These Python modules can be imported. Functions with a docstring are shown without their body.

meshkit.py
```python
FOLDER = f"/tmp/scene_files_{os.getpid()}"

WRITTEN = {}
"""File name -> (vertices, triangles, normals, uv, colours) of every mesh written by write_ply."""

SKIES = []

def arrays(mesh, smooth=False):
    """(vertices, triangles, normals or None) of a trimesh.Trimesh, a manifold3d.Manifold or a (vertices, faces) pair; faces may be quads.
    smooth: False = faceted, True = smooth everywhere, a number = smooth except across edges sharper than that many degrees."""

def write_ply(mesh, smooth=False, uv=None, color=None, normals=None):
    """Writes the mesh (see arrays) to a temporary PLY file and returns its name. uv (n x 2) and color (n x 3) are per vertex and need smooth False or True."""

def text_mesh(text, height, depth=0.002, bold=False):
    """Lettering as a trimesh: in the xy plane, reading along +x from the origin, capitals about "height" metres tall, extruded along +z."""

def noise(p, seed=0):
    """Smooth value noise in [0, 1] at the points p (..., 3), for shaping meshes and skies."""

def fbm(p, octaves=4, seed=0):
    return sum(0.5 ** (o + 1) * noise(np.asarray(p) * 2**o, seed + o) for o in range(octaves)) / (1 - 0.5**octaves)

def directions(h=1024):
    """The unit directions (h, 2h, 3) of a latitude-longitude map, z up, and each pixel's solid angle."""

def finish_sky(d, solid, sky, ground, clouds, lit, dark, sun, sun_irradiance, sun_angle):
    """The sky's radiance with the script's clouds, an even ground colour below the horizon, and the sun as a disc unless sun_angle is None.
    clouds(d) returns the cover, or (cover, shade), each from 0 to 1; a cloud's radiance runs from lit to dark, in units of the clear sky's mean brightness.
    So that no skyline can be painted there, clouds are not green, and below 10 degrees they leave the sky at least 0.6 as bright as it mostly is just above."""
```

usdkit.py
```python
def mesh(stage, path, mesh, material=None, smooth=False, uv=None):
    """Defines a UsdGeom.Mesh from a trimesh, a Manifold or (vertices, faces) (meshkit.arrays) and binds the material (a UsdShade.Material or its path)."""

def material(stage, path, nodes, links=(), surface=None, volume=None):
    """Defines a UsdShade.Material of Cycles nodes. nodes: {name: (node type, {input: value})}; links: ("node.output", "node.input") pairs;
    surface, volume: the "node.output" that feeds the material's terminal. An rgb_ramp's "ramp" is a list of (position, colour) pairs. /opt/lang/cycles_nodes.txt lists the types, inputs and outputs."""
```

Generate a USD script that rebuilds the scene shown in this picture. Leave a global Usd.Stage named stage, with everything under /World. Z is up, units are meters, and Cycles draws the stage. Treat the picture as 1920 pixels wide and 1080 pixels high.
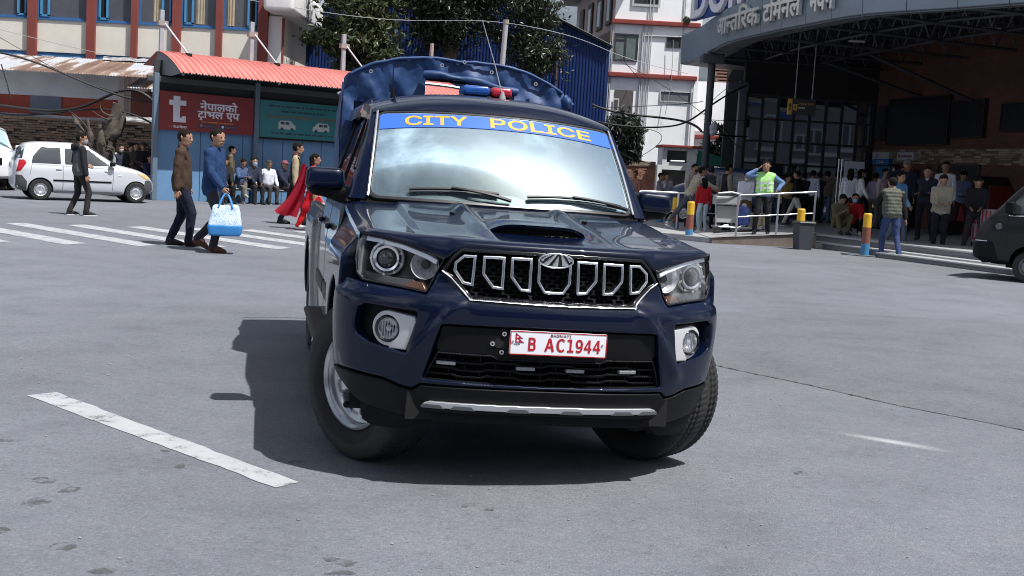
import math, random
import numpy as np
import trimesh, shapely, manifold3d
from shapely.geometry import Polygon, LineString, Point, box as sbox
from shapely.ops import unary_union
from shapely import affinity
from scipy.spatial import Delaunay
from scipy.interpolate import PchipInterpolator, CubicSpline
import usdkit, meshkit
from pxr import Usd, UsdGeom, UsdLux, UsdShade, Sdf, Gf

stage = Usd.Stage.CreateInMemory()
UsdGeom.SetStageUpAxis(stage, UsdGeom.Tokens.z); UsdGeom.SetStageMetersPerUnit(stage, 1.0)
UsdGeom.Xform.Define(stage, '/World'); UsdGeom.Scope.Define(stage, '/World/Looks')
rng = np.random.default_rng(7); random.seed(7)

# ---------------------------------------------------------------- camera
EYE = 1.4145; PITCH = 0.102003; ROLL = 0.056014; FPX = 2150.0; EXPOSURE = 0.38
cam = UsdGeom.Camera.Define(stage, '/World/camera')
_f = np.array([0, math.cos(PITCH), -math.sin(PITCH)]); _u = np.array([0, math.sin(PITCH), math.cos(PITCH)]); _x = np.array([1., 0, 0])
_X = math.cos(ROLL) * _x + math.sin(ROLL) * _u; _U = -math.sin(ROLL) * _x + math.cos(ROLL) * _u
cam.AddTransformOp().Set(Gf.Matrix4d(*_X, 0, *_U, 0, *(-_f), 0, 0, 0, EYE, 1))
cam.CreateHorizontalApertureAttr(36.0); cam.CreateVerticalApertureAttr(20.25)
cam.CreateFocalLengthAttr(36.0 * FPX / 1920); cam.CreateClippingRangeAttr(Gf.Vec2f(0.05, 2000))
cam.CreateExposureAttr(EXPOSURE)

# ---------------------------------------------------------------- sky and sun
SUN = np.array([0.385, -0.27, 0.88]); SUN /= np.linalg.norm(SUN)
sky_mat = usdkit.material(stage, '/World/Looks/sky_look', {
    'sky': ('sky_texture', {'sky_type': 'single_scattering', 'sun_disc': False, 'sun_elevation': math.asin(SUN[2]), 'sun_rotation': math.atan2(SUN[0], SUN[1]), 'air_density': 1.0, 'aerosol_density': 5.0, 'ozone_density': 2.5}),
    'tc': ('texture_coordinate', {}), 'map': ('mapping', {'scale': (1.0, 1.0, 1.5), 'location': (3.1, 1.7, 0.4)}),
    'cl': ('noise_texture', {'scale': 2.3, 'detail': 9.0, 'roughness': 0.58, 'distortion': 0.25}),
    'cr': ('rgb_ramp', {'ramp': [(0.0, (0, 0, 0)), (0.47, (0, 0, 0)), (0.68, (1, 1, 1)), (1.0, (1, 1, 1))]}),
    'cc': ('noise_texture', {'scale': 5.5, 'detail': 6.0, 'roughness': 0.6}),
    'cs': ('rgb_ramp', {'ramp': [(0.3, (6.0, 6.8, 8.2)), (0.62, (17.0, 17.8, 19.2)), (0.8, (28.0, 28.5, 29.5))]}),
    'mx': ('mix_color', {'use_clamp': False}),
    'bg': ('background_shader', {'strength': 0.06})},
    [('tc.generated', 'map.vector'), ('map.vector', 'cl.vector'), ('map.vector', 'cc.vector'), ('cl.fac', 'cr.fac'), ('cr.color', 'mx.fac'), ('sky.color', 'mx.a'), ('cc.fac', 'cs.fac'), ('cs.color', 'mx.b'),
     ('mx.result', 'bg.color')], surface='bg.background')
dome = UsdLux.DomeLight.Define(stage, '/World/sky'); dome.CreateIntensityAttr(1.0)
UsdShade.MaterialBindingAPI.Apply(dome.GetPrim()).Bind(sky_mat)
dome.GetPrim().SetCustomDataByKey('kind', 'structure')
sun = UsdLux.DistantLight.Define(stage, '/World/sun')
sun.CreateIntensityAttr(1.25); sun.CreateAngleAttr(0.5); sun.CreateNormalizeAttr(True); sun.CreateColorAttr(Gf.Vec3f(1.0, 0.98, 0.955))
_z = SUN; _sx = np.cross([0, 0, 1.], _z); _sx /= np.linalg.norm(_sx); _sy = np.cross(_z, _sx)
sun.AddTransformOp().Set(Gf.Matrix4d(*_sx, 0, *_sy, 0, *_z, 0, 0, 0, 0, 1))

# ---------------------------------------------------------------- helpers: scene tree
_names = {}
def numbered(parent, name):
    k = (str(parent), name); n = _names.get(k, 0); _names[k] = n + 1
    return name if n == 0 else f'{name}_{n:03d}'
def tag(prim, label=None, cat=None, group=None, kind=None):
    for k, v in (('label', label), ('category', cat), ('group', group), ('kind', kind)):
        if v: prim.SetCustomDataByKey(k, v)
    return prim
def thing(name, label, cat, loc=(0, 0, 0), rotz=0, group=None, kind=None):
    x = UsdGeom.Xform.Define(stage, '/World/' + numbered('/World', name))
    x.AddTranslateOp().Set(Gf.Vec3d(*map(float, loc))); x.AddRotateZOp().Set(float(rotz))
    return tag(x.GetPrim(), label, cat, group, kind)
def part(parent, name, mesh, mat, smooth=30, label=None, kind=None):
    base = '/World' if parent is None else str(parent.GetPath())
    m = usdkit.mesh(stage, base + '/' + numbered(base, name), mesh, mat, smooth=smooth)
    return tag(m.GetPrim(), label, None, None, kind)
def solo(name, mesh, mat, label=None, cat=None, group=None, kind=None, smooth=30):
    p = part(None, name, mesh, mat, smooth); return tag(p, label, cat, group, kind)
def dup(root, loc, rotz, label=None, group=None):
    was = root.GetCustomData(); base = root.GetName()
    while base[-3:].isdigit() and base[-4] == '_': base = base[:-4]
    r = thing(base, label or was.get('label'), was.get('category'), loc, rotz, group or was.get('group'), was.get('kind'))
    r.GetReferences().AddInternalReference(root.GetPath()); r.SetInstanceable(True)
    return r

# ---------------------------------------------------------------- helpers: materials
_mats = {}
def M(name, color, rough=0.6, metal=0.0, coat=0.0, spec=0.5, var=0.12, scale=6.0, bump=0.0, bscale=60.0, extra=None, trans=0.0, coat_rough=0.03, rvar=0.0, obj=True):
    """principled material with a little noise in colour (and optional fine bump)"""
    if name in _mats: return _mats[name]
    c = np.array(color, float)
    nodes = {'p': ('principled_bsdf', dict(roughness=rough, metallic=metal, coat_weight=coat, coat_roughness=coat_rough, specular_ior_level=spec, transmission_weight=trans, **(extra or {})))}
    links = []
    nodes['t'] = ('texture_coordinate', {})
    if var > 0:
        nodes['n'] = ('noise_texture', {'scale': scale, 'detail': 6.0, 'roughness': 0.62})
        nodes['r'] = ('rgb_ramp', {'ramp': [(0.25, tuple(c * (1 - var))), (0.75, tuple(np.minimum(c * (1 + var), 1)))]})
        links += [('t.object', 'n.vector'), ('n.fac', 'r.fac'), ('r.color', 'p.base_color')]
        if rvar:
            nodes['rr'] = ('map_range', {'from_min': 0.3, 'from_max': 0.7, 'to_min': rough - rvar, 'to_max': rough + rvar}); links += [('n.fac', 'rr.value'), ('rr.result', 'p.roughness')]
    else:
        nodes['p'][1]['base_color'] = tuple(c)
    if bump > 0:
        nodes['bn'] = ('noise_texture', {'scale': bscale, 'detail': 4.0}); nodes['b'] = ('bump', {'strength': bump, 'distance': 0.01})
        links += [('t.object', 'bn.vector'), ('bn.fac', 'b.height'), ('b.normal', 'p.normal')]
    _mats[name] = usdkit.material(stage, '/World/Looks/' + name, nodes, links, surface='p.BSDF')
    return _mats[name]
def glassy(name, tint=(0.8, 0.9, 0.9), gloss=(1, 1, 1), ior=1.5, rough=0.02, boost=1.0, haze_smear=0.0):
    """window pane: transparent + mirror reflection by fresnel"""
    if name in _mats: return _mats[name]
    nodes = {'tr': ('transparent_bsdf', {'color': tint}), 'gl': ('glossy_bsdf', {'color': gloss, 'roughness': rough}), 'f': ('fresnel', {'IOR': ior}), 'm': ('math', {'math_type': 'multiply', 'value2': boost, 'use_clamp': True}), 'x': ('mix_closure', {})}
    links = [('f.fac', 'm.value1'), ('m.value', 'x.fac'), ('tr.BSDF', 'x.closure1'), ('gl.BSDF', 'x.closure2')]
    out = 'x.closure'
    if haze_smear:
        nodes |= {'d': ('diffuse_bsdf', {'color': (0.40, 0.54, 0.62)}), 'y': ('mix_closure', {'fac': haze_smear})}  # bluish diffuse mixed over the pane: reflection haze painted into the glass
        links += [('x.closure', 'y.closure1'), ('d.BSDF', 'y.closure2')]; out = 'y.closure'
    _mats[name] = usdkit.material(stage, '/World/Looks/' + name, nodes, links, surface=out)
    return _mats[name]

# ---------------------------------------------------------------- helpers: shapes
def cat(*ms):
    out = []
    for m in ms:
        out += list(m) if isinstance(m, (list, tuple)) else [m]
    return trimesh.util.concatenate(out) if len(out) > 1 else out[0]
def bx(x0, x1, y0, y1, z0, z1):
    m = trimesh.creation.box((abs(x1 - x0), abs(y1 - y0), abs(z1 - z0))); m.apply_translation(((x0 + x1) / 2, (y0 + y1) / 2, (z0 + z1) / 2)); return m
def rbox(x0, x1, y0, y1, z0, z1, r=0.01, n=8):
    """rounded box"""
    r = min(r, abs(x1 - x0) * .49, abs(y1 - y0) * .49, abs(z1 - z0) * .49)
    s = manifold3d.Manifold.sphere(r, n)
    return tm(manifold3d.Manifold.batch_hull([s.translate((x, y, z)) for x in (min(x0, x1) + r, max(x0, x1) - r) for y in (min(y0, y1) + r, max(y0, y1) - r) for z in (min(z0, z1) + r, max(z0, z1) - r)]))
def tm(man):
    m = man.to_mesh(); return trimesh.Trimesh(m.vert_properties[:, :3], m.tri_verts, process=False)
def cyl(a, b, r, n=12, r2=None):
    a, b = np.asarray(a, float), np.asarray(b, float); d = b - a; L = np.linalg.norm(d)
    r2 = r if r2 is None else r2
    ang = np.arange(n) / n * 2 * np.pi; c = np.stack([np.cos(ang), np.sin(ang)], 1)
    v = np.vstack([np.c_[c * r, np.zeros(n)], np.c_[c * r2, np.full(n, L)], [[0, 0, 0], [0, 0, L]]])
    i = np.arange(n); j = (i + 1) % n
    f = np.vstack([np.c_[i, j, j + n], np.c_[i, j + n, i + n], np.c_[j, i, np.full(n, 2 * n)], np.c_[i + n, j + n, np.full(n, 2 * n + 1)]])
    m = trimesh.Trimesh(v, f, process=False)
    m.apply_transform(trimesh.geometry.align_vectors([0, 0, 1], d / L)); m.apply_translation(a); return m
def tube(pts, r, n=8):
    """sweep a round section along a polyline"""
    P = np.asarray(pts, float); k = len(P); r = np.broadcast_to(r, k)
    T = np.gradient(P, axis=0); T /= np.linalg.norm(T, axis=1, keepdims=True) + 1e-12
    ref = np.array([0, 0, 1.]) if abs(T[0] @ [0, 0, 1]) < .9 else np.array([1., 0, 0])
    N = np.cross(T, ref); bad = np.linalg.norm(N, axis=1) < .05
    N[bad] = np.cross(T[bad], [0.3, 1, 0.1]); N /= np.linalg.norm(N, axis=1, keepdims=True); B = np.cross(T, N)
    ang = np.arange(n) / n * 2 * np.pi
    V = (P[:, None] + r[:, None, None] * (np.cos(ang)[None, :, None] * N[:, None] + np.sin(ang)[None, :, None] * B[:, None])).reshape(-1, 3)
    f = []
    i = np.arange(n); j = (i + 1) % n
    for s in range(k - 1):
        f += [np.c_[s * n + i, s * n + j, (s + 1) * n + j], np.c_[s * n + i, (s + 1) * n + j, (s + 1) * n + i]]
    V = np.vstack([V, P[0], P[-1]]); f += [np.c_[j, i, np.full(n, k * n)], np.c_[(k - 1) * n + i, (k - 1) * n + j, np.full(n, k * n + 1)]]
    return trimesh.Trimesh(V, np.vstack(f), process=False)
def spline(pts, n=24):
    P = np.asarray(pts, float); t = np.r_[0, np.cumsum(np.linalg.norm(np.diff(P, axis=0), axis=1))]
    return CubicSpline(t, P)(np.linspace(0, t[-1], n)) if len(P) > 2 else np.linspace(P[0], P[-1], n)
def grid(V, closed_u=False):
    """V (a, b, 3) -> trimesh of quads"""
    a, b = V.shape[:2]; ii = np.arange(a if closed_u else a - 1); jj = np.arange(b - 1)
    I, J = np.meshgrid(ii, jj, indexing='ij'); I2 = (I + 1) % a
    q = np.stack([I * b + J, I2 * b + J, I2 * b + J + 1, I * b + J + 1], -1).reshape(-1, 4)
    return trimesh.Trimesh(V.reshape(-1, 3), np.vstack([q[:, [0, 1, 2]], q[:, [0, 2, 3]]]), process=False)
def extr(poly, h, axes='xy', at=0.0):
    """extrude a shapely polygon by h; axes tells which world axes its plane has, 'at' is the start on the third axis"""
    polys = [g for g in getattr(poly, 'geoms', [poly]) if g.geom_type == 'Polygon' and g.area > 1e-9]
    m = cat([trimesh.creation.extrude_polygon(g, h, engine='earcut') for g in polys]); v = m.vertices.copy(); v[:, 2] += at
    if axes == 'xz': m = trimesh.Trimesh(np.c_[v[:, 0], v[:, 2], v[:, 1]], m.faces[:, ::-1], process=False)
    elif axes == 'yz': m = trimesh.Trimesh(np.c_[v[:, 2], v[:, 0], v[:, 1]], m.faces, process=False)
    else: m = trimesh.Trimesh(v, m.faces, process=False)
    return m
def lathe(prof, n=48, axis='x'):
    """revolve (r, h) profile about an axis"""
    pr = np.asarray(prof, float); a = np.arange(n) / n * 2 * np.pi
    V = np.stack([np.broadcast_to(pr[None, :, 1], (n, len(pr))), np.cos(a)[:, None] * pr[None, :, 0], np.sin(a)[:, None] * pr[None, :, 0]], -1)
    if axis == 'z': V = V[..., [1, 2, 0]]
    if axis == 'y': V = V[..., [2, 0, 1]]
    return grid(V, closed_u=True)
def dens(ring, h):
    ls = LineString(ring); return np.array(ls.segmentize(h).coords)[:-1]
def panel(poly, surf, h=0.02, rim=0.006, depth=0.02, wall=True):
    """a plate with rounded edges: a flat polygon mapped through surf(p (n,2), off (n,)) -> (n,3)"""
    out = []
    for g in getattr(poly, 'geoms', [poly]):
        if g.geom_type != 'Polygon' or g.area < 1e-8: continue
        g = shapely.remove_repeated_points(g, min(h * .02, 1e-5))
        P = [dens(r.coords, h * .7) for r in (g.exterior, *g.interiors)]
        hh = h * .7
        if rim > 0:
            for e in (.12, .4, .8):
                q = g.buffer(-rim * e)
                for k in getattr(q, 'geoms', [q]):
                    if not k.is_empty: P += [dens(r.coords, hh) for r in (k.exterior, *k.interiors)]
        x0, y0, x1, y1 = g.bounds
        X, Y = np.meshgrid(np.arange(x0, x1, h), np.arange(y0, y1, h * .87)); X[1::2] += h / 2
        G = np.c_[X.ravel(), Y.ravel()]; inner = g.buffer(-max(rim * 1.1, h * .45))
        if not inner.is_empty and len(G): P.append(G[shapely.contains_xy(inner, G[:, 0], G[:, 1])])
        P = np.vstack([p for p in P if len(p)]); P = np.unique(np.round(P, 6), axis=0)
        t = Delaunay(P).simplices; c = P[t].mean(1)
        t = t[shapely.contains_xy(g.buffer(1e-7), c[:, 0], c[:, 1])]
        A = P[t]; ar = np.cross(A[:, 1] - A[:, 0], A[:, 2] - A[:, 0]); t = t[np.abs(ar) > 1e-10]; ar = ar[np.abs(ar) > 1e-10]
        t[ar < 0] = t[ar < 0][:, ::-1]
        off = np.zeros(len(P))
        if rim > 0:
            d = shapely.distance(g.boundary, shapely.points(P)); k = np.clip(d / rim, 0, 1); off = -rim * (1 - np.sqrt(np.clip(1 - (1 - k) ** 2, 0, 1)))
        V = surf(P, off); F = [t]
        if wall and depth > 0:
            e = np.sort(np.vstack([t[:, [0, 1]], t[:, [1, 2]], t[:, [2, 0]]]), 1); od = np.vstack([t[:, [0, 1]], t[:, [1, 2]], t[:, [2, 0]]])
            _, idx, cnt = np.unique(e, axis=0, return_index=True, return_counts=True); bd = od[idx[cnt == 1]]
            V2 = surf(P, off * 0 - rim - depth); n = len(P)
            F += [np.c_[bd[:, 0], bd[:, 0] + n, bd[:, 1] + n], np.c_[bd[:, 0], bd[:, 1] + n, bd[:, 1]]]; V = np.vstack([V, V2])
        out.append(trimesh.Trimesh(V, np.vstack(F), process=False))
    return cat(out)
def noisy(m, amp, scale, seed=0):
    v = m.vertices; d = np.stack([meshkit.fbm(v * scale + 17 * k, 3, seed + k) for k in range(3)], 1) - .5
    m.vertices = v + d * 2 * amp; return m
def sub(m, n=1):
    for _ in range(n): m = m.subdivide()
    return m
def sight(px, py): return _f + _X * (px - 960) / FPX - _U * (py - 540) / FPX
def on(px, py, z=0.0):
    d = sight(px, py); return np.array([0, 0, EYE]) + d * ((z - EYE) / d[2])
def at(px, py, Y):
    d = sight(px, py); return np.array([0, 0, EYE]) + d * (Y / d[1])
def place(mesh, loc, rz): return mesh.apply_transform(trimesh.transformations.rotation_matrix(math.radians(rz), (0, 0, 1))).apply_translation(loc)
# outlines of lettering: word -> rings of x, y
GLYPHS = {"B":[[[11,-5,12,-4,39,-4,48,-7,53,-12,56,-20,56,-25,54,-32,50,-37,54,-40,57,-45,58,-59,55,-66,51,-70,40,-74,12,-74,11,-73],[24,-62,37,-63,43,-61,45,-56,44,-46,41,-43,36,-42,24,-42],[24,-30,36,-31,40,-30,43,-24,42,-18,37,-15,24,-15]]],"A":[[[6,-69,22,-19,25,-6,27,-4,40,-4,60,-68,60,-74,48,-74,42,-57,23,-57,18,-74,6,-74],[27,-45,28,-46,39,-45,39,-42,33,-24,31,-28]]],"C":[[[10,-47,10,-33,12,-23,16,-15,23,-8,33,-4,44,-4,50,-6,55,-10,55,-21,54,-22,52,-22,47,-17,41,-15,36,-15,30,-17,26,-22,23,-37,24,-51,28,-61,36,-65,41,-65,47,-63,52,-58,54,-58,55,-59,55,-70,53,-72,44,-76,33,-76,26,-74,20,-70,14,-62]]],"1":[[[15,-8,29,-4,42,-4,42,-62,55,-63,56,-64,55,-74,17,-74,16,-73,17,-63,30,-62,30,-17,25,-16,16,-18]]],"9":[[[10,-37,10,-20,16,-9,27,-4,37,-4,45,-7,51,-13,53,-17,56,-30,55,-55,48,-69,43,-73,35,-76,24,-76,15,-73,14,-63,15,-61,18,-61,19,-63,26,-65,33,-65,40,-60,43,-51,42,-50,36,-53,26,-53,20,-51,15,-47],[22,-26,25,-40,29,-42,34,-42,39,-40,42,-34,42,-23,40,-18,34,-15,27,-16,23,-22]]],"4":[[[8,-56,9,-45,15,-38,16,-34,34,-6,36,-4,48,-4,49,-5,49,-46,58,-48,58,-57,49,-58,49,-73,48,-74,37,-74,36,-73,36,-58,9,-58],[22,-46,23,-47,36,-47,36,-24,34,-24]]],"BAGMATI":[[[264,-48,264,-43,272,-42,272,-11,264,-10,264,-5,285,-5,285,-10,277,-11,277,-42,285,-43,285,-48]],[[225,-10,225,-5,258,-5,258,-10,244,-11,244,-48,239,-48,239,-10]],[[183,-48,198,-6,199,-5,205,-5,221,-48,215,-48,210,-36,193,-36,189,-48],[201,-11,195,-30,196,-31,208,-30,203,-11]],[[133,-5,141,-5,142,-6,142,-9,144,-11,144,-14,146,-16,147,-22,149,-24,153,-38,155,-40,156,-40,157,-33,161,-26,168,-5,176,-5,176,-48,171,-48,171,-16,170,-15,169,-15,167,-24,165,-26,164,-32,157,-48,152,-48,145,-28,143,-26,143,-23,141,-21,140,-15,138,-15,138,-48,133,-48]],[[87,-32,88,-17,92,-10,100,-5,113,-5,121,-11,124,-16,124,-18,118,-18,117,-14,114,-11,108,-9,104,-9,97,-12,94,-17,92,-24,92,-29,94,-37,99,-42,105,-44,108,-44,114,-42,119,-34,118,-31,108,-31,108,-26,124,-26,124,-37,122,-41,120,-44,113,-48,100,-48,94,-45,90,-40]],[[44,-48,59,-6,60,-5,66,-5,82,-48,76,-48,71,-36,54,-36,50,-48],[62,-11,56,-30,57,-31,69,-30,64,-11]],[[9,-5,29,-5,34,-7,37,-10,38,-19,34,-24,32,-25,37,-28,39,-32,39,-41,35,-46,30,-48,9,-48],[30,-29,27,-28,14,-28,14,-43,29,-43,33,-41,34,-34],[14,-22,27,-23,32,-20,33,-16,31,-11,28,-10,15,-10]]],"NEP":[[[90,-4,110,-4,115,-6,118,-9,120,-14,119,-24,115,-29,110,-31,95,-31,95,-47,90,-47],[95,-25,109,-26,112,-25,115,-18,113,-11,109,-9,95,-9]],[[54,-4,81,-4,80,-9,59,-10,59,-23,79,-23,79,-28,59,-28,59,-42,81,-42,81,-47,54,-47]],[[9,-4,16,-4,37,-38,38,-37,38,-4,43,-4,43,-47,36,-47,35,-43,31,-39,30,-35,26,-31,25,-27,21,-23,20,-19,15,-12,14,-47,9,-47]]],"npl":[[[0,69,1,82,45,82,43,91,39,98,35,100,29,100,25,98,21,99,18,112,27,115,36,115,46,111,53,103,62,82,346,82,345,91,340,99,331,100,325,98,320,108,321,113,329,115,338,115,348,111,353,106,359,95,363,82,375,82,377,80,377,69,374,67,364,66,364,2,363,1,349,2,348,67,307,66,307,53,315,55,326,54,330,52,338,42,339,38,338,22,330,6,326,6,317,11,317,16,323,27,323,36,320,40,314,40,307,34,306,1,292,2,292,19,286,16,273,15,262,19,256,25,253,31,253,46,255,51,260,57,267,61,275,63,291,62,292,67,244,67,243,3,241,1,227,2,227,44,223,43,218,38,215,28,213,26,210,26,200,30,202,42,197,44,192,44,187,39,189,29,209,10,209,7,202,0,197,0,181,15,175,23,171,36,172,45,178,54,190,59,202,58,213,53,220,58,227,59,227,67,161,67,161,2,160,1,146,2,146,67,130,67,130,2,116,1,115,21,105,18,97,18,86,22,79,30,77,36,76,67,62,67,62,3,60,1,48,1,46,3,46,37,30,37,29,27,25,24,18,24,7,33,4,42,6,49,12,52,46,52,46,67,3,67],[268,41,270,32,274,30,285,31,292,37,292,47,286,48,274,48,269,44],[92,42,94,35,98,33,109,34,115,39,115,67,92,67]]],"app":[[[291,98,292,111,432,111,433,98,430,96,420,95,420,31,419,30,405,31,405,50,395,47,387,47,376,51,369,59,367,65,366,96,355,96,354,72,352,64,343,55,333,52,350,41,355,33,355,20,351,11,348,8,341,10,335,14,335,17,339,24,339,29,332,35,313,45,305,52,301,61,300,95,294,96],[382,71,384,64,388,62,399,63,405,68,405,96,382,96],[316,68,318,61,321,58,327,54,330,54,328,67,335,69,338,73,338,96,316,96]],[[0,98,1,111,97,111,100,107,108,112,122,112,130,108,134,103,137,92,137,75,154,75,155,96,142,96,139,98,139,109,141,111,263,111,264,110,264,98,261,96,252,95,252,32,250,30,236,31,236,73,232,72,227,67,224,57,222,55,209,59,211,71,206,73,201,73,197,71,196,64,198,58,218,39,218,36,211,29,206,29,190,44,184,52,181,59,180,65,181,74,187,83,195,87,206,88,214,86,221,82,229,87,236,88,235,96,171,96,171,32,169,30,155,31,155,60,137,60,135,51,130,48,123,49,118,52,111,62,111,70,113,73,121,75,121,77,111,78,101,83,98,87,96,96,86,95,86,31,72,30,71,95,51,96,50,73,34,72,27,70,22,65,21,56,26,47,32,45,44,45,58,51,62,46,64,37,53,32,41,30,51,3,42,1,39,11,36,14,30,0,21,4,21,6,27,17,31,31,19,34,10,42,6,51,6,67,9,74,16,81,24,85,35,87,35,95,3,96],[111,95,114,92,121,93,117,98,111,98]]],"ant":[[[0,45,0,50,12,54,21,36,28,28,33,26,39,26,43,29,42,37,38,42,29,42,27,44,27,56,39,58,42,65,38,69,30,69,22,65,18,65,14,73,14,78,21,82,39,84,50,80,54,76,57,69,57,59,52,50,63,49,67,51,67,66,59,68,60,82,235,82,235,94,239,105,246,111,257,115,272,115,291,109,300,103,313,90,319,82,408,81,408,69,405,67,369,67,369,53,384,55,392,52,398,46,401,38,401,27,394,8,392,6,388,6,379,11,379,16,385,27,385,37,382,40,374,39,369,33,368,1,354,2,354,19,343,15,331,16,324,19,318,25,315,31,315,46,322,57,329,61,337,63,353,62,353,67,306,67,306,52,303,45,300,41,289,33,301,20,313,11,313,7,306,0,302,0,299,2,280,20,269,33,265,41,265,48,267,52,270,54,281,54,285,51,289,53,291,59,289,67,255,67,254,1,240,2,239,67,225,66,225,3,223,1,209,2,209,40,189,40,185,39,182,35,182,30,185,23,199,11,199,7,192,0,188,0,175,12,167,26,166,31,167,40,173,49,184,54,209,55,208,67,114,67,113,1,100,1,98,3,98,67,83,66,82,1,69,1,67,3,67,35,58,34,58,24,54,17,50,14,41,11,33,11,21,15,13,22,5,34],[330,41,332,32,336,30,347,31,354,37,354,47,348,48,336,48,331,44],[251,93,254,82,299,83,288,94,273,100,256,99]],[[123,42,125,49,131,52,163,52,163,37,149,37,149,29,144,24,137,24,133,26,126,33]]],"ter":[[[0,69,1,82,67,82,67,99,74,109,88,115,103,115,112,113,114,124,119,130,123,132,130,132,137,127,141,118,141,109,140,107,131,109,132,116,130,122,127,123,123,122,121,113,116,113,115,111,122,109,131,103,144,90,150,82,318,82,319,81,319,69,316,67,307,66,307,3,305,1,291,2,291,44,287,43,282,38,279,28,277,26,264,30,266,42,261,44,256,44,252,42,251,35,253,29,273,10,273,7,266,0,261,0,245,15,239,23,236,30,235,36,236,45,242,54,250,58,261,59,269,57,276,53,284,58,291,59,290,67,225,67,225,3,223,1,211,1,209,3,209,37,193,37,192,27,188,24,181,24,177,26,168,37,167,42,168,47,172,51,209,52,209,67,158,67,158,2,157,1,144,1,142,3,142,31,122,31,120,22,115,19,108,20,101,25,96,33,96,41,98,44,106,46,106,66,86,67,86,2,72,1,71,2,71,66,52,67,50,44,34,43,27,41,22,36,21,27,26,18,32,16,44,16,58,22,62,17,64,8,49,2,31,1,19,5,10,13,6,22,6,38,9,45,16,52,24,56,35,58,35,67,3,67],[122,47,142,46,142,67,122,67],[82,93,85,82,130,83,119,94,104,100,87,99]]],"bha":[[[0,60,0,72,2,76,11,82,25,82,34,77,39,68,41,45,58,46,58,66,45,66,42,68,42,79,44,81,219,80,219,68,216,66,207,65,207,2,205,0,193,0,191,2,191,36,175,36,174,26,170,23,163,23,159,25,150,36,149,41,150,46,154,50,191,51,190,66,140,66,140,1,139,0,125,1,124,17,114,14,100,15,92,19,87,24,84,30,84,45,91,56,98,60,107,62,123,61,124,66,74,66,74,2,72,0,58,1,58,30,40,30,38,21,33,18,26,19,21,22,14,32,14,40,16,43,24,45,24,47,14,48,7,51,3,54],[99,39,101,31,105,29,115,29,124,35,124,46,119,47,106,47,100,43],[14,68,17,62,24,63,20,68]]]}
def GL(k):
    out = []
    for rings in GLYPHS[k]:
        r = [np.array(q, float).reshape(-1, 2) for q in rings]; out.append(Polygon(r[0], r[1:]).buffer(0))
    return unary_union(out)

# ================================================================ the police pickup
CAR_X, CAR_Y, CAR_YAW, LEAN = -0.0063, 5.7221, 0.219625, 0.022886
PK = thing('police_pickup', 'dark navy pickup with blue tarpaulin canopy, light bar and CITY POLICE windscreen strip', 'pickup truck', (CAR_X, CAR_Y, 0), 180 + math.degrees(CAR_YAW))
def B(m, lean=True):
    """from (u = image right, v = forward, w = up) to the car's own axes, with its slight lean"""
    v = np.array(m.vertices); k = LEAN if lean else 0
    return trimesh.Trimesh(np.c_[-(v[:, 0] + k * v[:, 2]), v[:, 1], v[:, 2] - k * v[:, 0]], m.faces[:, ::-1], process=False)
def cp(name, m, mat, smooth=35, parent=None, label=None, lean=True, kind=None):
    if name == 'number_plate' or (parent is not None and parent == globals().get('NP')): m = m.copy().apply_translation((.0215, 0, -.011))
    return part(parent or PK, name, B(m, lean), mat, smooth, label, kind)
def mir(m):
    return trimesh.Trimesh(m.vertices * [-1, 1, 1], m.faces[:, ::-1], process=False)

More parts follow.
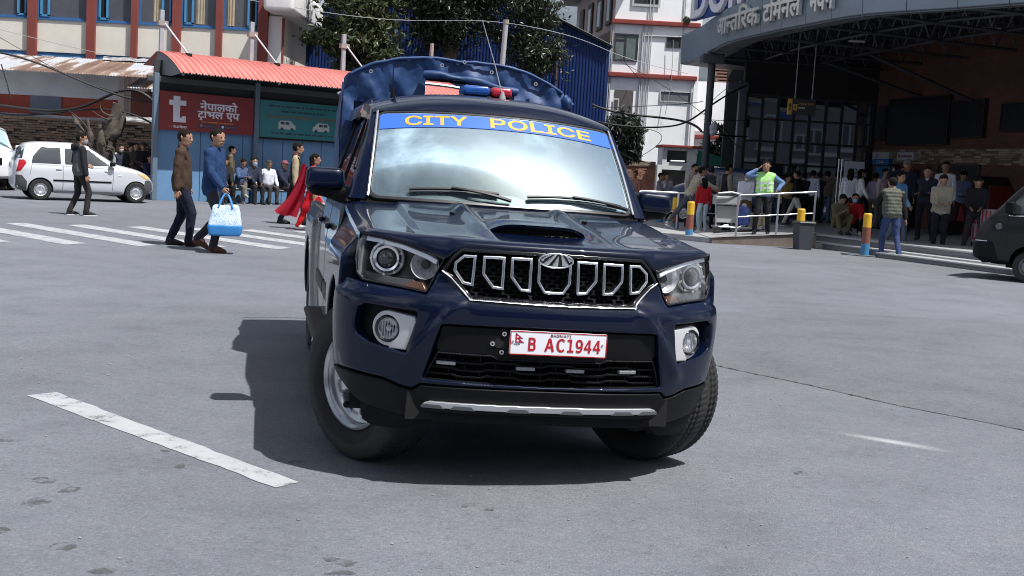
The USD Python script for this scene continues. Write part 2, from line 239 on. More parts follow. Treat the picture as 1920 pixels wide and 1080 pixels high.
navy = M('navy_paint', (0.0012, 0.0044, 0.0190), rough=0.32, metal=0.1, coat=0.62, coat_rough=0.025, var=0.10, scale=3, spec=0.12)
blackp = M('black_plastic', (0.006, 0.006, 0.007), rough=0.45, spec=0.15, var=0.25, scale=9, bump=0.05, bscale=400)
glossblack = M('gloss_black', (0.006, 0.006, 0.008), rough=0.12, var=0.0)
chrome = M('chrome', (0.86, 0.87, 0.88), rough=0.20, metal=1.0, var=0.03)
satin = M('satin_silver', (0.62, 0.63, 0.65), rough=0.32, metal=0.75, var=0.05)
silverp = M('silver_plastic', (0.60, 0.61, 0.63), rough=0.38, metal=0.25, var=0.05)
rubber = M('tyre_rubber', (0.013, 0.013, 0.014), rough=0.78, var=0.35, scale=14, bump=0.15, bscale=120)
lens = glassy('lens_clear', (0.97, 0.97, 0.98), ior=1.42, boost=.20)
wglass = glassy('windscreen_glass', (0.70, 0.88, 0.88), gloss=(0.74, 0.94, 1.0), ior=1.55, rough=0.01, boost=1.3, haze_smear=0.13)  # includes a painted pale haze that brightens the screen
sglass = glassy('side_glass', (0.28, 0.34, 0.36), ior=1.55, boost=1.2)
amber = M('amber_lens', (0.085, 0.036, 0.02), rough=0.18, var=0.1)
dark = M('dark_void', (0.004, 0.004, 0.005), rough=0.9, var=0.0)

# ---- front surface: plan curve and section
_pu = np.array([0, .1, .2, .3, .4, .5, .6, .7, .78, .84, .875, .90, .913, .92]); _pv = np.array([.84, .838, .832, .822, .805, .780, .740, .680, .622, .565, .518, .465, .42, .34])
_ps = np.r_[0, np.cumsum(np.hypot(np.diff(_pu), np.diff(_pv)))]
_cu, _cv = PchipInterpolator(_ps, _pu), PchipInterpolator(_ps, _pv)
_sec = PchipInterpolator([.18, .24, .30, .36, .41, .48, .54, .64, .74, .80, .84, .868, .90, .95, 1.02, 1.10], [-.14, -.115, -.09, -.068, -.055, -.030, -.018, -.006, .0, -.002, -.016, -.052, -.066, -.074, -.084, -.11])
def fsurf(P, off=0.0):
    s, w = P[:, 0], P[:, 1]; a = np.clip(np.abs(s), 0, _ps[-1]); sg = np.where(s < 0, -1.0, 1.0)
    u, v = _cu(a), _cv(a); du, dv = _cu(a, 1), _cv(a, 1); L = np.hypot(du, dv); nu, nv = -dv / L, du / L
    k = np.where(w > .86, 1 - .40 * np.clip(a / 1.15, 0, 1), 1 - .25 * np.clip(a / 1.15, 0, 1))
    o = _sec(w) * k + off
    o = o + .016 * np.exp(-((a - (.40 + (.846 - w) * .80)) / .035) ** 2) * np.clip((w - .50) / .05, 0, 1) * np.clip((.86 - w) / .04, 0, 1)
    return np.c_[sg * (u + nu * o), v + nv * o, w]
_sg = np.linspace(0, _ps[-1], 400)
def S(u, w, off=0.0):
    """curve coordinate of the front point whose lateral position is u at height w"""
    uu = fsurf(np.c_[_sg, np.full(400, w)], off)[:, 0]; return math.copysign(float(np.interp(abs(u), np.maximum.accumulate(uu), _sg)), u)
def low(u, w): return w - .030 * float(np.clip((.75 - w) / .10, 0, 1)) * (1 - float(np.clip((abs(u) - .56) / .2, 0, 1)))
def fp(pts, off=0.0, r=0.0):
    p = Polygon([(S(u, low(u, w), off), low(u, w)) for u, w in pts])
    return p.buffer(-r, quad_segs=4).buffer(2 * r, quad_segs=4).buffer(-r, quad_segs=4) if r else p
def fsym(half, off=0.0, r=0.0):
    return fp([(u, w) for u, w in half] + [(-u, w) for u, w in half[::-1]], off, r)
fl = lambda poly: affinity.scale(poly, -1, 1, origin=(0, 0))
def foff(d): return lambda P, o: fsurf(P, o + d)

# grille outline and other openings
grille_o = fsym([(0, 1.066), (.412, 1.062), (.452, 1.02), (.487, .966), (.482, .945), (.448, .928), (.372, .846), (0, .842)], r=.006)
hl_pts = [(.478, 1.012), (.54, 1.033), (.67, 1.064), (.75, 1.077), (.815, 1.083), (.838, 1.06), (.846, .97), (.838, .905), (.815, .880), (.69, .872), (.60, .864), (.553, .858), (.508, .95)]
hl = fp(hl_pts, r=.008)
pocket = fp([(.585, .778), (.60, .70), (.625, .612), (.70, .612), (.79, .628), (.83, .652), (.84, .70), (.832, .765), (.80, .785), (.70, .782)], r=.012)
trap = fsym([(0, .742), (.488, .738), (.512, .66), (.548, .518), (0, .510)], r=.008)
bump_o = fsym([(0, .846), (.368, .848), (.45, .934), (.486, .952), (.508, .944), (.553, .852), (.60, .858), (.69, .866), (.815, .873), (.87, .885), (.915, .86), (.918, .80), (.918, .478), (.84, .480), (.70, .476), (.628, .462), (.585, .462), (.552, .492), (0, .496)], r=.004)
bumper = bump_o.difference(unary_union([pocket, fl(pocket), trap]))
cp('front_bumper', panel(bumper, foff(0), h=.022, rim=.012, depth=.05), navy)
for P_ in (pocket, fl(pocket)):
    cp('fog_pocket', panel(P_.buffer(.01), foff(-.062), h=.03, rim=0, depth=.01), blackp)
# black number plate panel and lower grille
plate_panel = fsym([(0, .738), (.484, .734), (.503, .664), (.49, .640), (.26, .640), (.235, .628), (0, .628)], r=.004)
cp('plate_panel', panel(plate_panel, foff(-.016), h=.03, rim=.006, depth=.05), blackp)
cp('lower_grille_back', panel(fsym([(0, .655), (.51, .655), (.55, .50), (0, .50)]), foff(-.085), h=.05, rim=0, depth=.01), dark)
lg_frame = fsym([(0, .63), (.235, .63), (.26, .642), (.495, .642), (.548, .512), (0, .505)])
cp('lower_grille_frame', panel(lg_frame.difference(lg_frame.buffer(-.008)), foff(-.014), h=.02, rim=.003, depth=.06), blackp)
inner = lg_frame.buffer(-.007)
for w0 in (.570, .537, .507):
    st = []
    for u in np.linspace(-.55, .55, 45):
        d = .006 if (int((u + .55) / .135) % 2 == 0) else -.003
        st.append((S(u, w0) if abs(u) > 1e-6 else 0, w0 + d))
    bar = LineString(st).buffer(.005).intersection(inner)
    cp('lower_grille_bar', panel(bar, foff(-.03), h=.02, rim=.002, depth=.03), blackp)
for k, u in enumerate(np.linspace(-.51, .51, 16)):
    for w0, w1 in [((.47, .508), (.537, .571)), ((.506, .538), (.570, .62))][k % 2]:
        q = sbox(S(u, .57) - .0025, w0, S(u, .57) + .0025, w1).intersection(inner)
        if not q.is_empty and q.area > 1e-6: cp('lower_grille_divider', panel(q, foff(-.036), h=.02, rim=0, depth=.02), blackp)
ledm = M('led_strip', (0.26, 0.27, 0.28), rough=0.3, metal=0.3, var=0.3, scale=80)
for u, w0 in ((-.455, .593), (-.105, .588), (.122, .586), (.375, .586)):
    cp('strip_lamp', panel(fp([(u - .042, w0 - .008), (u + .042, w0 - .008), (u + .042, w0 + .008), (u - .042, w0 + .008)], r=.003), foff(-.022), h=.01, rim=.003, depth=.02), ledm)
# lower black cladding, skid strip, lip
clad = fsym([(0, .492), (.548, .488), (.58, .456), (.632, .456), (.70, .469), (.84, .473), (.912, .470), (.90, .452), (.86, .405), (.82, .362), (.775, .330), (.60, .325), (.54, .365), (0, .372)], r=.003)
cp('bumper_cladding', panel(clad, foff(.004), h=.026, rim=.01, depth=.05), blackp)
strip = fsym([(0, .421), (.50, .420), (.522, .412), (.53, .392), (0, .392)], r=.003)
cp('skid_strip', panel(strip, foff(.022), h=.02, rim=.004, depth=.03), satin)
for u in (-.36, -.12, .12, .36, -.49, .49):
    q = fp([(u - .055, .390), (u - .035, .408), (u + .035, .408), (u + .055, .390)], r=.001)
    cp('skid_notch', panel(q.intersection(strip.buffer(.004)), foff(.0245), h=.015, rim=.001, depth=.01), M('notch_grey', (0.12, 0.12, 0.13), rough=.5))
lip = fsym([(0, .375), (.53, .368), (.60, .330), (.76, .333), (.79, .328), (.775, .250), (.73, .232), (.60, .262), (.53, .318), (0, .326)], r=.004)
cp('bumper_lip', panel(lip, foff(-.006), h=.026, rim=.008, depth=.06), M('lip_plastic', (0.006, 0.006, 0.007), rough=.6, spec=.1, var=.4, scale=12))
for sx in (-1, 1):
    c = fsurf(np.array([[S(.83, .28) * sx, .30]]), -.0)[0]
    cp('tow_plug', trimesh.creation.icosphere(2, .016).apply_translation(c), blackp)
# fog lamps
for sgn in (1, -1):
    T = (lambda q: q) if sgn > 0 else fl
    bz_s = S(.709, .688); ring_ = Point(bz_s, .688).buffer(.079, quad_segs=16)
    bez = unary_union([ring_, fp([(.709, .767), (.60, .752), (.592, .735), (.628, .622), (.70, .609)])]).buffer(-.004).buffer(.004)
    hole = Point(bz_s, .688).buffer(.056, quad_segs=16)
    bz = cp('fog_lamp_bezel', panel(T(bez.difference(hole)), foff(-.018), h=.012, rim=.007, depth=.04), silverp)
    c, d = fsurf(np.array([[bz_s * sgn, .688]]), -.03)[0], fsurf(np.array([[bz_s * sgn, .688]]), .0)[0]; n = (d - c) / np.linalg.norm(d - c); n = n * [.55, 1, 0]; n /= np.linalg.norm(n)
    fo = trimesh.geometry.align_vectors([1, 0, 0], n); fo[:3, 3] = c
    cp('fog_ring', lathe([(.058, .0), (.060, .012), (.054, .018), (.047, .012), (.046, -.03)], 40).apply_transform(fo), glossblack, parent=bz)
    cp('fog_reflector', lathe([(.047, .008), (.040, -.010), (.022, -.028), (.0, -.034)], 40).apply_transform(fo), chrome, parent=bz)
    cp('fog_bulb', cat(lathe([(.012, -.02), (.012, .002), (.0, .004)], 16).apply_transform(fo), *[bx(-.004, -.001, -.045 + abs(t) * .3, .045 - abs(t) * .3, t - .0015, t + .0015).apply_transform(trimesh.transformations.rotation_matrix(math.pi / 2, (1, 0, 0))).apply_transform(fo) for t in (-.03, -.018, -.006, .006, .018, .03)]), M('lamp_flute', (.55, .57, .6), rough=.15, metal=.4), parent=bz)
    cp('fog_lens', lathe([(.047, .010), (.03, .016), (.0, .018)], 32).apply_transform(fo), lens, parent=bz)

# ---- grille
cp('grille_frame', panel(grille_o.difference(grille_o.buffer(-.016)), foff(.004), h=.012, rim=.005, depth=.08), glossblack)
lowl = LineString([(S(u, w), w) for u, w in [(-.486, .958), (-.45, .934), (-.371, .849), (0, .8435), (.371, .849), (.45, .934), (.486, .958)]]).buffer(.0035)
cp('grille_chrome_lip', panel(lowl, foff(.012), h=.012, rim=.003, depth=.012), chrome)
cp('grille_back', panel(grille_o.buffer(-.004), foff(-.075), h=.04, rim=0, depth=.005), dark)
gi = grille_o.buffer(-.014); hexs = []
cw, chh = .050, .0235
for r_ in range(12):
    for c_ in range(-11, 12):
        x, y = (c_ + .5 * (r_ % 2)) * cw, .846 + r_ * chh * .78
        a, b = cw * .5, chh * .5
        hx = Polygon([(x - a * .92, y), (x - a * .62, y + b * .78), (x + a * .62, y + b * .78), (x + a * .92, y), (x + a * .62, y - b * .78), (x - a * .62, y - b * .78)])
        hexs.append(hx.buffer(-.0015))
cp('grille_mesh', panel(gi.difference(unary_union(hexs)), foff(-.034), h=.02, rim=.0, depth=.016), M('mesh_plastic', (0.006, 0.006, 0.007), rough=.7, spec=.08), kind='stuff')
def slot(pts):
    return Polygon([(S(u, w), w) for u, w in pts])
L1 = [(.345, 1.035), (.40, 1.035), (.438, 1.000), (.441, .962), (.400, .908), (.352, .900)]
L2 = [(.220, 1.038), (.318, 1.036), (.318, .955), (.272, .897), (.222, .893)]
L3 = [(.100, 1.040), (.196, 1.038), (.196, .950), (.150, .893), (.102, .889)]
C4 = [(-.076, 1.040), (.076, 1.040), (.076, .935), (.044, .887), (-.044, .887), (-.076, .935)]
for q in (L1, L2, L3):
    for T in (lambda x: x, fl):
        o = slot(q).buffer(-.004).buffer(.004)
        cp('grille_slot_frame', panel(T(o.difference(o.buffer(-.0132, join_style=2))), foff(.006), h=.012, rim=.0045, depth=.028), chrome)
o = slot(C4); cp('grille_slot_frame', panel(o.difference(o.buffer(-.0132, join_style=2)), foff(.006), h=.012, rim=.0045, depth=.028), chrome)
EMV = float(fsurf(np.array([[0., 1.034]]))[0, 1]) + .004
em = affinity.scale(Point(0, 1.034).buffer(1, quad_segs=24), .083, .0345)
ems = lambda d: (lambda P, o: fsurf(P, 0 * o) * [1, 0, 1] + np.c_[P[:, 0] * 0, EMV + d + o, P[:, 0] * 0])
eb = cp('emblem', panel(em.difference(em.buffer(-.0075)), ems(.02), h=.01, rim=.0035, depth=.04), chrome)
cp('emblem_field', panel(em.buffer(-.006), ems(.012), h=.02, rim=.001, depth=.01), glossblack, parent=eb)
road = [Polygon([(-.062, 1.017), (-.012, 1.060), (.004, 1.062), (-.034, 1.014)]), Polygon([(-.022, 1.007), (.006, 1.052), (.012, 1.054), (.010, 1.005)]), Polygon([(.060, 1.017), (.030, 1.058), (.022, 1.060), (.030, 1.012)])]
swo = [Polygon([(-.074, 1.038), (-.05, 1.052), (-.02, 1.062), (-.03, 1.054), (-.055, 1.040), (-.062, 1.028)]), Polygon([(.074, 1.038), (.055, 1.052), (.038, 1.060), (.05, 1.048), (.062, 1.030)])]
cp('emblem_road', panel(unary_union(road + swo).intersection(em.buffer(-.004)), ems(.019), h=.008, rim=.0015, depth=.006), chrome, parent=eb)

# ---- headlights
for sgn in (1, -1):
    T = (lambda q: q) if sgn > 0 else fl
    H_ = cp('headlight', panel(T(hl), foff(-.085), h=.03, rim=0, depth=.005), M('lamp_housing', (0.016, 0.016, 0.018), rough=.25, var=.2))
    cp('lamp_rim', panel(T(hl.difference(hl.buffer(-.007))), foff(-.004), h=.014, rim=.003, depth=.085), glossblack, parent=H_)
    # light guide along the upper edge
    top = LineString([(S(u, w), w) for u, w in [(.515, .990), (.56, 1.012), (.67, 1.046), (.75, 1.060), (.812, 1.064)]])
    cp('light_guide', panel(T(top.buffer(.0105, cap_style=2)), foff(-.016), h=.012, rim=.004, depth=.03), M('light_guide_white', (.80, .84, .9), rough=.2, metal=.1, var=.03), parent=H_)
    # inner shroud steps
    shroud = fp([(.56, .862), (.62, .905), (.70, .905), (.83, .92), (.82, .885), (.69, .876)], r=.004)
    cp('lamp_shroud', panel(T(shroud), foff(-.035), h=.02, rim=.004, depth=.05), M('shroud_grey', (.05, .05, .055), rough=.3), parent=H_)
    def spot(u, w, d): return fsurf(np.array([[S(u, w) * sgn, w]]), d)[0]
    nrm = np.array([.30 * sgn, 1, 0]); nrm /= np.linalg.norm(nrm); fo = trimesh.geometry.align_vectors([1, 0, 0], nrm)
    fo[:3, 3] = spot(.735, .984, -.04)
    cp('projector_ring', lathe([(.062, -.03), (.062, .006), (.056, .014), (.046, .010), (.044, -.03)], 40).apply_transform(fo), chrome, parent=H_)
    cp('projector_lens', lathe([(.044, -.004), (.034, .012), (.018, .020), (0, .023)], 32).apply_transform(fo), M('projector_glass', (.02, .022, .026), rough=.03, coat=1.0, var=0), parent=H_)
    nt = [cyl((.004, .07 * math.cos(t), .07 * math.sin(t)), (.010, .07 * math.cos(t), .07 * math.sin(t)), .006, 8) for t in np.linspace(.3, 5.9, 9)]
    cp('projector_bezel', cat(lathe([(.076, -.03), (.076, -.004), (.066, .002), (.062, -.01)], 40), *nt).apply_transform(fo), satin, parent=H_)
    fo = fo.copy(); fo[:3, 3] = spot(.572, .972, -.045)
    cp('reflector_bowl', lathe([(.062, .012), (.052, -.012), (.034, -.030), (.014, -.038), (0, -.038)], 40).apply_transform(fo), M('reflector', (.60, .61, .63), rough=.25, metal=.35, var=.5, scale=40), parent=H_)
    cp('reflector_bulb', cat(lathe([(.020, -.036), (.020, -.012), (.015, -.004), (0, -.004)], 20)).apply_transform(fo), M('bulb_cap', (.06, .06, .065), rough=.3, metal=.6), parent=H_)
    am = fp([(.556, .864), (.575, .895), (.62, .900), (.66, .878), (.70, .876), (.69, .872)], r=.002)
    cp('turn_signal', panel(T(am), foff(-.028), h=.015, rim=.004, depth=.02), amber, parent=H_)
    cp('lamp_lens', panel(T(hl.buffer(-.002)), foff(.0), h=.025, rim=.012, depth=.0, wall=False), lens, parent=H_)

# ---- bonnet
_fe = PchipInterpolator([0, .2, .40, .43, .475, .50, .54, .67, .75, .815, .83], [1.076, 1.075, 1.071, 1.060, 1.024, 1.030, 1.044, 1.076, 1.089, 1.094, 1.092])
_fv = lambda u: fsurf(np.c_[[S(x, 1.06) if abs(x) > 1e-4 else 0. for x in u], np.full(len(u), 1.06)], .006)[:, 1]
_hc = PchipInterpolator([-.50, -.36, -.2, 0, .25, .5, .68, .80], [1.212, 1.205, 1.185, 1.158, 1.130, 1.112, 1.103, 1.097])
_hs = PchipInterpolator([-.50, -.42, -.1, .2, .38, .5, .80], [1.205, 1.195, 1.160, 1.135, 1.118, 1.110, 1.09])
def smooth01(x): x = np.clip(x, 0, 1); return x * x * (3 - 2 * x)
def hood_z(u, v):
    a = np.abs(u); k = smooth01((a - .30) / .5)
    z = _hc(np.clip(v, -.5, .8)) * (1 - k) + _hs(np.clip(v, -.5, .8)) * k
    fade = smooth01((.66 - v) / .4)
    z = z + .016 * smooth01((.60 - a) / .035) * fade                                   # raised middle with a crease
    rail = .262 + 0 * v                                       # rails either side of the scoop running forward
    z = z + .022 * np.exp(-((a - rail) / .035) ** 2) * smooth01((.72 - v) / .22) * smooth01((v + .42) / .2)
    z = z - .010 * smooth01((rail - a) / .05) * smooth01((v - .30) / .08) * smooth01((.74 - v) / .2)
    z = z - .05 * smooth01((a - .74) / .10) ** 2 * .6
    return z
uu = np.unique(np.round(np.r_[np.linspace(-.83, .83, 121), -.475, .475, -.60, .60, -.565, .565], 4)); nt_ = 70
vf = _fv(uu); wf = _fe(np.abs(uu)); vr = -.30 - .16 * (np.abs(uu) / .8) ** 2
HV = np.zeros((len(uu), nt_, 3))
tt = np.linspace(0, 1, nt_) ** 1.5
for i, u in enumerate(uu):
    v = vf[i] + (vr[i] - vf[i]) * tt; z = hood_z(np.full(nt_, u), v)
    d = vf[i] - v; blend = np.sqrt(np.clip(1 - (1 - np.clip(d / .055, 0, 1)) ** 2, 0, 1))
    HV[i] = np.c_[np.full(nt_, u), v, wf[i] + (z - wf[i]) * blend]
edge0 = HV[:, :1] + [0, -.004, -.012]; edge1 = HV[:, :1] + [0, -.03, -.014]
sideL = HV[:1] - [0, 0, .03]; sideR = HV[-1:] - [0, 0, .03]
cp('bonnet', cat(grid(HV)), navy, smooth=28)
cp('bonnet_edge', cat(grid(np.concatenate([edge1, edge0, HV[:, :1]], 1)), grid(np.concatenate([sideL, HV[:1]])), grid(np.concatenate([HV[-1:], sideR]))), navy, smooth=28)
# scoop
def scoop():
    out = []
    us = np.linspace(-1, 1, 33); vs = np.linspace(0, 1, 20); V = np.zeros((33, 20, 3))
    for j, t in enumerate(vs):
        v = .44 - .50 * t; hw = .235 - .02 * t
        for i, q in enumerate(us):
            u = hw * q; base = hood_z(np.array([u]), np.array([v]))[0] - .006
            h = .058 * (1 - smooth01(np.array([(t - .05) / .95]))[0]) * (1 - abs(q) ** 5) ** .7
            V[i, j] = [u, v - .05 * abs(q) ** 2.5 + .012 * (1 - abs(q)), base + h]
    out.append(grid(V))
    lipv = V[:, 0]; low = lipv - [0, .008, .014]; out.append(grid(np.stack([low, lipv], 1)))
    return cat(out), lipv
sc, lipv = scoop()
cp('bonnet_scoop', sc, navy, smooth=40)
bot = np.array([[u, v - .03, hood_z(np.array([u]), np.array([v]))[0] - .012] for u, v, w in lipv]); topm = lipv - [0, .035, .010]
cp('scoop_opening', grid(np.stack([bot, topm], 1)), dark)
ms = []
for k in range(3):
    for q in np.linspace(2, 30, 12):
        i = int(q); t = .2 + .28 * k
        if k % 2: i = min(i + 1, 31)
        p = bot[i] * (1 - t) + topm[i] * t + [0, .012, 0]; hgt = (topm[i] - bot[i])[2]
        if hgt < .02: continue
        a, b = .017, hgt * .15
        ring = [p + [x * a, 0, y * b] for x, y in ((-1, 0), (-.6, 1), (.6, 1), (1, 0), (.6, -1), (-.6, -1), (-1, 0))]; ms.append(tube(ring, .0022, 5))
cp('scoop_mesh', cat(ms), blackp, kind='stuff')
for sx in (-1, 1):   # washer jets
    u, v = .34 * sx, -.02; cp('washer_jet', rbox(u - .012, u + .012, v - .01, v + .01, hood_z(np.array([u]), np.array([v]))[0] - .002, hood_z(np.array([u]), np.array([v]))[0] + .012, .004), blackp)

# ---- sides: wings, doors, load bed
side_u = PchipInterpolator([.2, .35, .55, .80, .95, 1.05, 1.14, 1.20, 1.45, 1.70, 1.80], [.80, .845, .865, .872, .868, .855, .842, .825, .750, .672, .64])
def sside(sgn, extra=0.0, bulge=True):
    def f(P, o):
        v, w = P[:, 0], P[:, 1]; u = side_u(w) + o + extra
        if bulge:
            fb = smooth01((.60 - np.abs(v + .02)) / .16) + smooth01((.66 - np.abs(v + 3.04)) / .16)
            u = u + fb * .034 * smooth01((1.06 - w) / .10) * smooth01((w - .25) / .1)
            u = u - (.03) * smooth01((w - 1.0) / .1) * smooth01((.6 - np.abs(v + .02)) / .1)
        return np.c_[sgn * u, v, w]
    return f
arch = lambda v0: affinity.scale(Point(v0 + (.06 if v0 > -1 else 0), .40).buffer(1, quad_segs=24), .455, .445)
wing = Polygon([(.40, .47), (.405, .86), (.395, .98), (.36, 1.06), (.2, 1.105), (-.1, 1.135), (-.46, 1.17), (-.56, 1.10), (-.56, .30), (.40, .30)]).difference(arch(0))
cabp = Polygon([(-.56, .34), (-.56, 1.10), (-.46, 1.165), (-.55, 1.19), (-2.10, 1.19), (-2.10, .34)])
bed = Polygon([(-2.13, .36), (-2.13, 1.06), (-4.0, 1.06), (-4.0, .40), (-3.55, .36)]).difference(arch(-3.04))
pill = Polygon([(-.40, 1.185), (-.47, 1.185), (-.93, 1.655), (-1.20, 1.735), (-2.10, 1.735), (-2.10, 1.19), (-2.13, 1.19), (-2.12, 1.79), (-1.1, 1.79), (-.84, 1.72)])
wins = [Polygon([(-.64, 1.21), (-1.30, 1.21), (-1.30, 1.70), (-1.16, 1.70), (-.98, 1.645), (-.62, 1.27)]), Polygon([(-1.40, 1.21), (-2.02, 1.21), (-2.02, 1.70), (-1.40, 1.70)])]
frames = Polygon([(-.47, 1.188), (-.90, 1.67), (-1.18, 1.745), (-2.10, 1.745), (-2.10, 1.188)])
for sgn in (1, -1):
    cp('front_wing', panel(wing, sside(sgn), h=.03, rim=.012, depth=.085), navy)
    for lo, hi, nm in ((-.57, -1.335, 'front'), (-1.345, -2.10, 'rear')):
        dp = cabp.intersection(sbox(hi, 0, lo, 3)).buffer(-.002)
        if nm == 'rear': dp = dp.difference(affinity.scale(Point(-3.04, .4).buffer(1), .99, .5))
        d = cp('door', panel(dp, sside(sgn), h=.045, rim=.008, depth=.03), navy)
        hv = hi + .16
        cp('handle', rbox(sgn * (side_u(1.02) + .0), sgn * (side_u(1.02) + .035), hv - .08, hv + .08, 1.0, 1.035, .012), navy, parent=d)
        cp('door_moulding', rbox(sgn * (side_u(.62) - .005), sgn * (side_u(.62) + .012), hi + .02, lo - .03, .60, .68, .006), blackp, parent=d)
    cp('window_frame', panel(frames.difference(unary_union(wins)), sside(sgn, 0, False), h=.05, rim=.004, depth=.03), glossblack)
    for wn in wins: cp('side_window', panel(wn.buffer(.01), sside(sgn, -.012, False), h=.08, rim=0, depth=0, wall=False), sglass)
    cp('bed_side', panel(bed, sside(sgn), h=.05, rim=.01, depth=.05), navy)
    for v0 in (0, -3.04):
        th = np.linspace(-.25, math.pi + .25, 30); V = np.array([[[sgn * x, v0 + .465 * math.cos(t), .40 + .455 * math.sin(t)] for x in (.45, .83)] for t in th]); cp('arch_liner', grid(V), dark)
    cp('side_step', cat(rbox(sgn * .80, sgn * .95, -.66, -1.98, .40, .44, .018)), blackp)
    cp('side_step_cap', rbox(sgn * .79, sgn * .955, -.64, -.60, .395, .445, .015), satin)
    cp('mudguard', rbox(sgn * .66, sgn * .88, -.505, -.49, .20, .50, .006), blackp)
# firewall, underbody, cab floor and rear wall so that nothing shows through
cp('underbody', cat(bx(-.60, .60, -3.9, .70, .30, .42), bx(-.50, .50, -.5, .66, .40, 1.0), bx(-.84, .84, -2.12, -.58, .34, .40), bx(-.84, .84, -3.98, -2.14, .62, .68)), dark)
cp('axle', cat(cyl((-.62, 0, .37), (.62, 0, .37), .04), cyl((-.62, -3.04, .37), (.62, -3.04, .37), .05), trimesh.creation.icosphere(2, .13).apply_translation((.05, -3.04, .36))), M('steel_dark', (.05, .05, .05), rough=.6))
cp('bed_panel', cat(bx(-.80, .80, -2.16, -2.13, .62, 1.06), bx(-.80, .80, -4.0, -3.97, .55, 1.02)), navy)

# ---- windscreen
def ws(a, b, off=0.0):
    """a in -1..1 across, b in 0..1 up"""
    a, b = np.asarray(a, float), np.asarray(b, float); s = np.abs(a)
    hw = .722 + (.660 - .722) * b
    v0 = -.295 - .125 * s ** 2.2; v1 = -.715 - .10 * s ** 2.2; w0 = 1.228 - .004 * s ** 2; w1 = 1.706 - .030 * s ** 2.4
    P = np.stack([a * hw, v0 + (v1 - v0) * b + .012 * np.sin(np.pi * b), w0 + (w1 - w0) * b + .012 * np.sin(np.pi * b)], -1)
    n = np.stack([a * .28, np.full_like(a, .70), np.full_like(a, .66)], -1); n /= np.linalg.norm(n, axis=-1, keepdims=True)
    return P + n * np.asarray(off)[..., None] if np.ndim(off) else P + n * off
def wsurf(d): return lambda P, o: ws(P[:, 0] / .7, P[:, 1] / .62, o + d)      # panel plane in metres: x = .7 a, y = .62 b
wsp = sbox(-.69, .004, .69, .616).buffer(-.05).buffer(.05, quad_segs=8)
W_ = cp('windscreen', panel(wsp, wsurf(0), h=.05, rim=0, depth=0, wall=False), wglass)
fr = sbox(-.702, -.012, .702, .628).buffer(-.05).buffer(.05, quad_segs=8)
cp('windscreen_seal', panel(fr.difference(wsp.buffer(-.004)), wsurf(.004), h=.02, rim=.004, depth=.02), M('seal', (.02, .02, .022), rough=.35), parent=W_)
clear = Polygon([(-.655, .062), (-.60, .036), (-.10, .040), (-.03, .066), (.03, .066), (.12, .036), (.60, .036), (.655, .062), (.655, .60), (-.655, .60)]).buffer(-.02).buffer(.02, quad_segs=6)
cp('black_border', panel(wsp.buffer(-.002).difference(clear), wsurf(-.006), h=.03, rim=0, depth=0, wall=False), M('frit', (.008, .009, .011), rough=.4, var=0), parent=W_)
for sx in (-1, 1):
    cp('edge_glint', tube([ws(np.array(sx * 1.0), np.array(b), .010) for b in np.linspace(-.01, 1.0, 14)], .0075, 8), chrome, parent=W_)  # chrome bead put in for the sun glint on the rubber edge
stripP = Polygon([(-.684, .477)] + [(x, .512 - .035 * (abs(x) / .684) ** 2) for x in np.linspace(-.6, .6, 13)] + [(.684, .477), (.684, .602), (-.684, .602)])
ST = cp('visor_strip', panel(stripP, wsurf(.0035), h=.03, rim=0, depth=.001, wall=False), M('visor_blue', (.035, .13, .62), rough=.35, var=.04, spec=.5), parent=W_)
def textpoly(txt, height, bold=False):
    m = meshkit.text_mesh(txt, height, .002, bold); return m
def wtext(txt, x0, x1, y0, hgt, mat, off, name, boldw=True):
    m = meshkit.text_mesh(txt, 1.0, .002, boldw); v = np.array(m.vertices); bx0, bx1 = v[:, 0].min(), v[:, 0].max()
    X_ = x0 + (v[:, 0] - bx0) / (bx1 - bx0) * (x1 - x0); yy = y0 + np.where(True, -.018 * (np.abs(X_) / .6) ** 2, 0)
    V = ws(X_ / .7, (yy + v[:, 1] * hgt) / .62, off + (v[:, 2] > .001) * .0012)
    return cp(name, trimesh.Trimesh(V, m.faces, process=False), mat, smooth=False, parent=ST)
wtext('CITY', -.545, -.195, .523, .070, M('letter_yellow', (.72, .37, .02), rough=.4, var=.05), .0045, 'lettering')
wtext('POLICE', -.060, .555, .523, .070, _mats['letter_yellow'], .0045, 'lettering')
cp('screen_sticker', cat(*[panel(sbox(x, y, x + a, y + b), wsurf(-.003), h=.05, rim=0, depth=0, wall=False) for x, y, a, b in ((-.165, .462, .11, .012), (-.165, .452, .11, .006), (-.165, .474, .11, .005), (0.02, .472, .045, .004), (.02, .452, .045, .004), (.02, .452, .004, .022), (.061, .452, .004, .022), (-.012, .458, .03, .01))]), M('sticker_white', (.75, .8, .82), rough=.5), parent=W_)
# wipers
for a0, b0, pts in ((.0, 0, [(-.05, .052), (-.20, .062), (-.50, .045)]), (0, 0, [(.62, .035), (.40, .060), (.10, .048)])):
    x0, x1 = min(p[0] for p in pts), max(p[0] for p in pts)
    blade = spline([np.r_[ws(np.array(x / .7), np.array(y / .62), .022)] for x, y in pts], 16)
    wp = cp('wiper', cat(tube(blade, .0085, 6), tube(blade - [0, -.004, .014], .0045, 6)), M('wiper_black', (.008, .008, .009), rough=.5))
    mid = blade[8]; foot = np.array([mid[0] + (.32 if x0 < 0 and x1 < .1 else -.30), -.26, 1.205]) if False else ws(np.array((pts[0][0] + (.06 if x1 < .1 else .04)) / .7), np.array(.016 / .62), .020)
    cp('wiper_arm', tube(spline([foot, foot * .5 + mid * .5 + [0, .02, .012], mid + [0, .006, .008]], 10), [.011] * 4 + [.008] * 6, 6), _mats['wiper_black'], parent=wp)
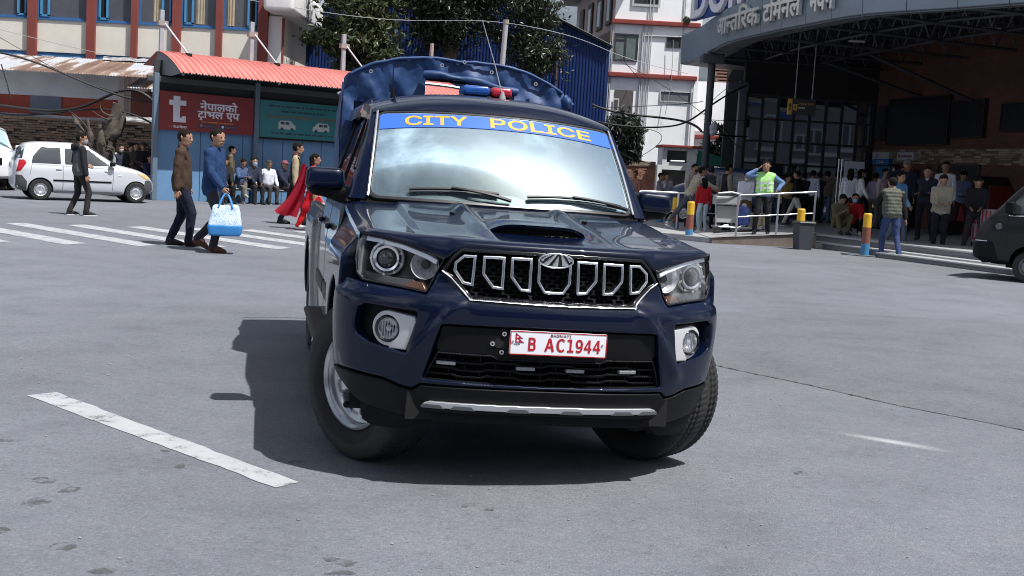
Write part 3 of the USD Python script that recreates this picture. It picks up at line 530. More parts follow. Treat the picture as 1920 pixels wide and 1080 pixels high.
cowl = np.array([[[u, -.26 - .14 * (abs(u) / .75) ** 2, 1.195 - .012 * abs(u)], [u, -.33 - .125 * (abs(u) / .72) ** 2, 1.226]] for u in np.linspace(-.76, .76, 31)])
cp('cowl', grid(cowl), blackp)

# ---- roof, pillars
us = np.linspace(-1, 1, 41)
_rc = PchipInterpolator([0, .05, .12, .22, .40, .8, 1.40], [0, .045, .075, .098, .118, .124, .112])
RV = np.zeros((41, 30, 3))
for i, q in enumerate(us):
    d = np.linspace(0, 1, 30) ** 1.6 * 1.40; top = ws(np.array(q * 1.005), np.array(1.012), .006)
    crown = (1 - .50 * abs(q) ** 3)
    RV[i] = np.c_[np.full(30, top[0]) * (1 + .035 * np.clip(d / .4, 0, 1)), top[1] - d * (1.40 + top[1] * 0) / 1.40 * (2.12 + top[1]) / 1.40, top[2] + _rc(d) * crown]
eL = RV[0] * 1.0; drop = lambda R, s: np.stack([R, R + np.array([s * .022, 0, -.010]), R + np.array([s * .032, 0, -.045]), R + np.array([s * .036, 0, -.085])], 0)
cp('roof', cat(grid(RV), grid(drop(RV[0], -1)[::-1]), grid(drop(RV[-1], 1)), grid(np.stack([RV[:, -1], RV[:, -1] - [0, 0, .3]], 1))), navy, smooth=40)
for sgn in (-1, 1):
    b = np.linspace(-.03, 1.03, 24); e = ws(np.full(24, sgn * 1.015), b, .0)
    o1 = e + np.c_[np.full(24, sgn * .022), np.full(24, -.012), np.full(24, .0)]; wv = np.clip(e[:, 2], 1.16, 1.76)
    o2 = np.c_[sgn * (side_u(wv) + .004), e[:, 1] - .075, e[:, 2] + .0]; o3 = np.c_[sgn * (side_u(wv) - .002), e[:, 1] - .13, e[:, 2] - .0]
    V = np.stack([e, o1, (o1 + o2) / 2 + np.array([sgn * .010, .012, 0]), o2, o3]); cp('windscreen_pillar', grid(V if sgn > 0 else V[::-1]), navy, smooth=60)
    cp('rain_channel', tube([[sgn * (side_u(w) + .004), v, w] for v, w in ((-.62, 1.36), (-.80, 1.56), (-1.0, 1.70), (-1.25, 1.765), (-2.1, 1.765))], .012, 8), glossblack)
cp('cab_back', bx(-.70, .70, -2.13, -2.115, 1.0, 1.80), navy)
# ---- inside
ivory = M('seat_fabric', (.30, .30, .29), rough=.85, var=.15)
cp('dashboard', cat(rbox(-.70, .70, -.98, -.42, .90, 1.17, .07), rbox(-.50, -.20, -.98, -.75, 1.1, 1.215, .05)), M('dash', (.05, .055, .06), rough=.6))
for u in (-.36, .36):
    s_ = cp('seat', cat(rbox(u - .25, u + .25, -1.75, -1.20, .70, .92, .08), rbox(u - .24, u + .24, -1.80, -1.62, .85, 1.42, .07)), ivory)
    cp('headrest', rbox(u - .13, u + .13, -1.78, -1.66, 1.44, 1.62, .05), ivory, parent=s_)
sw = lathe([(.175 + .014 * math.cos(t), .014 * math.sin(t)) for t in np.linspace(0, 2 * math.pi, 9)], 32, 'y')
sw.apply_transform(trimesh.transformations.rotation_matrix(-.45, (1, 0, 0))); sw.apply_translation((.36, -1.02, 1.13)); swm = mir(sw)
cp('steering_wheel', cat(swm, cyl((-.36, -1.02, 1.13), (-.36, -.85, 1.05), .03), bx(-.52, -.20, -1.03, -1.01, 1.11, 1.15)), blackp)
cp('interior_mirror', cat(rbox(-.12, .12, -.86, -.83, 1.56, 1.62, .012), cyl((0, -.84, 1.6), (0, -.76, 1.67), .01)), blackp)
# ---- mirrors
def soft(m, L=.015, it=5):
    t = tm(m.refine_to_length(L)); t.merge_vertices(); trimesh.smoothing.filter_taubin(t, iterations=it); return t
for sgn in (1, -1):
    mm = soft(manifold3d.Manifold.batch_hull([manifold3d.Manifold.sphere(r, 20).translate((sgn * x, y, z)) for x, y, z, r in ((1.000, -.672, 1.318, .037), (1.008, -.664, 1.272, .032), (.868, -.672, 1.322, .035), (.86, -.664, 1.275, .030), (1.0, -.78, 1.32, .03), (.87, -.78, 1.32, .03), (1.0, -.77, 1.27, .03), (.87, -.77, 1.27, .03))]))
    m_ = cp('wing_mirror', mm, navy, smooth=50)
    lo = soft(manifold3d.Manifold.batch_hull([manifold3d.Manifold.sphere(r, 16).translate((sgn * x, y, z)) for x, y, z, r in ((1.012, -.70, 1.262, .028), (.985, -.70, 1.232, .030), (.86, -.70, 1.222, .032), (.85, -.70, 1.27, .03), (1.0, -.77, 1.26, .026), (.87, -.77, 1.24, .03))]))
    cp('mirror_base', lo, blackp, smooth=50, parent=m_)
    cp('mirror_arm', tm(manifold3d.Manifold.batch_hull([manifold3d.Manifold.sphere(r, 12).translate((sgn * x, y, z)) for x, y, z, r in ((.93, -.71, 1.225, .03), (.80, -.68, 1.225, .04), (.80, -.70, 1.185, .03), (.90, -.72, 1.212, .025))])), blackp, smooth=50, parent=m_)
    cp('mirror_glass', bx(sgn * .86, sgn * 1.01, -.813, -.811, 1.25, 1.345), chrome, parent=m_)

# ---- number plate
PLv = float(fsurf(np.array([[0, .69]]), 0)[0, 1]) - .002
def flat(d): return lambda P, o: np.c_[P[:, 0], np.full(len(P), PLv + d) + o, P[:, 1]]
pl = sbox(-.217, .639, .217, .743).buffer(-.008).buffer(.008, quad_segs=6)
NP = cp('number_plate', panel(pl, flat(.016), h=.05, rim=.002, depth=.006), M('plate_white', (.74, .76, .80), rough=.35, var=.03, scale=4))
pred = M('plate_red', (.42, .012, .02), rough=.4, var=.05)
cp('plate_border', panel(pl.buffer(-.0005).difference(pl.buffer(-.0045)), flat(.0175), h=.01, rim=0, depth=.0005), pred, parent=NP)
def ptext(polys, x0, x1, z0, z1, mat, name):
    b = polys.bounds; p = affinity.translate(polys, -b[0], -b[1]); p = affinity.scale(p, (x1 - x0) / (b[2] - b[0]), (z1 - z0) / (b[3] - b[1]), origin=(0, 0)); p = affinity.translate(p, x0, z0)
    return cp(name, extr(p, .0012, 'xz', PLv + .0165), mat, smooth=False, parent=NP)
ptext(GL('B'), -.135, -.102, .658, .716, pred, 'character'); 
for ch, a, b in (('A', -.062, -.020), ('C', -.010, .025), ('1', .038, .068), ('9', .076, .108), ('4', .114, .148), ('4', .154, .188)): ptext(GL(ch), a, b, .658, .716, pred, 'character')
ptext(GL('BAGMATI'), -.038, .052, .722, .733, M('plate_brown', (.14, .02, .03), rough=.5), 'province_name')
ptext(GL('NEP'), -.198, -.172, .682, .688, M('plate_blue', (.02, .04, .2), rough=.5), 'country_code')
flagp = Polygon([(-.192, .693), (-.158, .693), (-.182, .710), (-.164, .711), (-.192, .731)])
cp('flag_mark', extr(flagp.buffer(.0015, join_style=2), .0008, 'xz', PLv + .0165), M('flag_blue', (.03, .03, .2), rough=.5), smooth=False, parent=NP)
cp('flag_field', cat(extr(flagp, .0008, 'xz', PLv + .0172)), pred, smooth=False, parent=NP)
cp('flag_sun', cat(extr(Point(-.184, .700).buffer(.0045, quad_segs=4), .0008, 'xz', PLv + .0178), extr(Point(-.185, .7165).buffer(.0038, quad_segs=4), .0008, 'xz', PLv + .0178)), M('plate_white', 0), smooth=False, parent=NP)
for u in (-.204, .196): cp('plate_screw', cyl((u, PLv + .016, .697), (u, PLv + .020, .697), .005, 10), chrome, parent=NP)
for u, w in ((-.214, .710), (-.262, .664), (-.219, .629)):
    y = float(fsurf(np.array([[S(u, w), w]]), -.016)[0, 1]); cp('plate_bolt', cat(cyl((u, y - .01, w), (u, y + .006, w), .010, 12)), satin); cp('bolt_hole', cyl((u, y, w), (u, y + .0065, w), .005, 10), dark)
cp('sensor_hole', cyl((-.234, .76, .668), (-.234, float(fsurf(np.array([[S(.234, .668), .668]]), -.015)[0, 1]) + .001, .668), .022, 16), dark)

# ---- roof furniture: light bar, aerials
LB = cp('light_bar', cat(rbox(-.145, .165, -1.40, -1.24, 1.832, 1.848, .006), bx(-.10, -.07, -1.34, -1.3, 1.80, 1.835), bx(.09, .12, -1.34, -1.3, 1.80, 1.835)), blackp)
def hump(x0, x1):
    return rbox(x0, x1, -1.41, -1.23, 1.848, 1.905, .018)
cp('blue_light', hump(-.125, .04), M('lamp_blue', (.01, .07, .30), rough=.12, coat=.6, var=.25, scale=30), parent=LB)
cp('red_light', hump(.045, .175), M('lamp_red', (.35, .012, .03), rough=.12, coat=.6, var=.25, scale=30), parent=LB)
cp('aerial', cat(lathe([(.028, 1.805), (.024, 1.83), (.008, 1.875), (0, 1.88)], 16, 'z').apply_translation((.10, -1.16, 0)), tube([[.10, -1.16, 1.85], [.055, -1.21, 2.02], [-.03, -1.30, 2.30]], [.004, .003, .002], 6)), M('aerial_grey', (.25, .26, .27), rough=.4))
cp('aerial', cat(lathe([(.016, 1.775), (.013, 1.80), (.008, 1.83), (0, 1.835)], 12, 'z').apply_translation((-.565, -1.02, 0)), tube([[-.565, -1.02, 1.82], [-.57, -1.05, 1.98]], [.0045, .003], 6)), blackp)
# ---- tarpaulin canopy over the bed
tarp = M('tarpaulin_blue', (.014, .046, .140), rough=.55, var=.18, scale=5, bump=.35, bscale=14, spec=.4, rvar=.06)
def arch_w(q):     # roof line of the canopy, q in -1..1
    return 1.985 + .148 * (1 - np.abs(q) ** 3.0)
Vc = np.zeros((56, 44, 3)); 
for j, t in enumerate(np.linspace(0, 1, 44)):
    v = -2.19 - 1.55 * t; nar = 1 - .09 * t; sag = .028 * math.sin(math.pi * ((t * 3) % 1)) ** 2
    for i, k in enumerate(np.linspace(-1, 1, 56)):
        a = abs(k); sg = np.sign(k)
        if a < .62: q = k / .62; p = np.array([q * .725 * nar, v, arch_w(q) - .0 - sag * (1 - a)])
        else:
            r = (a - .62) / .38; p = np.array([sg * nar * (.725 + .045 * min(r * 5, 1) ** .6 + .02 * r - sag * .5 * math.sin(3 * r)), v, 1.985 - 1.02 * max(r - .05, 0) - .02 * min(r * 6, 1)])
        Vc[i, j] = p
nz = meshkit.fbm(Vc * [5, 4, 5], 4, 3) - .5; nz2 = meshkit.fbm(Vc * [16, 14, 16], 3, 9) - .5
Vc[..., 2] += nz * .030 + nz2 * .014; Vc[..., 0] += np.sign(Vc[..., 0]) * (nz * .05 + nz2 * .03)
CN = cp('canopy', cat(grid(Vc)), tarp, smooth=60)
qs = np.linspace(-1, 1, 61)
fo_ = Polygon([(-.768, 1.05)] + [(-.768, 1.95), (-.74, 1.985)] + [(.725 * q, arch_w(q) - .004) for q in np.linspace(-1, 1, 40)] + [(.735, 1.98), (.758, 1.94), (.758, 1.05)])
hole = Polygon([(-.225, 1.70), (-.225, 2.0), (-.10, 2.0), (.15, 1.985), (.38, 1.945), (.40, 1.70)])
def tfront(P, o):
    f = meshkit.fbm(np.c_[P * 4.5, P[:, :1] * 0], 4, 5) - .5; g = meshkit.fbm(np.c_[P[:, :1] * 9 + P[:, 1:] * 6, P[:, 1:] * 2, P[:, :1] * 0], 3, 8) - .5
    return np.c_[P[:, 0], -2.185 + f * .10 + g * .06 + (np.abs(meshkit.fbm(np.c_[P[:, :1] * 14 - P[:, 1:] * 9, P[:, 1:] * 5, P[:, :1] * 0], 3, 2) - .5)) * .06 + o, P[:, 1]]
cp('front_sheet', panel(fo_.difference(hole), tfront, h=.03, rim=.004, depth=.006), tarp, smooth=60, parent=CN)
roll = spline([(-.25, -2.14, 2.02), (-.1, -2.12, 2.015), (.05, -2.11, 2.005), (.2, -2.12, 1.985), (.40, -2.15, 1.955)], 24)
cp('rolled_flap', noisy(tube(roll, .022 + .007 * np.sin(np.linspace(0, 14, 24)), 12), .010, 14), tarp, smooth=60, parent=CN)
hem = np.array([[.725 * q, -2.165, arch_w(q) - .006] for q in np.linspace(-1, 1, 50)]); hem[:, 2] += (meshkit.fbm(hem * [5, 1, 1], 3, 4) - .5) * .02
cp('hem', noisy(tube(hem, .011, 8), .006, 12, 3), tarp, smooth=60, parent=CN)
for u, w in ((-.60, 2.00), (-.13, 2.085), (.02, 2.12), (.21, 2.07), (.52, 2.02)): cp('eyelet', lathe([(.013, 0), (.013, .006), (.007, .006), (.007, 0)], 12, 'y').apply_translation((u, -2.13, w)), satin, parent=CN)
cp('side_knot', noisy(trimesh.creation.icosphere(3, .05).apply_translation((.758, -2.18, 1.92)), .03, 20, 5), tarp, smooth=60, parent=CN)
cp('rope', tube(spline([(.775, -2.16, 1.9), (.80, -2.15, 1.6), (.79, -2.15, 1.2)], 8), .007, 6), blackp, parent=CN)
cp('hoop', cat(*[tube([[.70 * q, v, arch_w(q) - .05] for q in np.linspace(-1, 1, 16)], .014, 6) for v in (-2.25, -2.8, -3.4, -3.9)]), M('steel_grey', (.3, .3, .31), rough=.5, metal=.5), parent=CN)

# ---- wheels
def tyre():
    n = 240; prof = [(.238, -.088), (.255, -.112), (.29, -.124), (.325, -.126), (.352, -.121), (.372, -.108), (.378, -.098), (.382, -.075), (.383, -.068), (.384, -.045), (.384, -.038), (.385, -.012), (.385, .012), (.384, .038), (.384, .045), (.383, .068), (.382, .075), (.378, .098), (.372, .108), (.352, .121), (.325, .126), (.29, .124), (.255, .112), (.238, .088)]
    pr = np.array(prof); a = np.arange(n) / n * 2 * np.pi; R = np.broadcast_to(pr[:, 0], (n, len(pr))).copy()
    tread = np.abs(pr[:, 1]) < .1
    for j in np.nonzero(np.abs(pr[:, 1]) < .112)[0]:
        x = pr[j, 1]; row = int((x + .13) / .052)
        ph = (np.arange(n) + row * 1.5) % 3; cut = ph < .8
        R[cut, j] -= .0045
        if abs(abs(x) - .0565) < .014 or abs(x) < .0: R[:, j] -= 0
    for j in np.nonzero((np.abs(np.abs(pr[:, 1]) - .0715) < .005) | (np.abs(np.abs(pr[:, 1]) - .0415) < .005))[0]: R[:, j] -= .008 * (j % 2)
    V = np.stack([np.broadcast_to(pr[None, :, 1], R.shape), np.cos(a)[:, None] * R, np.sin(a)[:, None] * R], -1)
    return grid(V, closed_u=True)
def rim_face():
    R = .212; holes = []
    for k in range(6):
        t = k * math.pi / 3
        h = Polygon([(.085 * math.cos(-.22), .085 * math.sin(-.22)), (.178 * math.cos(-.34), .178 * math.sin(-.34)), (.186, 0), (.178 * math.cos(.34), .178 * math.sin(.34)), (.085 * math.cos(.22), .085 * math.sin(.22))]).buffer(-.016).buffer(.016, quad_segs=6)
        holes.append(affinity.rotate(h, math.degrees(t), origin=(0, 0)))
    disc = Point(0, 0).buffer(R, quad_segs=24).difference(unary_union(holes))
    def f(P, o):
        r = np.hypot(P[:, 0], P[:, 1]); return np.c_[.055 + .030 * (r / R) ** 2 - .018 * np.exp(-((r - .19) / .03) ** 2) + .018 * np.exp(-(r / .05) ** 2) + o, P[:, 0], P[:, 1]]
    return panel(disc, f, h=.014, rim=.014, depth=.035)
ty, rf = tyre(), rim_face()
rl = lathe([(.214, .098), (.226, .112), (.236, .108), (.240, .092), (.214, .07), (.200, 0), (.214, -.09), (.236, -.108)], 56)
cap = lathe([(.036, .068), (.034, .088), (.024, .094), (0, .095)], 28)
disc_ = lathe([(.150, -.005), (.150, .012), (.06, .016), (.0, .02)], 40)
alloy = M('alloy_silver', (.56, .57, .59), rough=.30, metal=.85, var=.06)
for (u, v, st, nm) in ((-.694, .13, 32, 'l'), (.700, .13, 31, 'r'), (-.742, -3.04, 0, 'l'), (.742, -3.04, 0, 'r')):
    sg = -1 if u < 0 else 1
    # steering: the wheels' fronts point to image right
    Rz = trimesh.transformations.rotation_matrix(-math.radians(st), (0, 0, 1)); Rs = trimesh.transformations.rotation_matrix(random.random() * 6, (1, 0, 0))
    fin = lambda m: m.copy().apply_transform(Rs).apply_scale(1).apply_transform(np.diag([sg, 1., 1, 1])).apply_transform(Rz).apply_translation((u, v, .383))
    w_ = cp('wheel', fin(ty), rubber, lean=False, smooth=35)
    cp('rim', cat(fin(rf), fin(rl)), alloy, parent=w_, lean=False, smooth=40)
    cp('hub_cap', fin(cap), alloy, parent=w_, lean=False, smooth=40)
    cp('brake_disc', fin(disc_), M('brake_steel', (.10, .10, .10), rough=.5, metal=.6), parent=w_, lean=False)
# ================================================================ people
MF = manifold3d.Manifold
def sph(p, r, n=10): return MF.sphere(r, n).translate(tuple(map(float, p)))
def bone(a, b, ra, rb, n=10): return MF.batch_hull([sph(a, ra, n), sph(b, rb, n)])
def hull(pts, n=10): return MF.batch_hull([sph(p[:3], p[3], n) for p in pts])
def melt(parts, L=.03, it=6, amp=0.0, seed=0, sc=9):
    m = MF.batch_boolean(parts, manifold3d.OpType.Add).refine_to_length(L); t = tm(m); t.merge_vertices()
    trimesh.smoothing.filter_taubin(t, lamb=.5, nu=.53, iterations=it)
    if amp:
        v = t.vertices; n = t.vertex_normals
        f = meshkit.fbm(v * [sc, sc, sc * .8] + seed * 3.1, 3, seed) - .5; t.vertices = v + n * (f * amp * 2)[:, None]
    return t
def ik(a, t, l1, l2, pole):
    a, t, pole = np.asarray(a, float), np.asarray(t, float), np.asarray(pole, float); d = t - a; L = min(np.linalg.norm(d), (l1 + l2) * .999); d = d / (np.linalg.norm(d) + 1e-9)
    c = (l1 * l1 + L * L - l2 * l2) / (2 * L); h = math.sqrt(max(l1 * l1 - c * c, 0)); p = pole - d * (pole @ d); p /= np.linalg.norm(p) + 1e-9
    return a + d * c + p * h, a + d * L
def rotz(p, a): c, s = math.cos(a), math.sin(a); p = np.asarray(p, float); return np.array([c * p[0] - s * p[1], s * p[0] + c * p[1], p[2]])
cloth_cache = {}
def cloth(c, rough=.85, name='cloth', sheen=0.0):
    k = f"{name}_{'_'.join(str(int(round(x * 1000))) for x in c)}"
    return M(k, c, rough=rough, var=.16, scale=18, bump=.7, bscale=20, spec=.2)
SKIN = {'a': (.30, .165, .105), 'b': (.22, .115, .07), 'c': (.36, .21, .14)}
def person(label, loc, face, h=1.70, top=(.1, .1, .1), legs=(.02, .02, .03), shoes=(.02, .02, .02), hair=(.008, .007, .006), skin='a', feet=None, hands=None, lean=0.0, head=0.0, nod=0.0, seat=None,
           jacket=True, hem=-.06, long=False, collar=None, group=None, mask=None, sleeves=None, knees=None, elbows=None, long_hair=False, vest=None, cap=None, fat=1.0, shorts=False, extra=None, toes=(0, 0), puffy=False, skirt=None, sole=None):
    """face: direction the person faces, degrees from world +x. Local axes: x = the person's left ... right-handed: y forward, x right, z up; left = -x."""
    k = h / 1.70
    t = thing('person', label, 'person', loc, face - 90, group)
    hz = .92 if seat is None else seat + .09
    P = np.array([0, 0 if seat is None else -.05, hz]); up = np.array([0, math.sin(lean), math.cos(lean)]); fw = np.array([0, math.cos(lean), -math.sin(lean)]); X_ = np.array([1., 0, 0])
    feet = feet or [(-.10, .02, 0), (.10, -.02, 0)]; hands = hands or [(-.25, .04, .80), (.25, .04, .80)]
    T = lambda x, y, z: P + X_ * x + fw * y + up * z
    sh = [T(-.175, -.01, .47), T(.175, -.01, .47)]; nk = T(0, .0, .53); hc = T(0, .035, .685) + np.array([0, .02, 0]) * lean
    hip = [P + np.array([-.09, 0, -.02]), P + np.array([.09, 0, -.02])]
    kn, an, el, wr = [], [], [], []
    for i, s in enumerate((-1, 1)):
        f = np.array(feet[i], float); a_t = f + [0, -.04, .085]
        q, a2 = ik(hip[i], a_t, .435, .415, (knees[i] if knees else (s * .06, 1, .1))); kn.append(q); an.append(a2)
        q, w2 = ik(sh[i], np.array(hands[i], float), .285, .255, (elbows[i] if elbows else (s * .5, -1, -.4))); el.append(q); wr.append(w2)
    fl_ = fat
    # body (skin): one continuous figure
    Rh = trimesh.transformations.euler_matrix(-nod, 0, head, 'rxyz')[:3, :3]
    HD = lambda x, y, z: hc + Rh @ np.array([x, y, z])
    B_ = [hull([(*HD(0, -.012, .022), .096), (*HD(0, .012, .03), .090), (*HD(0, .035, -.02), .070)], 14), hull([(*HD(0, .02, .0), .074), (*HD(-.018, .048, -.085), .034), (*HD(.018, .048, -.085), .034), (*HD(-.04, .0, -.07), .035), (*HD(.04, .0, -.07), .035)], 12),
          hull([(*HD(0, .098, .005), .012), (*HD(0, .114, -.030), .014), (*HD(-.016, .098, -.036), .010), (*HD(.016, .098, -.036), .010)], 8),
          hull([(*HD(-.03, .092, -.062), .008), (*HD(.03, .092, -.062), .008), (*HD(0, .098, -.058), .010)], 8),
          *[hull([(*HD(s * .094, -.008, .0), .016), (*HD(s * .096, -.014, .028), .014)], 8) for s in (-1, 1)],
          hull([(*HD(0, -.02, -.05), .058), (*nk, .056), (*T(0, -.01, .47), .065)]),
          hull([(*T(-.06, 0, .02), .085), (*T(.06, 0, .02), .085), (*T(-.05, 0, .18), .085), (*T(.05, 0, .18), .085)]), hull([(*T(-.05, 0, .18), .085), (*T(.05, 0, .18), .085), (*T(-.08, 0, .36), .078), (*T(.08, 0, .36), .078)]), hull([(*T(-.08, 0, .36), .078), (*T(.08, 0, .36), .078), (*sh[0], .045), (*sh[1], .045), (*T(0, -.01, .49), .055)])]
    for i, s in enumerate((-1, 1)):
        B_ += [bone(hip[i], kn[i], .075, .052), bone(kn[i], an[i], .050, .036), bone(sh[i], el[i], .046, .038), bone(el[i], wr[i], .037, .026)]
        ft = np.array(feet[i], float); B_ += [bone(an[i], ft + [0, .05, .05], .036, .03)]
        d = wr[i] - el[i]; d /= np.linalg.norm(d); side = np.cross(d, [0, 1, 0.2]); side /= np.linalg.norm(side) + 1e-9; nn = np.cross(side, d)
        pc = wr[i] + d * .085
        B_.append(hull([(*wr[i], .024), (*(pc + nn * .028), .013), (*(pc - nn * .028), .013)], 8))
        for q_, l in ((-.030, .055), (-.010, .068), (.010, .064), (.030, .048)):
            b0 = pc + nn * q_; b1 = b0 + d * l * .55 + side * s * .004; b2 = b1 + d * l * .35 + side * (-s) * .022
            B_ += [bone(b0, b1, .0095, .0088, 6), bone(b1, b2, .0088, .0075, 6)]
        th0 = wr[i] + d * .03 + nn * .022; th1 = th0 + nn * .034 + d * .03; B_ += [bone(th0, th1, .013, .011, 6), bone(th1, th1 + d * .032, .011, .009, 6)]
    sk = SKIN[skin]
    part(t, 'body', melt(B_, .018, 3).apply_scale(k), M('skin_' + skin, sk, rough=.5, var=.08, scale=20, extra=None), smooth=80)
    # face
    part(t, 'eyes', cat(*[trimesh.creation.icosphere(1, .011).apply_scale((1.3, .6, .7)).apply_transform(np.block([[Rh, (HD(s * .033, .0985, .012))[:, None]], [np.zeros((1, 3)), 1]])) for s in (-1, 1)]).apply_scale(k), M('eye_dark', (.02, .015, .012), rough=.3), kind='stuff')
    # hair
    e = MF.sphere(1, 20).scale((.099, .112, .106)).translate((0, -.013, .030))
    cut = MF.cube((.4, .2, .2)).translate((-.2, .052, -.145)).rotate((0, 0, 0)); cut2 = MF.cube((.4, .24, .2)).translate((-.2, -.03, -.178)); cut3 = MF.cube((.4, .4, .2)).translate((-.2, -.2, -.27))
    hr = e - cut - cut2 - cut3
    if long_hair: hr = hr + hull([(0, -.06, .02, .085), (-.05, -.07, -.08, .05), (.05, -.07, -.08, .05), (-.06, -.075, -.26, .035), (.06, -.075, -.26, .035)])
    hm = tm(hr.refine_to_length(.02)); hm = noisy(hm, .006, 40, 3); hm.apply_transform(np.block([[Rh, hc[:, None]], [np.zeros((1, 3)), 1]]))
    if cap is not None:
        c_ = tm((MF.sphere(1, 20).scale((.108, .122, .118)).translate((0, -.012, .035)) - MF.cube((.4, .4, .3)).translate((-.2, -.2, -.25))) + MF.cylinder(.012, .075, .07, 20).scale((1, 1.15, 1)).translate((0, .10, .048)))
        c_.apply_transform(np.block([[Rh, hc[:, None]], [np.zeros((1, 3)), 1]])); part(t, 'cap', c_.apply_scale(k), cloth(cap), smooth=50)
    part(t, 'hair', hm.apply_scale(k), M('hair_%d' % int(hair[0] * 1000), hair, rough=.9, spec=.15, var=.3, scale=60), smooth=80)
    if mask is not None:
        m_ = hull([(*HD(0, .108, -.035), .018), (*HD(-.05, .075, -.03), .012), (*HD(.05, .075, -.03), .012), (*HD(0, .088, -.095), .016), (*HD(-.045, .05, -.08), .012), (*HD(.045, .05, -.08), .012)], 10)
        part(t, 'face_mask', tm(m_).apply_scale(k), cloth(mask), smooth=60)
    # trousers
    g = .018 * fl_; leg = []
    lt = cloth(legs)
    if skirt is None:
        leg += [hull([(*(hip[0] + [0, 0, .05]), .105 * fl_), (*(hip[1] + [0, 0, .05]), .105 * fl_), (*T(-.06, 0, .10), .10 * fl_), (*T(.06, 0, .10), .10 * fl_)])]
        for i in (0, 1):
            end = an[i] if not shorts else kn[i] * .6 + an[i] * .4
            leg += [bone(hip[i], kn[i], .095 * fl_, .068 * fl_), bone(kn[i], an[i] + (kn[i] - an[i]) * .08, .068 * fl_, .056)]
            B2 = an[i] + [0, 0, .0]; leg += [bone(an[i] + (kn[i] - an[i]) * .25, B2, .058, .060)]
        part(t, 'trousers', melt(leg, .024, 4, .015, 3, 10).apply_scale(k), lt, smooth=80)
    else:
        z0 = skirt; mid = (an[0] + an[1]) / 2
        leg = [hull([(*T(-.07, 0, .08), .10), (*T(.07, 0, .08), .10), (kn[0][0] - .04, kn[0][1], kn[0][2], .10), (kn[1][0] + .04, kn[1][1], kn[1][2], .10)]), hull([(kn[0][0] - .04, kn[0][1], kn[0][2], .10), (kn[1][0] + .04, kn[1][1], kn[1][2], .10), (an[0][0] - .03, an[0][1], z0 + .04, .09), (an[1][0] + .03, an[1][1], z0 + .04, .09)])]
        part(t, 'skirt', melt(leg, .03, 4, .016, 5, 7).apply_scale(k), lt, smooth=80)
    # shoes
    for i in (0, 1):
        f = np.array(feet[i], float); d = np.array([(-.10, .22)[i] * .6, 1, 0]); d /= np.linalg.norm(d); pt = toes[i]
        dz = lambda p, a: p + [0, 0, (a * pt)]
        sh_ = hull([(*dz(f - d * .07 + [0, 0, .042], -.0), .040), (*(an[i] + [0, 0, -.005]), .044), (*dz(f + d * .06 + [0, 0, .034], .06), .036), (*dz(f + d * .15 + [0, 0, .026], .15), .028)], 10)
        m_ = tm(sh_.refine_to_length(.03)); part(t, 'shoe', m_.apply_scale(k), cloth(shoes, .5, 'shoe'), smooth=60)
        if sole is not None: 
            so = hull([(*dz(f - d * .07 + [0, 0, .012], 0), .040), (*dz(f + d * .15 + [0, 0, .010], .15), .031)], 10).trim_by_plane((0, 0, -1), -(f[2] + .02 + max(pt, 0) * .1)); part(t, 'shoe_sole', tm(so).apply_scale(k), cloth(sole), smooth=40)
    # upper garment
    tp = cloth(top, .6 if puffy else .85, 'puffy' if puffy else 'cloth'); g = .022 * fl_ if jacket else .012; hz_ = hem
    def torso(g, hem, x=1.0):
        o = [hull([(*T(-.075, 0, .10), .105 * fl_ + g), (*T(.075, 0, .10), .105 * fl_ + g), (*T(-.085, 0, .36), .086 + g), (*T(.085, 0, .36), .086 + g)]), hull([(*T(-.085, 0, .36), .086 + g), (*T(.085, 0, .36), .086 + g), (*sh[0], .052 + g), (*sh[1], .052 + g), (*T(0, -.012, .50), .055 + g)])]
        if hem < .05:
            hp = (hip[0] + hip[1]) / 2
            if seat is None: o.append(hull([(*T(-.075, 0, .10), .105 * fl_ + g), (*T(.075, 0, .10), .105 * fl_ + g), (*(hp + [-.085, 0, hem + .12]), .10 * fl_ + g), (*(hp + [.085, 0, hem + .12]), .10 * fl_ + g)]))
        return o
    Tt = torso(g, hz_); sc_ = cloth(sleeves) if sleeves is not None else None
    slv = []
    for i in (0, 1):
        e_, w_ = el[i], wr[i] - (wr[i] - el[i]) * (.06 if sleeves != 'short' else 0)
        slv += [bone(sh[i], e_, .055 + g, .050 + g * .8), bone(e_, w_, .050 + g * .8, .036 + g * .7)]
    if sc_ is None: Tt += slv
    else: part(t, 'sleeves', melt(slv, .026, 3, .008, 2, 11).apply_scale(k), sc_, smooth=80)
    if skirt is None and long:
        Tt.append(hull([(*T(-.08, 0, .0), .115), (*T(.08, 0, .0), .115), (kn[0][0] - .02, kn[0][1], kn[0][2] + .02, .105), (kn[1][0] + .02, kn[1][1], kn[1][2] + .02, .105)]))
    tmsh = melt(Tt, .022, 4, .020 if jacket else .013, 1, 11)
    if puffy:
        v = tmsh.vertices; n = tmsh.vertex_normals; tmsh.vertices = v + n * (.013 * np.abs(np.sin((v[:, 2] - P[2]) * 2 * math.pi / .15)))[:, None]
    part(t, 'jacket' if jacket else 'shirt', tmsh.apply_scale(k), tp, smooth=80)
    if collar is not None:
        part(t, 'collar', melt([hull([(*T(-.05, .0, .50), .045), (*T(.05, .0, .50), .045), (*T(0, -.03, .545), .05), (*T(0, .04, .52), .045)])], .02, 3).apply_scale(k), cloth(collar), smooth=80)
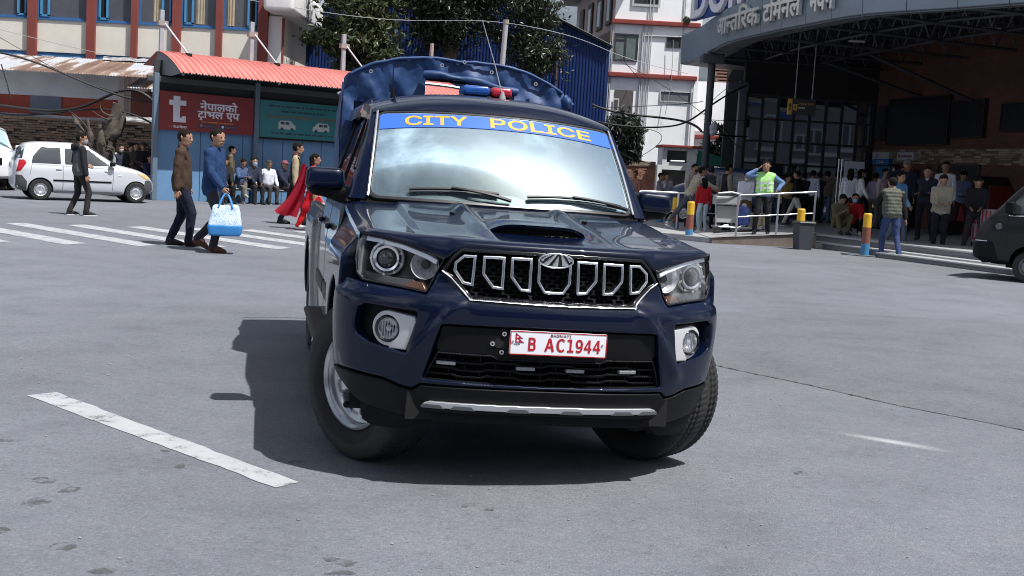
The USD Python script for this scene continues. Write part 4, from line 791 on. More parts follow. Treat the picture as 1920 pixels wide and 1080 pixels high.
    if vest is not None:
        vm = melt([q for q in torso(g + .012, .0)], .026, 3); part(t, 'vest', vm.apply_scale(k), M('hi_vis', vest, rough=.6, var=.1), smooth=80)
        for zz in (.16, .27):
            rg = [(T(0, 0, zz) + X_ * .205 * math.cos(a) + fw * .150 * math.sin(a)) for a in np.linspace(0, 2 * math.pi, 25)]
            V = np.stack([np.array(rg), np.array(rg) + up * .045], 1); part(t, 'reflective_band', grid(V).apply_scale(k), M('reflective', (.62, .68, .62), rough=.35), smooth=60)
        for s in (-1, 1):
            V = np.array([[T(s * x, .137 + (.012 if zz < .4 else -.0) , zz) for x in (.06, .095)] for zz in np.linspace(.1, .42, 6)]); part(t, 'reflective_band', grid(V).apply_scale(k), _mats['reflective'])
    t.SetCustomDataByKey('_', 1); t.ClearCustomDataByKey('_')
    loc = np.asarray(loc, float)
    W = lambda p: np.asarray(loc) + rotz(np.asarray(p, float) * k, math.radians(face - 90))
    return t, dict(hand=[W(wr[i] + (wr[i] - el[i]) / np.linalg.norm(wr[i] - el[i]) * .10) for i in (0, 1)], T=lambda x, y, z: W(T(x, y, z)), W=W, T0=T, k=k, HD=HD, kn=kn, an=an)
# ================================================================ other vehicles
def chaikin(P, n=2):
    for _ in range(n):
        Q = np.empty((2 * len(P) - 2 + 0, P.shape[1])); Q[0::2] = P[:-1] * .75 + P[1:] * .25; Q[1::2] = P[:-1] * .25 + P[1:] * .75
        P = np.vstack([P[:1], Q, P[-1:]])
    return P
class Shell:
    """closed car body lofted from a side outline and plan width; local axes: x forward, y left, z up"""
    def __init__(s, xs, top, bot, hw, belt, taper=.26, crown=.03):
        s.x0, s.x1 = xs[0], xs[-1]; s.top = PchipInterpolator(*zip(*top)); s.bot = PchipInterpolator(*zip(*bot)); s.hw = PchipInterpolator(*zip(*hw)); s.belt = belt; s.taper = taper; s.crown = crown; s.xs = np.asarray(xs)
        s.sec = [s.section(x) for x in s.xs]
    def section(s, x):
        t, b, h = float(s.top(x)), float(s.bot(x)), float(s.hw(x)); be = min(s.belt, t - .07); up = max(t - be, .05); hr = h * (1 - s.taper * min(max((t - s.belt) / .55, 0), 1) - .06)
        P = np.array([(0, b), (h * .90, b), (h * .985, b + (be - b) * .25), (h, b + (be - b) * .6), (h * .985, be), (hr + (h - hr) * .15, t - min(.09, up * .45)), (hr * .93, t - .012), (hr * .6, t + s.crown * .7), (0, t + s.crown)])
        return chaikin(P, 2)
    def mesh(s):
        n = 56; R = []
        for P in s.sec:
            d = np.r_[0, np.cumsum(np.hypot(*np.diff(P, axis=0).T))]; tt = np.linspace(0, d[-1], n); y, z = np.interp(tt, d, P[:, 0]), np.interp(tt, d, P[:, 1])
            R.append(np.vstack([np.c_[y, z], np.c_[-y[::-1][1:-1], z[::-1][1:-1]]]))
        m = len(R[0]); V = np.array([[(x, y, z) for y, z in r] for x, r in zip(s.xs, R)]).reshape(-1, 3); f = []
        i = np.arange(m); j = (i + 1) % m
        for k in range(len(R) - 1): f += [np.c_[k * m + i, (k + 1) * m + j, k * m + j], np.c_[k * m + i, (k + 1) * m + i, (k + 1) * m + j]]
        V = np.vstack([V, [s.x0, 0, R[0][:, 1].mean()], [s.x1, 0, R[-1][:, 1].mean()]]); a = len(V) - 2; k = (len(R) - 1) * m
        f += [np.c_[i, j, np.full(m, a)], np.c_[k + j, k + i, np.full(m, a + 1)]]
        return trimesh.Trimesh(V, np.vstack(f)[:, ::-1], process=False)
    def y(s, x, z):
        out = np.empty(len(x))
        for k, (a, b) in enumerate(zip(x, z)):
            P = s.section(a); q = P[len(P) // 6:]; o = np.argsort(q[:, 1]); out[k] = np.interp(b, q[o, 1], q[o, 0])
        return out
    def side(s, sgn, d=.004):
        return lambda P, o: np.c_[P[:, 0], sgn * (s.y(P[:, 0], P[:, 1]) + d + o), P[:, 1]]
    def topsurf(s, d=.004):
        """plane (x, y) -> on the upper surface, for windscreens"""
        def f(P, o):
            z = np.empty(len(P))
            for k, (x, y) in enumerate(P):
                Q = s.section(x)[::-1]; z[k] = np.interp(abs(y), Q[:, 0][:len(Q) * 2 // 3], Q[:, 1][:len(Q) * 2 // 3])
            return np.c_[P[:, 0] + (d + o) * .6, P[:, 1], z + (d + o) * .8]
        return f
def small_wheel(t, x, y, r, w, sg, mat=None, rimmat=None, steel=True):
    n = 40; prof = [(r * .60, -.5), (r * .70, -.52), (r * .9, -.5), (r * .985, -.36), (r, -.2), (r, .2), (r * .985, .36), (r * .9, .5), (r * .70, .52), (r * .60, .5)]
    pl_ = lambda m: m.apply_transform(np.diag([1., sg, 1, 1])).apply_translation((x, y, r))
    m = pl_(lathe([(a, b * w) for a, b in prof], n, 'y')); wl = part(t, 'wheel', m, rubber, 40)
    part(wl, 'rim', pl_(lathe([(r * .62, .46 * w), (r * .60, .30 * w), (r * .52, .22 * w), (r * .42, .34 * w), (r * .28, .36 * w), (r * .20, .24 * w), (0, .26 * w)], 32, 'y')), rimmat or satin, 40)
    part(wl, 'rim_slots', cat(*[cyl((r * .47 * math.cos(a), .22 * w, r * .47 * math.sin(a)), (r * .47 * math.cos(a), .292 * w, r * .47 * math.sin(a)), r * .045, 8) for a in np.arange(8) * math.pi / 4]).apply_transform(np.diag([1., sg, 1, 1])).apply_translation((x, y, r)), dark, 30, kind='stuff')
def to_man(m):
    m = m.copy(); m.merge_vertices(); return MF(manifold3d.Mesh(np.asarray(m.vertices, np.float32), np.asarray(m.faces, np.uint32)))
def body_with_arches(sh, wheels, r, paint, t, name='body'):
    b = to_man(sh.mesh())
    for x in wheels: b = b - MF.cylinder(3, r, r, 40, True).rotate((90, 0, 0)).translate((x, 0, r * .86)) 
    # the wheel tunnel is closed by a dark inner hull
    p = part(t, name, tm(b), paint, 30)
    part(t, 'wheel_well', cat(bx(min(wheels) - r - .1, max(wheels) + r + .1, -sh.hw(0) * .66, sh.hw(0) * .66, .22, .75)), dark, False)
    return p
pane_dark = M('car_glass', (.030, .036, .042), rough=.06, coat=.5, var=.0, spec=.8)

# ---- white hatchback, seen from its right-hand side (it faces image right)
white_paint = M('white_paint', (.60, .62, .66), rough=.36, metal=.25, coat=.6, var=.03)
def hatchback(label, loc, rz):
    t = thing('hatchback', label, 'car', loc, rz)
    xs = np.r_[np.linspace(-.60, -.50, 4), np.linspace(-.42, 2.70, 54), np.linspace(2.74, 2.84, 4)]
    sh = Shell(xs, [(-.60, .92), (-.55, 1.02), (-.44, 1.27), (-.30, 1.405), (.1, 1.455), (.7, 1.465), (1.15, 1.42), (1.55, 1.19), (1.93, .965), (2.1, .925), (2.45, .84), (2.70, .72), (2.84, .55)],
               [(-.60, .36), (-.5, .24), (0, .20), (2.3, .19), (2.7, .22), (2.84, .32)], [(-.60, .56), (-.52, .66), (-.2, .725), (.6, .745), (1.8, .74), (2.4, .70), (2.7, .60), (2.84, .46)], .86)
    body_with_arches(sh, (0, 2.36), .31, white_paint, t)
    W3 = [Polygon([(-.22, .93), (.48, .93), (.48, 1.34), (.02, 1.345), (-.18, 1.10)]), Polygon([(.58, .93), (1.72, .93), (1.40, 1.15), (1.16, 1.345), (.58, 1.345)]), Polygon([(-.30, 1.02), (-.25, 1.16), (-.24, 1.02)])]
    for sg in (1, -1):
        for w in W3[:2]:
            w_ = part(t, 'side_window', panel(w.buffer(-.02).buffer(.02), sh.side(sg), h=.07, rim=.004, depth=.004), pane_dark, 40)
        part(t, 'door_seam', panel(unary_union([LineString([(.53, .28), (.53, .9)]).buffer(.006), LineString([(1.75, .30), (1.78, .9)]).buffer(.006), LineString([(-.26, .62), (-.20, .92)]).buffer(.005), LineString([(-.2, .905), (1.78, .86)]).buffer(.004)]), sh.side(sg, .001), h=.03, rim=0, depth=.002), M('seam_grey', (.10, .105, .11), rough=.6), False)
        part(t, 'door_trim', panel(sbox(.30, .50, 1.72, .535).buffer(.005), sh.side(sg, .012), h=.08, rim=.006, depth=.012), blackp, 40)
        part(t, 'front_bumper_guard', panel(Polygon([(2.52, .30), (2.60, .60), (2.70, .62), (2.80, .55), (2.82, .36), (2.70, .24)]), sh.side(sg, .006), h=.04, rim=.006, depth=.01), M('bumper_grey', (.06, .062, .066), rough=.6), 40)
        part(t, 'rear_bumper_guard', panel(Polygon([(-.58, .32), (-.58, .62), (-.44, .62), (-.32, .46), (-.33, .24), (-.5, .25)]), sh.side(sg, .006), h=.04, rim=.006, depth=.01), _mats['bumper_grey'], 40)
        part(t, 'tail_light', panel(Polygon([(-.57, .70), (-.50, 1.00), (-.38, 1.01), (-.33, .93), (-.47, .72)]), sh.side(sg, .006), h=.03, rim=.005, depth=.01), M('tail_red', (.35, .012, .02), rough=.15, var=.3, scale=30), 40)
        part(t, 'headlight', panel(Polygon([(2.36, .80), (2.62, .745), (2.74, .64), (2.60, .64), (2.44, .73)]), sh.side(sg, .006), h=.03, rim=.005, depth=.01), M('lamp_amber', (.62, .40, .16), rough=.15), 40)
        for x in (.43, 1.62): part(t, 'handle', rbox(x - .07, x + .07, sg * (float(sh.y([x], [.80])[0]) - .005), sg * (float(sh.y([x], [.80])[0]) + .025), .79, .82, .01), white_paint)
        part(t, 'wing_mirror', rbox(1.66, 1.80, sg * .72, sg * .86, .93, 1.05, .03), blackp)
        part(t, 'side_repeater', trimesh.creation.icosphere(2, .03).apply_scale((1.3, .5, .8)).apply_translation((1.93, sg * float(sh.y([1.93], [.70])[0]), .70)), M('repeater', (.75, .72, .68), rough=.2))
        part(t, 'sill', panel(sbox(.34, .19, 2.0, .27), sh.side(sg, .004), h=.08, rim=.004, depth=.006), M('sill_grey', (.2, .2, .21), rough=.6), 40)
        for x in (0, 2.36): small_wheel(t, x, sg * .64, .272, .155, sg)
    part(t, 'windscreen', panel(Polygon([(1.20, -.50), (1.84, -.60), (1.84, .60), (1.20, .50)]), sh.topsurf(), h=.08, rim=.003, depth=.004), pane_dark, 40)
    part(t, 'rear_window', panel(Polygon([(-.42, -.48), (-.56, -.5), (-.56, .5), (-.42, .48)]).buffer(0), lambda P, o: sh.topsurf(0)(P, o) - [.012, 0, -.004], h=.05, rim=.003, depth=.004), pane_dark, 40)
    part(t, 'rear_window_side', cat(*[panel(Polygon([(-.53, 1.04), (-.44, 1.30), (-.36, 1.34), (-.43, 1.04)]), sh.side(sg, .003), h=.04, rim=.003, depth=.004) for sg in (1, -1)]), pane_dark, 40)
    part(t, 'aerial', tube([(.0, 0, 1.47), (-.22, 0, 1.72)], .004, 5), blackp)
    return t

# ---- dark van at the right edge
van_paint = M('van_paint', (.008, .0072, .0075), rough=.4, coat=.25, spec=.3, var=.08)
def van(label, loc, rz):
    t = thing('van', label, 'van', loc, rz)
    xs = np.r_[np.linspace(-3.3, -3.2, 3), np.linspace(-3.1, .66, 60), np.linspace(.70, .78, 4)]
    sh = Shell(xs, [(-3.3, 1.7), (-3.1, 1.88), (-1.0, 1.93), (-.40, 1.89), (-.10, 1.78), (.15, 1.56), (.45, 1.20), (.58, 1.06), (.68, .95), (.74, .84), (.78, .70)], [(-3.3, .4), (-3.0, .28), (.4, .26), (.78, .34)], [(-3.3, .70), (-3.1, .76), (0, .80), (.45, .79), (.66, .74), (.78, .66)], 1.12, taper=.13)
    body_with_arches(sh, (-.2, -2.3), .34, van_paint, t)
    for sg in (1, -1):
        for w in (Polygon([(-1.02, 1.16), (.18, 1.16), (.24, 1.21), (-.06, 1.60), (-.24, 1.74), (-1.02, 1.74)]), Polygon([(-1.16, 1.16), (-2.1, 1.16), (-2.1, 1.74), (-1.16, 1.74)]), Polygon([(-2.2, 1.16), (-3.0, 1.16), (-3.0, 1.72), (-2.2, 1.72)])):
            part(t, 'side_window', panel(w.buffer(-.02).buffer(.02), sh.side(sg), h=.09, rim=.004, depth=.004), M('van_glass', (.035, .045, .05), rough=.06, coat=.6, spec=.9, var=0), 40)
        part(t, 'window_strip', panel(sbox(-1.05, 1.115, .2, 1.135), sh.side(sg, .010), h=.1, rim=.003, depth=.008), chrome, 40)
        part(t, 'door_seam', panel(unary_union([LineString([(-1.09, .34), (-1.09, 1.80)]).buffer(.006), LineString([(.20, .60), (.20, 1.10), (.20, 1.15)]).buffer(.006), LineString([(-3, .92), (.5, .92)]).buffer(.008)]), sh.side(sg, .001), h=.04, rim=0, depth=.002), dark, False)
        part(t, 'fuel_cap', cat(lathe([(.055, 0), (.055, .012), (.03, .016), (.028, .006), (0, .006)], 20, 'y').apply_transform(np.diag([1., sg, 1, 1])).apply_translation((-.02 + .36, sg * float(sh.y([.34], [.99])[0]), .93))), M('badge_grey', (.16, .16, .16), rough=.3, metal=.6))
        part(t, 'wing_mirror', cat(rbox(.08, .22, sg * .80, sg * 1.0, 1.16, 1.36, .03), cyl((.16, sg * .76, 1.2), (.16, sg * .85, 1.22), .02)), blackp)
        part(t, 'bumper_corner', panel(Polygon([(.30, .30), (.42, .66), (.74, .66), (.77, .40), (.6, .28)]), sh.side(sg, .01), h=.05, rim=.01, depth=.015), blackp, 40)
        part(t, 'bumper_strip', panel(sbox(.52, .655, .74, .672), sh.side(sg, .012), h=.05, rim=.002, depth=.01), satin, 40)
        for x in (-.2, -2.3): small_wheel(t, x, sg * .70, .275, .17, sg, rimmat=M('wheel_grey', (.20, .20, .21), rough=.4, metal=.5))
    part(t, 'windscreen', panel(Polygon([(-.08, -.60), (.42, -.70), (.42, .70), (-.08, .60)]), sh.topsurf(), h=.1, rim=.003, depth=.004), pane_dark, 40)
    return t

# ---- white SUV cut by the left edge
def suv(label, loc, rz):
    t = thing('white_suv', label, 'car', loc, rz)
    xs = np.r_[np.linspace(-3.5, -3.4, 3), np.linspace(-3.3, .72, 60), np.linspace(.76, .84, 4)]
    sh = Shell(xs, [(-3.5, 1.3), (-3.35, 1.72), (-2.6, 1.84), (-1.5, 1.85), (-1.1, 1.80), (-.55, 1.30), (-.40, 1.20), (.2, 1.16), (.62, 1.10), (.76, .98), (.84, .8)], [(-3.5, .5), (-3.2, .36), (.5, .34), (.84, .42)], [(-3.5, .80), (-3.3, .87), (0, .90), (.5, .88), (.72, .80), (.84, .70)], 1.14, taper=.2)
    body_with_arches(sh, (0, -2.68), .43, M('suv_white', (.70, .70, .71), rough=.3, coat=.8, var=.03), t)
    for sg in (1, -1):
        for w in (Polygon([(-1.55, 1.18), (-.62, 1.18), (-1.10, 1.70), (-1.55, 1.72)]), Polygon([(-2.5, 1.18), (-1.65, 1.18), (-1.65, 1.72), (-2.5, 1.72)])):
            part(t, 'side_window', panel(w, sh.side(sg), h=.09, rim=.004, depth=.004), pane_dark, 40)
        part(t, 'headlight', panel(Polygon([(.36, 1.03), (.66, 1.02), (.80, .86), (.70, .80), (.42, .90)]), sh.side(sg, .006), h=.04, rim=.005, depth=.01), M('lamp_dark', (.08, .085, .09), rough=.1, coat=.8), 40)
        part(t, 'wing_mirror', rbox(-.55, -.42, sg * .90, sg * 1.12, 1.18, 1.34, .04), _mats['suv_white'])
        part(t, 'arch_cladding', panel(affinity.scale(Point(0, .38).buffer(1), .52, .5).difference(Point(0, .37).buffer(.44)).intersection(sbox(-1, .36, 1, 2)), sh.side(sg, .008), h=.04, rim=.005, depth=.02), _mats['suv_white'], 40)
        for x in (0, -2.68): small_wheel(t, x, sg * .76, .37, .23, sg)
    part(t, 'windscreen', panel(Polygon([(-1.04, -.62), (-.50, -.72), (-.50, .72), (-1.04, .62)]), sh.topsurf(), h=.1, rim=.003, depth=.004), M('suv_glass', (.30, .42, .45), rough=.06, coat=.5, var=0), 40)
    part(t, 'front_grille', rbox(.80, .845, -.45, .45, .72, .95, .02), blackp)
    return t
# ================================================================ ground
def asphalt(name, base, dusty=.5):
    if name in _mats: return _mats[name]
    n = {'g': ('geometry', {}), 'big': ('noise_texture', {'scale': .22, 'detail': 5.0, 'roughness': .55}), 'mid': ('noise_texture', {'scale': 1.6, 'detail': 7.0, 'roughness': .65}), 'fine': ('noise_texture', {'scale': 58.0, 'detail': 4.0, 'roughness': .75}), 'spk': ('voronoi_texture', {'scale': 130.0, 'feature': 'f1'}),
         'str': ('mapping', {'scale': (1.0, 1.3, 1.0), 'rotation': (0, 0, .5)}), 'trk': ('noise_texture', {'scale': 16.0, 'detail': 6.0, 'roughness': .72}),
         'r0': ('rgb_ramp', {'ramp': [(.3, tuple(np.array(base) * .82)), (.55, base), (.75, tuple(np.array(base) * 1.18))]}), 'r1': ('rgb_ramp', {'ramp': [(.25, (.78, .78, .79)), (.48, (1, 1, 1)), (.8, (1.16, 1.15, 1.13))]}), 'r2': ('rgb_ramp', {'ramp': [(.25, (.48, .48, .48)), (.42, (.90, .90, .90)), (.58, (1.05, 1.05, 1.05)), (.78, (1.75, 1.75, 1.72))]}), 'r3': ('rgb_ramp', {'ramp': [(.28, (.66, .66, .66)), (.42, (.95, .95, .95)), (.55, (1.02, 1.02, 1.02)), (.75, (1.22, 1.21, 1.2))]}),
         'r4': ('rgb_ramp', {'ramp': [(0, (1.5, 1.5, 1.48)), (.10, (1.25, 1.25, 1.25)), (.2, (1, 1, 1)), (1, (.92, .92, .92))]}),
         'm1': ('mix_color', {'blend_type': 'multiply', 'fac': 1.0}), 'm2': ('mix_color', {'blend_type': 'multiply', 'fac': 1.0}), 'm3': ('mix_color', {'blend_type': 'multiply', 'fac': 1.0}), 'm4': ('mix_color', {'blend_type': 'multiply', 'fac': .7}),
         'ad': ('math', {'math_type': 'multiply_add', 'value2': .6}), 'b': ('bump', {'strength': .55, 'distance': .006}), 'p': ('principled_bsdf', {'roughness': .82, 'specular_ior_level': .35})}
    for k in ('m1', 'm2', 'm3', 'm4'): n[k][1]['use_clamp'] = False
    l = [('g.position', 'big.vector'), ('g.position', 'mid.vector'), ('g.position', 'fine.vector'), ('g.position', 'spk.vector'), ('g.position', 'str.vector'), ('str.vector', 'trk.vector'), ('big.fac', 'r0.fac'), ('mid.fac', 'r1.fac'), ('fine.fac', 'r2.fac'), ('trk.fac', 'r3.fac'), ('spk.distance', 'r4.fac'),
         ('r0.color', 'm1.a'), ('r1.color', 'm1.b'), ('m1.result', 'm2.a'), ('r2.color', 'm2.b'), ('m2.result', 'm3.a'), ('r3.color', 'm3.b'), ('m3.result', 'm4.a'), ('r4.color', 'm4.b'), ('m4.result', 'p.base_color'), ('fine.fac', 'ad.value1'), ('spk.distance', 'ad.value3'), ('ad.value', 'b.height'), ('b.normal', 'p.normal')]
    _mats[name] = usdkit.material(stage, '/World/Looks/' + name, n, l, surface='p.BSDF'); return _mats[name]
asph = asphalt('asphalt', (.148, .157, .180)); asph2 = asphalt('asphalt_worn', (.134, .142, .162))
def sheet(poly, z, h=.5): return panel(poly, lambda P, o: np.c_[P, np.full(len(P), z)], h=h, rim=0, depth=0, wall=False)
solo('ground', sheet(sbox(-300, -200, 300, 400), 0.0, 40), asph, kind='structure', smooth=False)
# the older strip of tarmac on the right, its ragged edge a small ridge
sx, sy = np.array([.1, 10.6]), np.array([4.6, 5.25]); seam = [sx + (sy - sx) * t + [.0, .045 * math.sin(9 * t) + .03 * math.sin(31 * t)] for t in np.linspace(0, 1, 60)]
solo('tarmac_patch', sheet(Polygon([tuple(p) for p in seam] + [(9, 6), (9, 13), (3, 13)]), .004, .4), asph2, kind='structure', smooth=False)
rid = tube(np.c_[np.array(seam), np.full(60, -.003)], np.linspace(.014, .003, 60), 6); rid = noisy(sub(rid, 2), .012, 30, 4); solo('tarmac_edge', rid, asphalt('asphalt_edge', (.10, .10, .108)), kind='structure')
def patchy(name, c, scale, lo, hi):
    if name in _mats: return _mats[name]
    _mats[name] = usdkit.material(stage, '/World/Looks/' + name, {'g': ('geometry', {}), 'n': ('noise_texture', {'scale': scale, 'detail': 6.0, 'roughness': .7}), 'f': ('map_range', {'from_min': lo, 'from_max': hi, 'clamp': True}), 't': ('transparent_bsdf', {}), 'd': ('diffuse_bsdf', {'color': c}), 'x': ('mix_closure', {})}, [('g.position', 'n.vector'), ('n.fac', 'f.value'), ('f.result', 'x.fac'), ('t.BSDF', 'x.closure1'), ('d.BSDF', 'x.closure2')], surface='x.closure'); return _mats[name]
def worn_paint(name, c, wear=.36):
    c = np.array(c); _mats[name] = usdkit.material(stage, '/World/Looks/' + name, {'g': ('geometry', {}), 'n': ('noise_texture', {'scale': 6.0, 'detail': 7.0, 'roughness': .7}), 'n2': ('noise_texture', {'scale': 75.0, 'detail': 3.0, 'roughness': .7}), 'a': ('math', {'math_type': 'multiply_add', 'value2': .55}), 'r': ('rgb_ramp', {'ramp': [(.3, tuple(c * .78)), (.5, tuple(c)), (.75, tuple(c * 1.15))]}), 'f': ('map_range', {'from_min': wear + .22, 'from_max': wear + .34, 'clamp': True}), 'b': ('bump', {'strength': .3, 'distance': .004}), 't': ('transparent_bsdf', {}), 'd': ('principled_bsdf', {'roughness': .75}), 'x': ('mix_closure', {})},
        [('g.position', 'n.vector'), ('g.position', 'n2.vector'), ('n2.fac', 'a.value1'), ('n.fac', 'a.value3'), ('n.fac', 'r.fac'), ('a.value', 'f.value'), ('r.color', 'd.base_color'), ('n2.fac', 'b.height'), ('b.normal', 'd.normal'), ('f.result', 'x.fac'), ('t.BSDF', 'x.closure1'), ('d.BSDF', 'x.closure2')], surface='x.closure'); return _mats[name]
paint = worn_paint('road_paint', (.34, .35, .37)); paint_old = worn_paint('road_paint_old', (.27, .27, .27), .5)
def ragged(poly, a=.006, seed=0):
    c = np.array(poly.exterior.segmentize(.06).coords)[:-1]; f = meshkit.noise(np.c_[c * 11, c[:, :1] * 0], seed) - .5; g = meshkit.noise(np.c_[c * 11, c[:, :1] * 0 + 5], seed) - .5
    return Polygon(c + np.c_[f, g] * 2 * a).buffer(0)
L0, L1, L2, L3 = [on(*p)[:2] for p in ((50, 742), (105, 736), (560, 905), (515, 915))]
solo('road_marking', sheet(ragged(Polygon([L0, L1, L2, L3]), .008), .003, .1), paint, 'short white dashed line painted left of the pickup', 'road marking', smooth=False)
S0, STEP, DIR = np.array([-8.83, 20.2]), np.array([.92, .43]), np.array([3.40, -3.20])
LBL = ['farthest left and cut by the frame edge', 'second from the left frame edge', 'running towards the boots of the walking men', 'between the two walking men and the crossing middle', 'passing behind the man with the blue bag', 'beside the red scarf', 'under the woman in red', 'partly hidden by the pickup', 'hidden mostly behind the pickup']
for k in range(-2, 7):
    p = S0 + STEP * k; w = np.array([.085, .205])
    q = Polygon([p - w, p + w, p + DIR * (1 if k < 4 else .98) + w, p + DIR - w])
    solo('zebra_stripe', sheet(ragged(q, .015, k + 5), .004, .3), paint, 'white zebra crossing stripe ' + LBL[k + 2], 'crossing stripe', 'stripes of the zebra crossing', smooth=False)
ol = spline([on(*p)[:2].tolist() + [0] for p in ((1302, 461), (1400, 466), (1500, 474), (1640, 488), (1760, 501), (1860, 513), (1930, 522))], 40)[:, :2]
solo('edge_line', sheet(LineString(ol).buffer(.05, cap_style=2), .004, .2), paint_old, 'thin worn pale line curving along the terminal steps', 'road marking', smooth=False)
def haze_smear(name, px, py, rx, ry, rot, mat, lab, cat_, z, seed):
    c = on(px, py)[:2]; rr = np.random.default_rng(seed); th = np.linspace(0, 2 * math.pi, 50)[:-1]; r = 1 + .35 * (meshkit.noise(np.c_[np.cos(th) * 2, np.sin(th) * 2, th * 0 + seed]) - .5) * 2
    p = affinity.translate(affinity.rotate(Polygon(np.c_[np.cos(th) * rx * r, np.sin(th) * ry * r]), rot, origin=(0, 0)), *c)
    solo(name, sheet(p.buffer(0), z, .03), mat, lab, cat_, smooth=False, kind='structure')
stain = patchy('oil_stain', (.095, .094, .10), 17, .43, .64)
for k, (px, py, a, b) in enumerate(((18, 826, .045, .02), (80, 901, .04, .04), (130, 918, .045, .025), (68, 942, .05, .04), (192, 1072, .04, .035), (120, 1025, .04, .03), (875, 948, .045, .02), (918, 955, .025, .015), (927, 970, .02, .014), (638, 1054, .05, .03), (555, 866, .03, .02), (1503, 887, .035, .03), (336, 876, .03, .018), (5, 993, .04, .02), (310, 846, .025, .01), (640, 1075, .04, .02))):
    haze_smear('stain', px, py, a * 1.2, b * 1.2, k * 37, stain, None, None, .002, k)
lib_rng = np.random.default_rng(4)
cc_ = on(1672, 829); chalk = usdkit.material(stage, '/World/Looks/chalk_dust', {'g': ('geometry', {}), 'm': ('mapping', {'mapping_type': 'texture', 'location': tuple(map(float, cc_)), 'rotation': (0, 0, -.56), 'scale': (.38, .085, 1)}), 's': ('gradient_texture', {'gradient_type': 'spherical'}), 'n': ('noise_texture', {'scale': 85.0, 'detail': 5.0, 'roughness': .8}), 'a': ('math', {'math_type': 'multiply_add', 'value2': .62}), 'f': ('map_range', {'from_min': .58, 'from_max': 1.45, 'clamp': True}), 't': ('transparent_bsdf', {}), 'd': ('diffuse_bsdf', {'color': (.55, .56, .58)}), 'x': ('mix_closure', {})},
    [('g.position', 'm.vector'), ('m.vector', 's.vector'), ('g.position', 'n.vector'), ('s.fac', 'a.value1'), ('n.fac', 'a.value3'), ('a.value', 'f.value'), ('f.result', 'x.fac'), ('t.BSDF', 'x.closure1'), ('d.BSDF', 'x.closure2')], surface='x.closure')
solo('chalk_smear', sheet(affinity.translate(affinity.rotate(affinity.scale(Point(0, 0).buffer(1), .42, .10), -32, origin=(0, 0)), *cc_[:2]), .002, .05), chalk, kind='stuff', smooth=False)
dots = []
for k in range(500):
    p = np.array([lib_rng.uniform(-4, 6), lib_rng.uniform(3.2, 9)]); r = abs(lib_rng.normal(.002, .002)) + .001; m = trimesh.creation.icosphere(0, r).apply_scale((1.3, 1, .6)).apply_translation((*p, .003)); dots.append(m)
solo('grit', cat(dots), M('grit', (.22, .22, .22), rough=.9, var=.5, scale=3), kind='stuff')

# ================================================================ buildings on the left
cream = M('cream_wall', (.70, .67, .59), rough=.85, var=.08, scale=1.6); redcol = M('maroon_paint', (.20, .045, .035), rough=.75, var=.12, scale=2)
bluef = M('window_blue', (.035, .13, .30), rough=.5, var=.1); bluel = M('window_blue_light', (.06, .25, .47), rough=.45, var=.1); greyp = M('window_grey', (.085, .088, .105), rough=.12, spec=.7, var=.15, scale=2); curtain = M('curtain', (.34, .29, .20), rough=.8, var=.3, scale=4)
OB = thing('office_building', 'cream office block with maroon pillars and blue framed windows behind the shacks', 'building', (0, 42, 0))
cx = [-19.3, -17.77, -15.65, -14.09, -12.57, -11.04, -9.46]; cwid = [.30, .32, .30, .22, .30, .22, .34]
part(OB, 'wall', cat(bx(-22, -8.84, .15, 6, 0, 12)), cream, False)
for x, w in zip(cx, cwid): part(OB, 'pillar', bx(x - w / 2, x + w / 2, -.16, .16, 0, 11), redcol, False)
for i in range(len(cx) - 1):
    a, b = cx[i] + cwid[i] / 2, cx[i + 1] - cwid[i + 1] / 2; zs = 5.88
    part(OB, 'spandrel', bx(a, b, 0, .149, 4.74, zs), cream, False)
    part(OB, 'sill', bx(a, b, -.04, .12, zs, zs + .05), bluef, False)
    w = part(OB, 'window', cat(bx(a, a + .07, .02, .12, zs + .05, 7.6), bx(b - .07, b, .02, .12, zs + .05, 7.6), bx(a, b, .02, .12, 7.6, 7.7), bx(a + .07, b - .07, .03, .11, zs + .05, zs + .11)), bluef, False)
    side = 0 if i in (1, 2, 4) else 1; x0, x1 = (a + .09, a + .42) if side == 0 else (b - .42, b - .09)
    part(OB, 'casement', cat(bx(x0, x0 + .06, -.02, .06, zs + .13, 7.55), bx(x1 - .06, x1, -.02, .06, zs + .13, 7.55), bx(x0, x1, -.02, .06, zs + .11, zs + .18)), bluel, False)
    part(OB, 'pane', bx(a + .07, b - .07, .10, .115, zs + .11, 7.6), greyp if i not in (3,) else greyp, False)
    if i in (3, 4, 5): 
        xs_ = np.linspace(a + .5, a + .8, 16) if i != 5 else np.linspace(a + .15, a + .4, 16)
        part(OB, 'curtain', grid(np.array([[[x, .085 + .012 * math.sin(x * 60), z] for z in np.linspace(zs + .15, 7.5, 3)] for x in xs_])), curtain, 60)
    if i in (0, 2, 5): part(OB, 'dark_opening', bx(x0 + .06, x1 - .06, .05, .09, zs + .18, 7.5), dark, False)
    # the row below, mostly behind the roofs
    part(OB, 'lower_frame', bx(a, b, .03, .145, 4.58, 4.739), bluef, False); part(OB, 'lower_pane', bx(a, b, .10, .14, 3.2, 4.579), greyp, False)
    for xx in (a + .18, b - .5): part(OB, 'lower_casement', cat(bx(xx, xx + .40, -.01, .05, 4.53, 4.60), bx(xx, xx + .05, -.01, .05, 3.4, 4.53), bx(xx + .35, xx + .40, -.01, .05, 3.4, 4.53)), M('casement_white', (.55, .62, .68), rough=.5), False)
part(OB, 'side_wall_pier', bx(-9.28, -8.80, -.02, .149, 0, 6.45), M('wall_white', (.66, .67, .66), rough=.85, var=.08, scale=1.5), False)
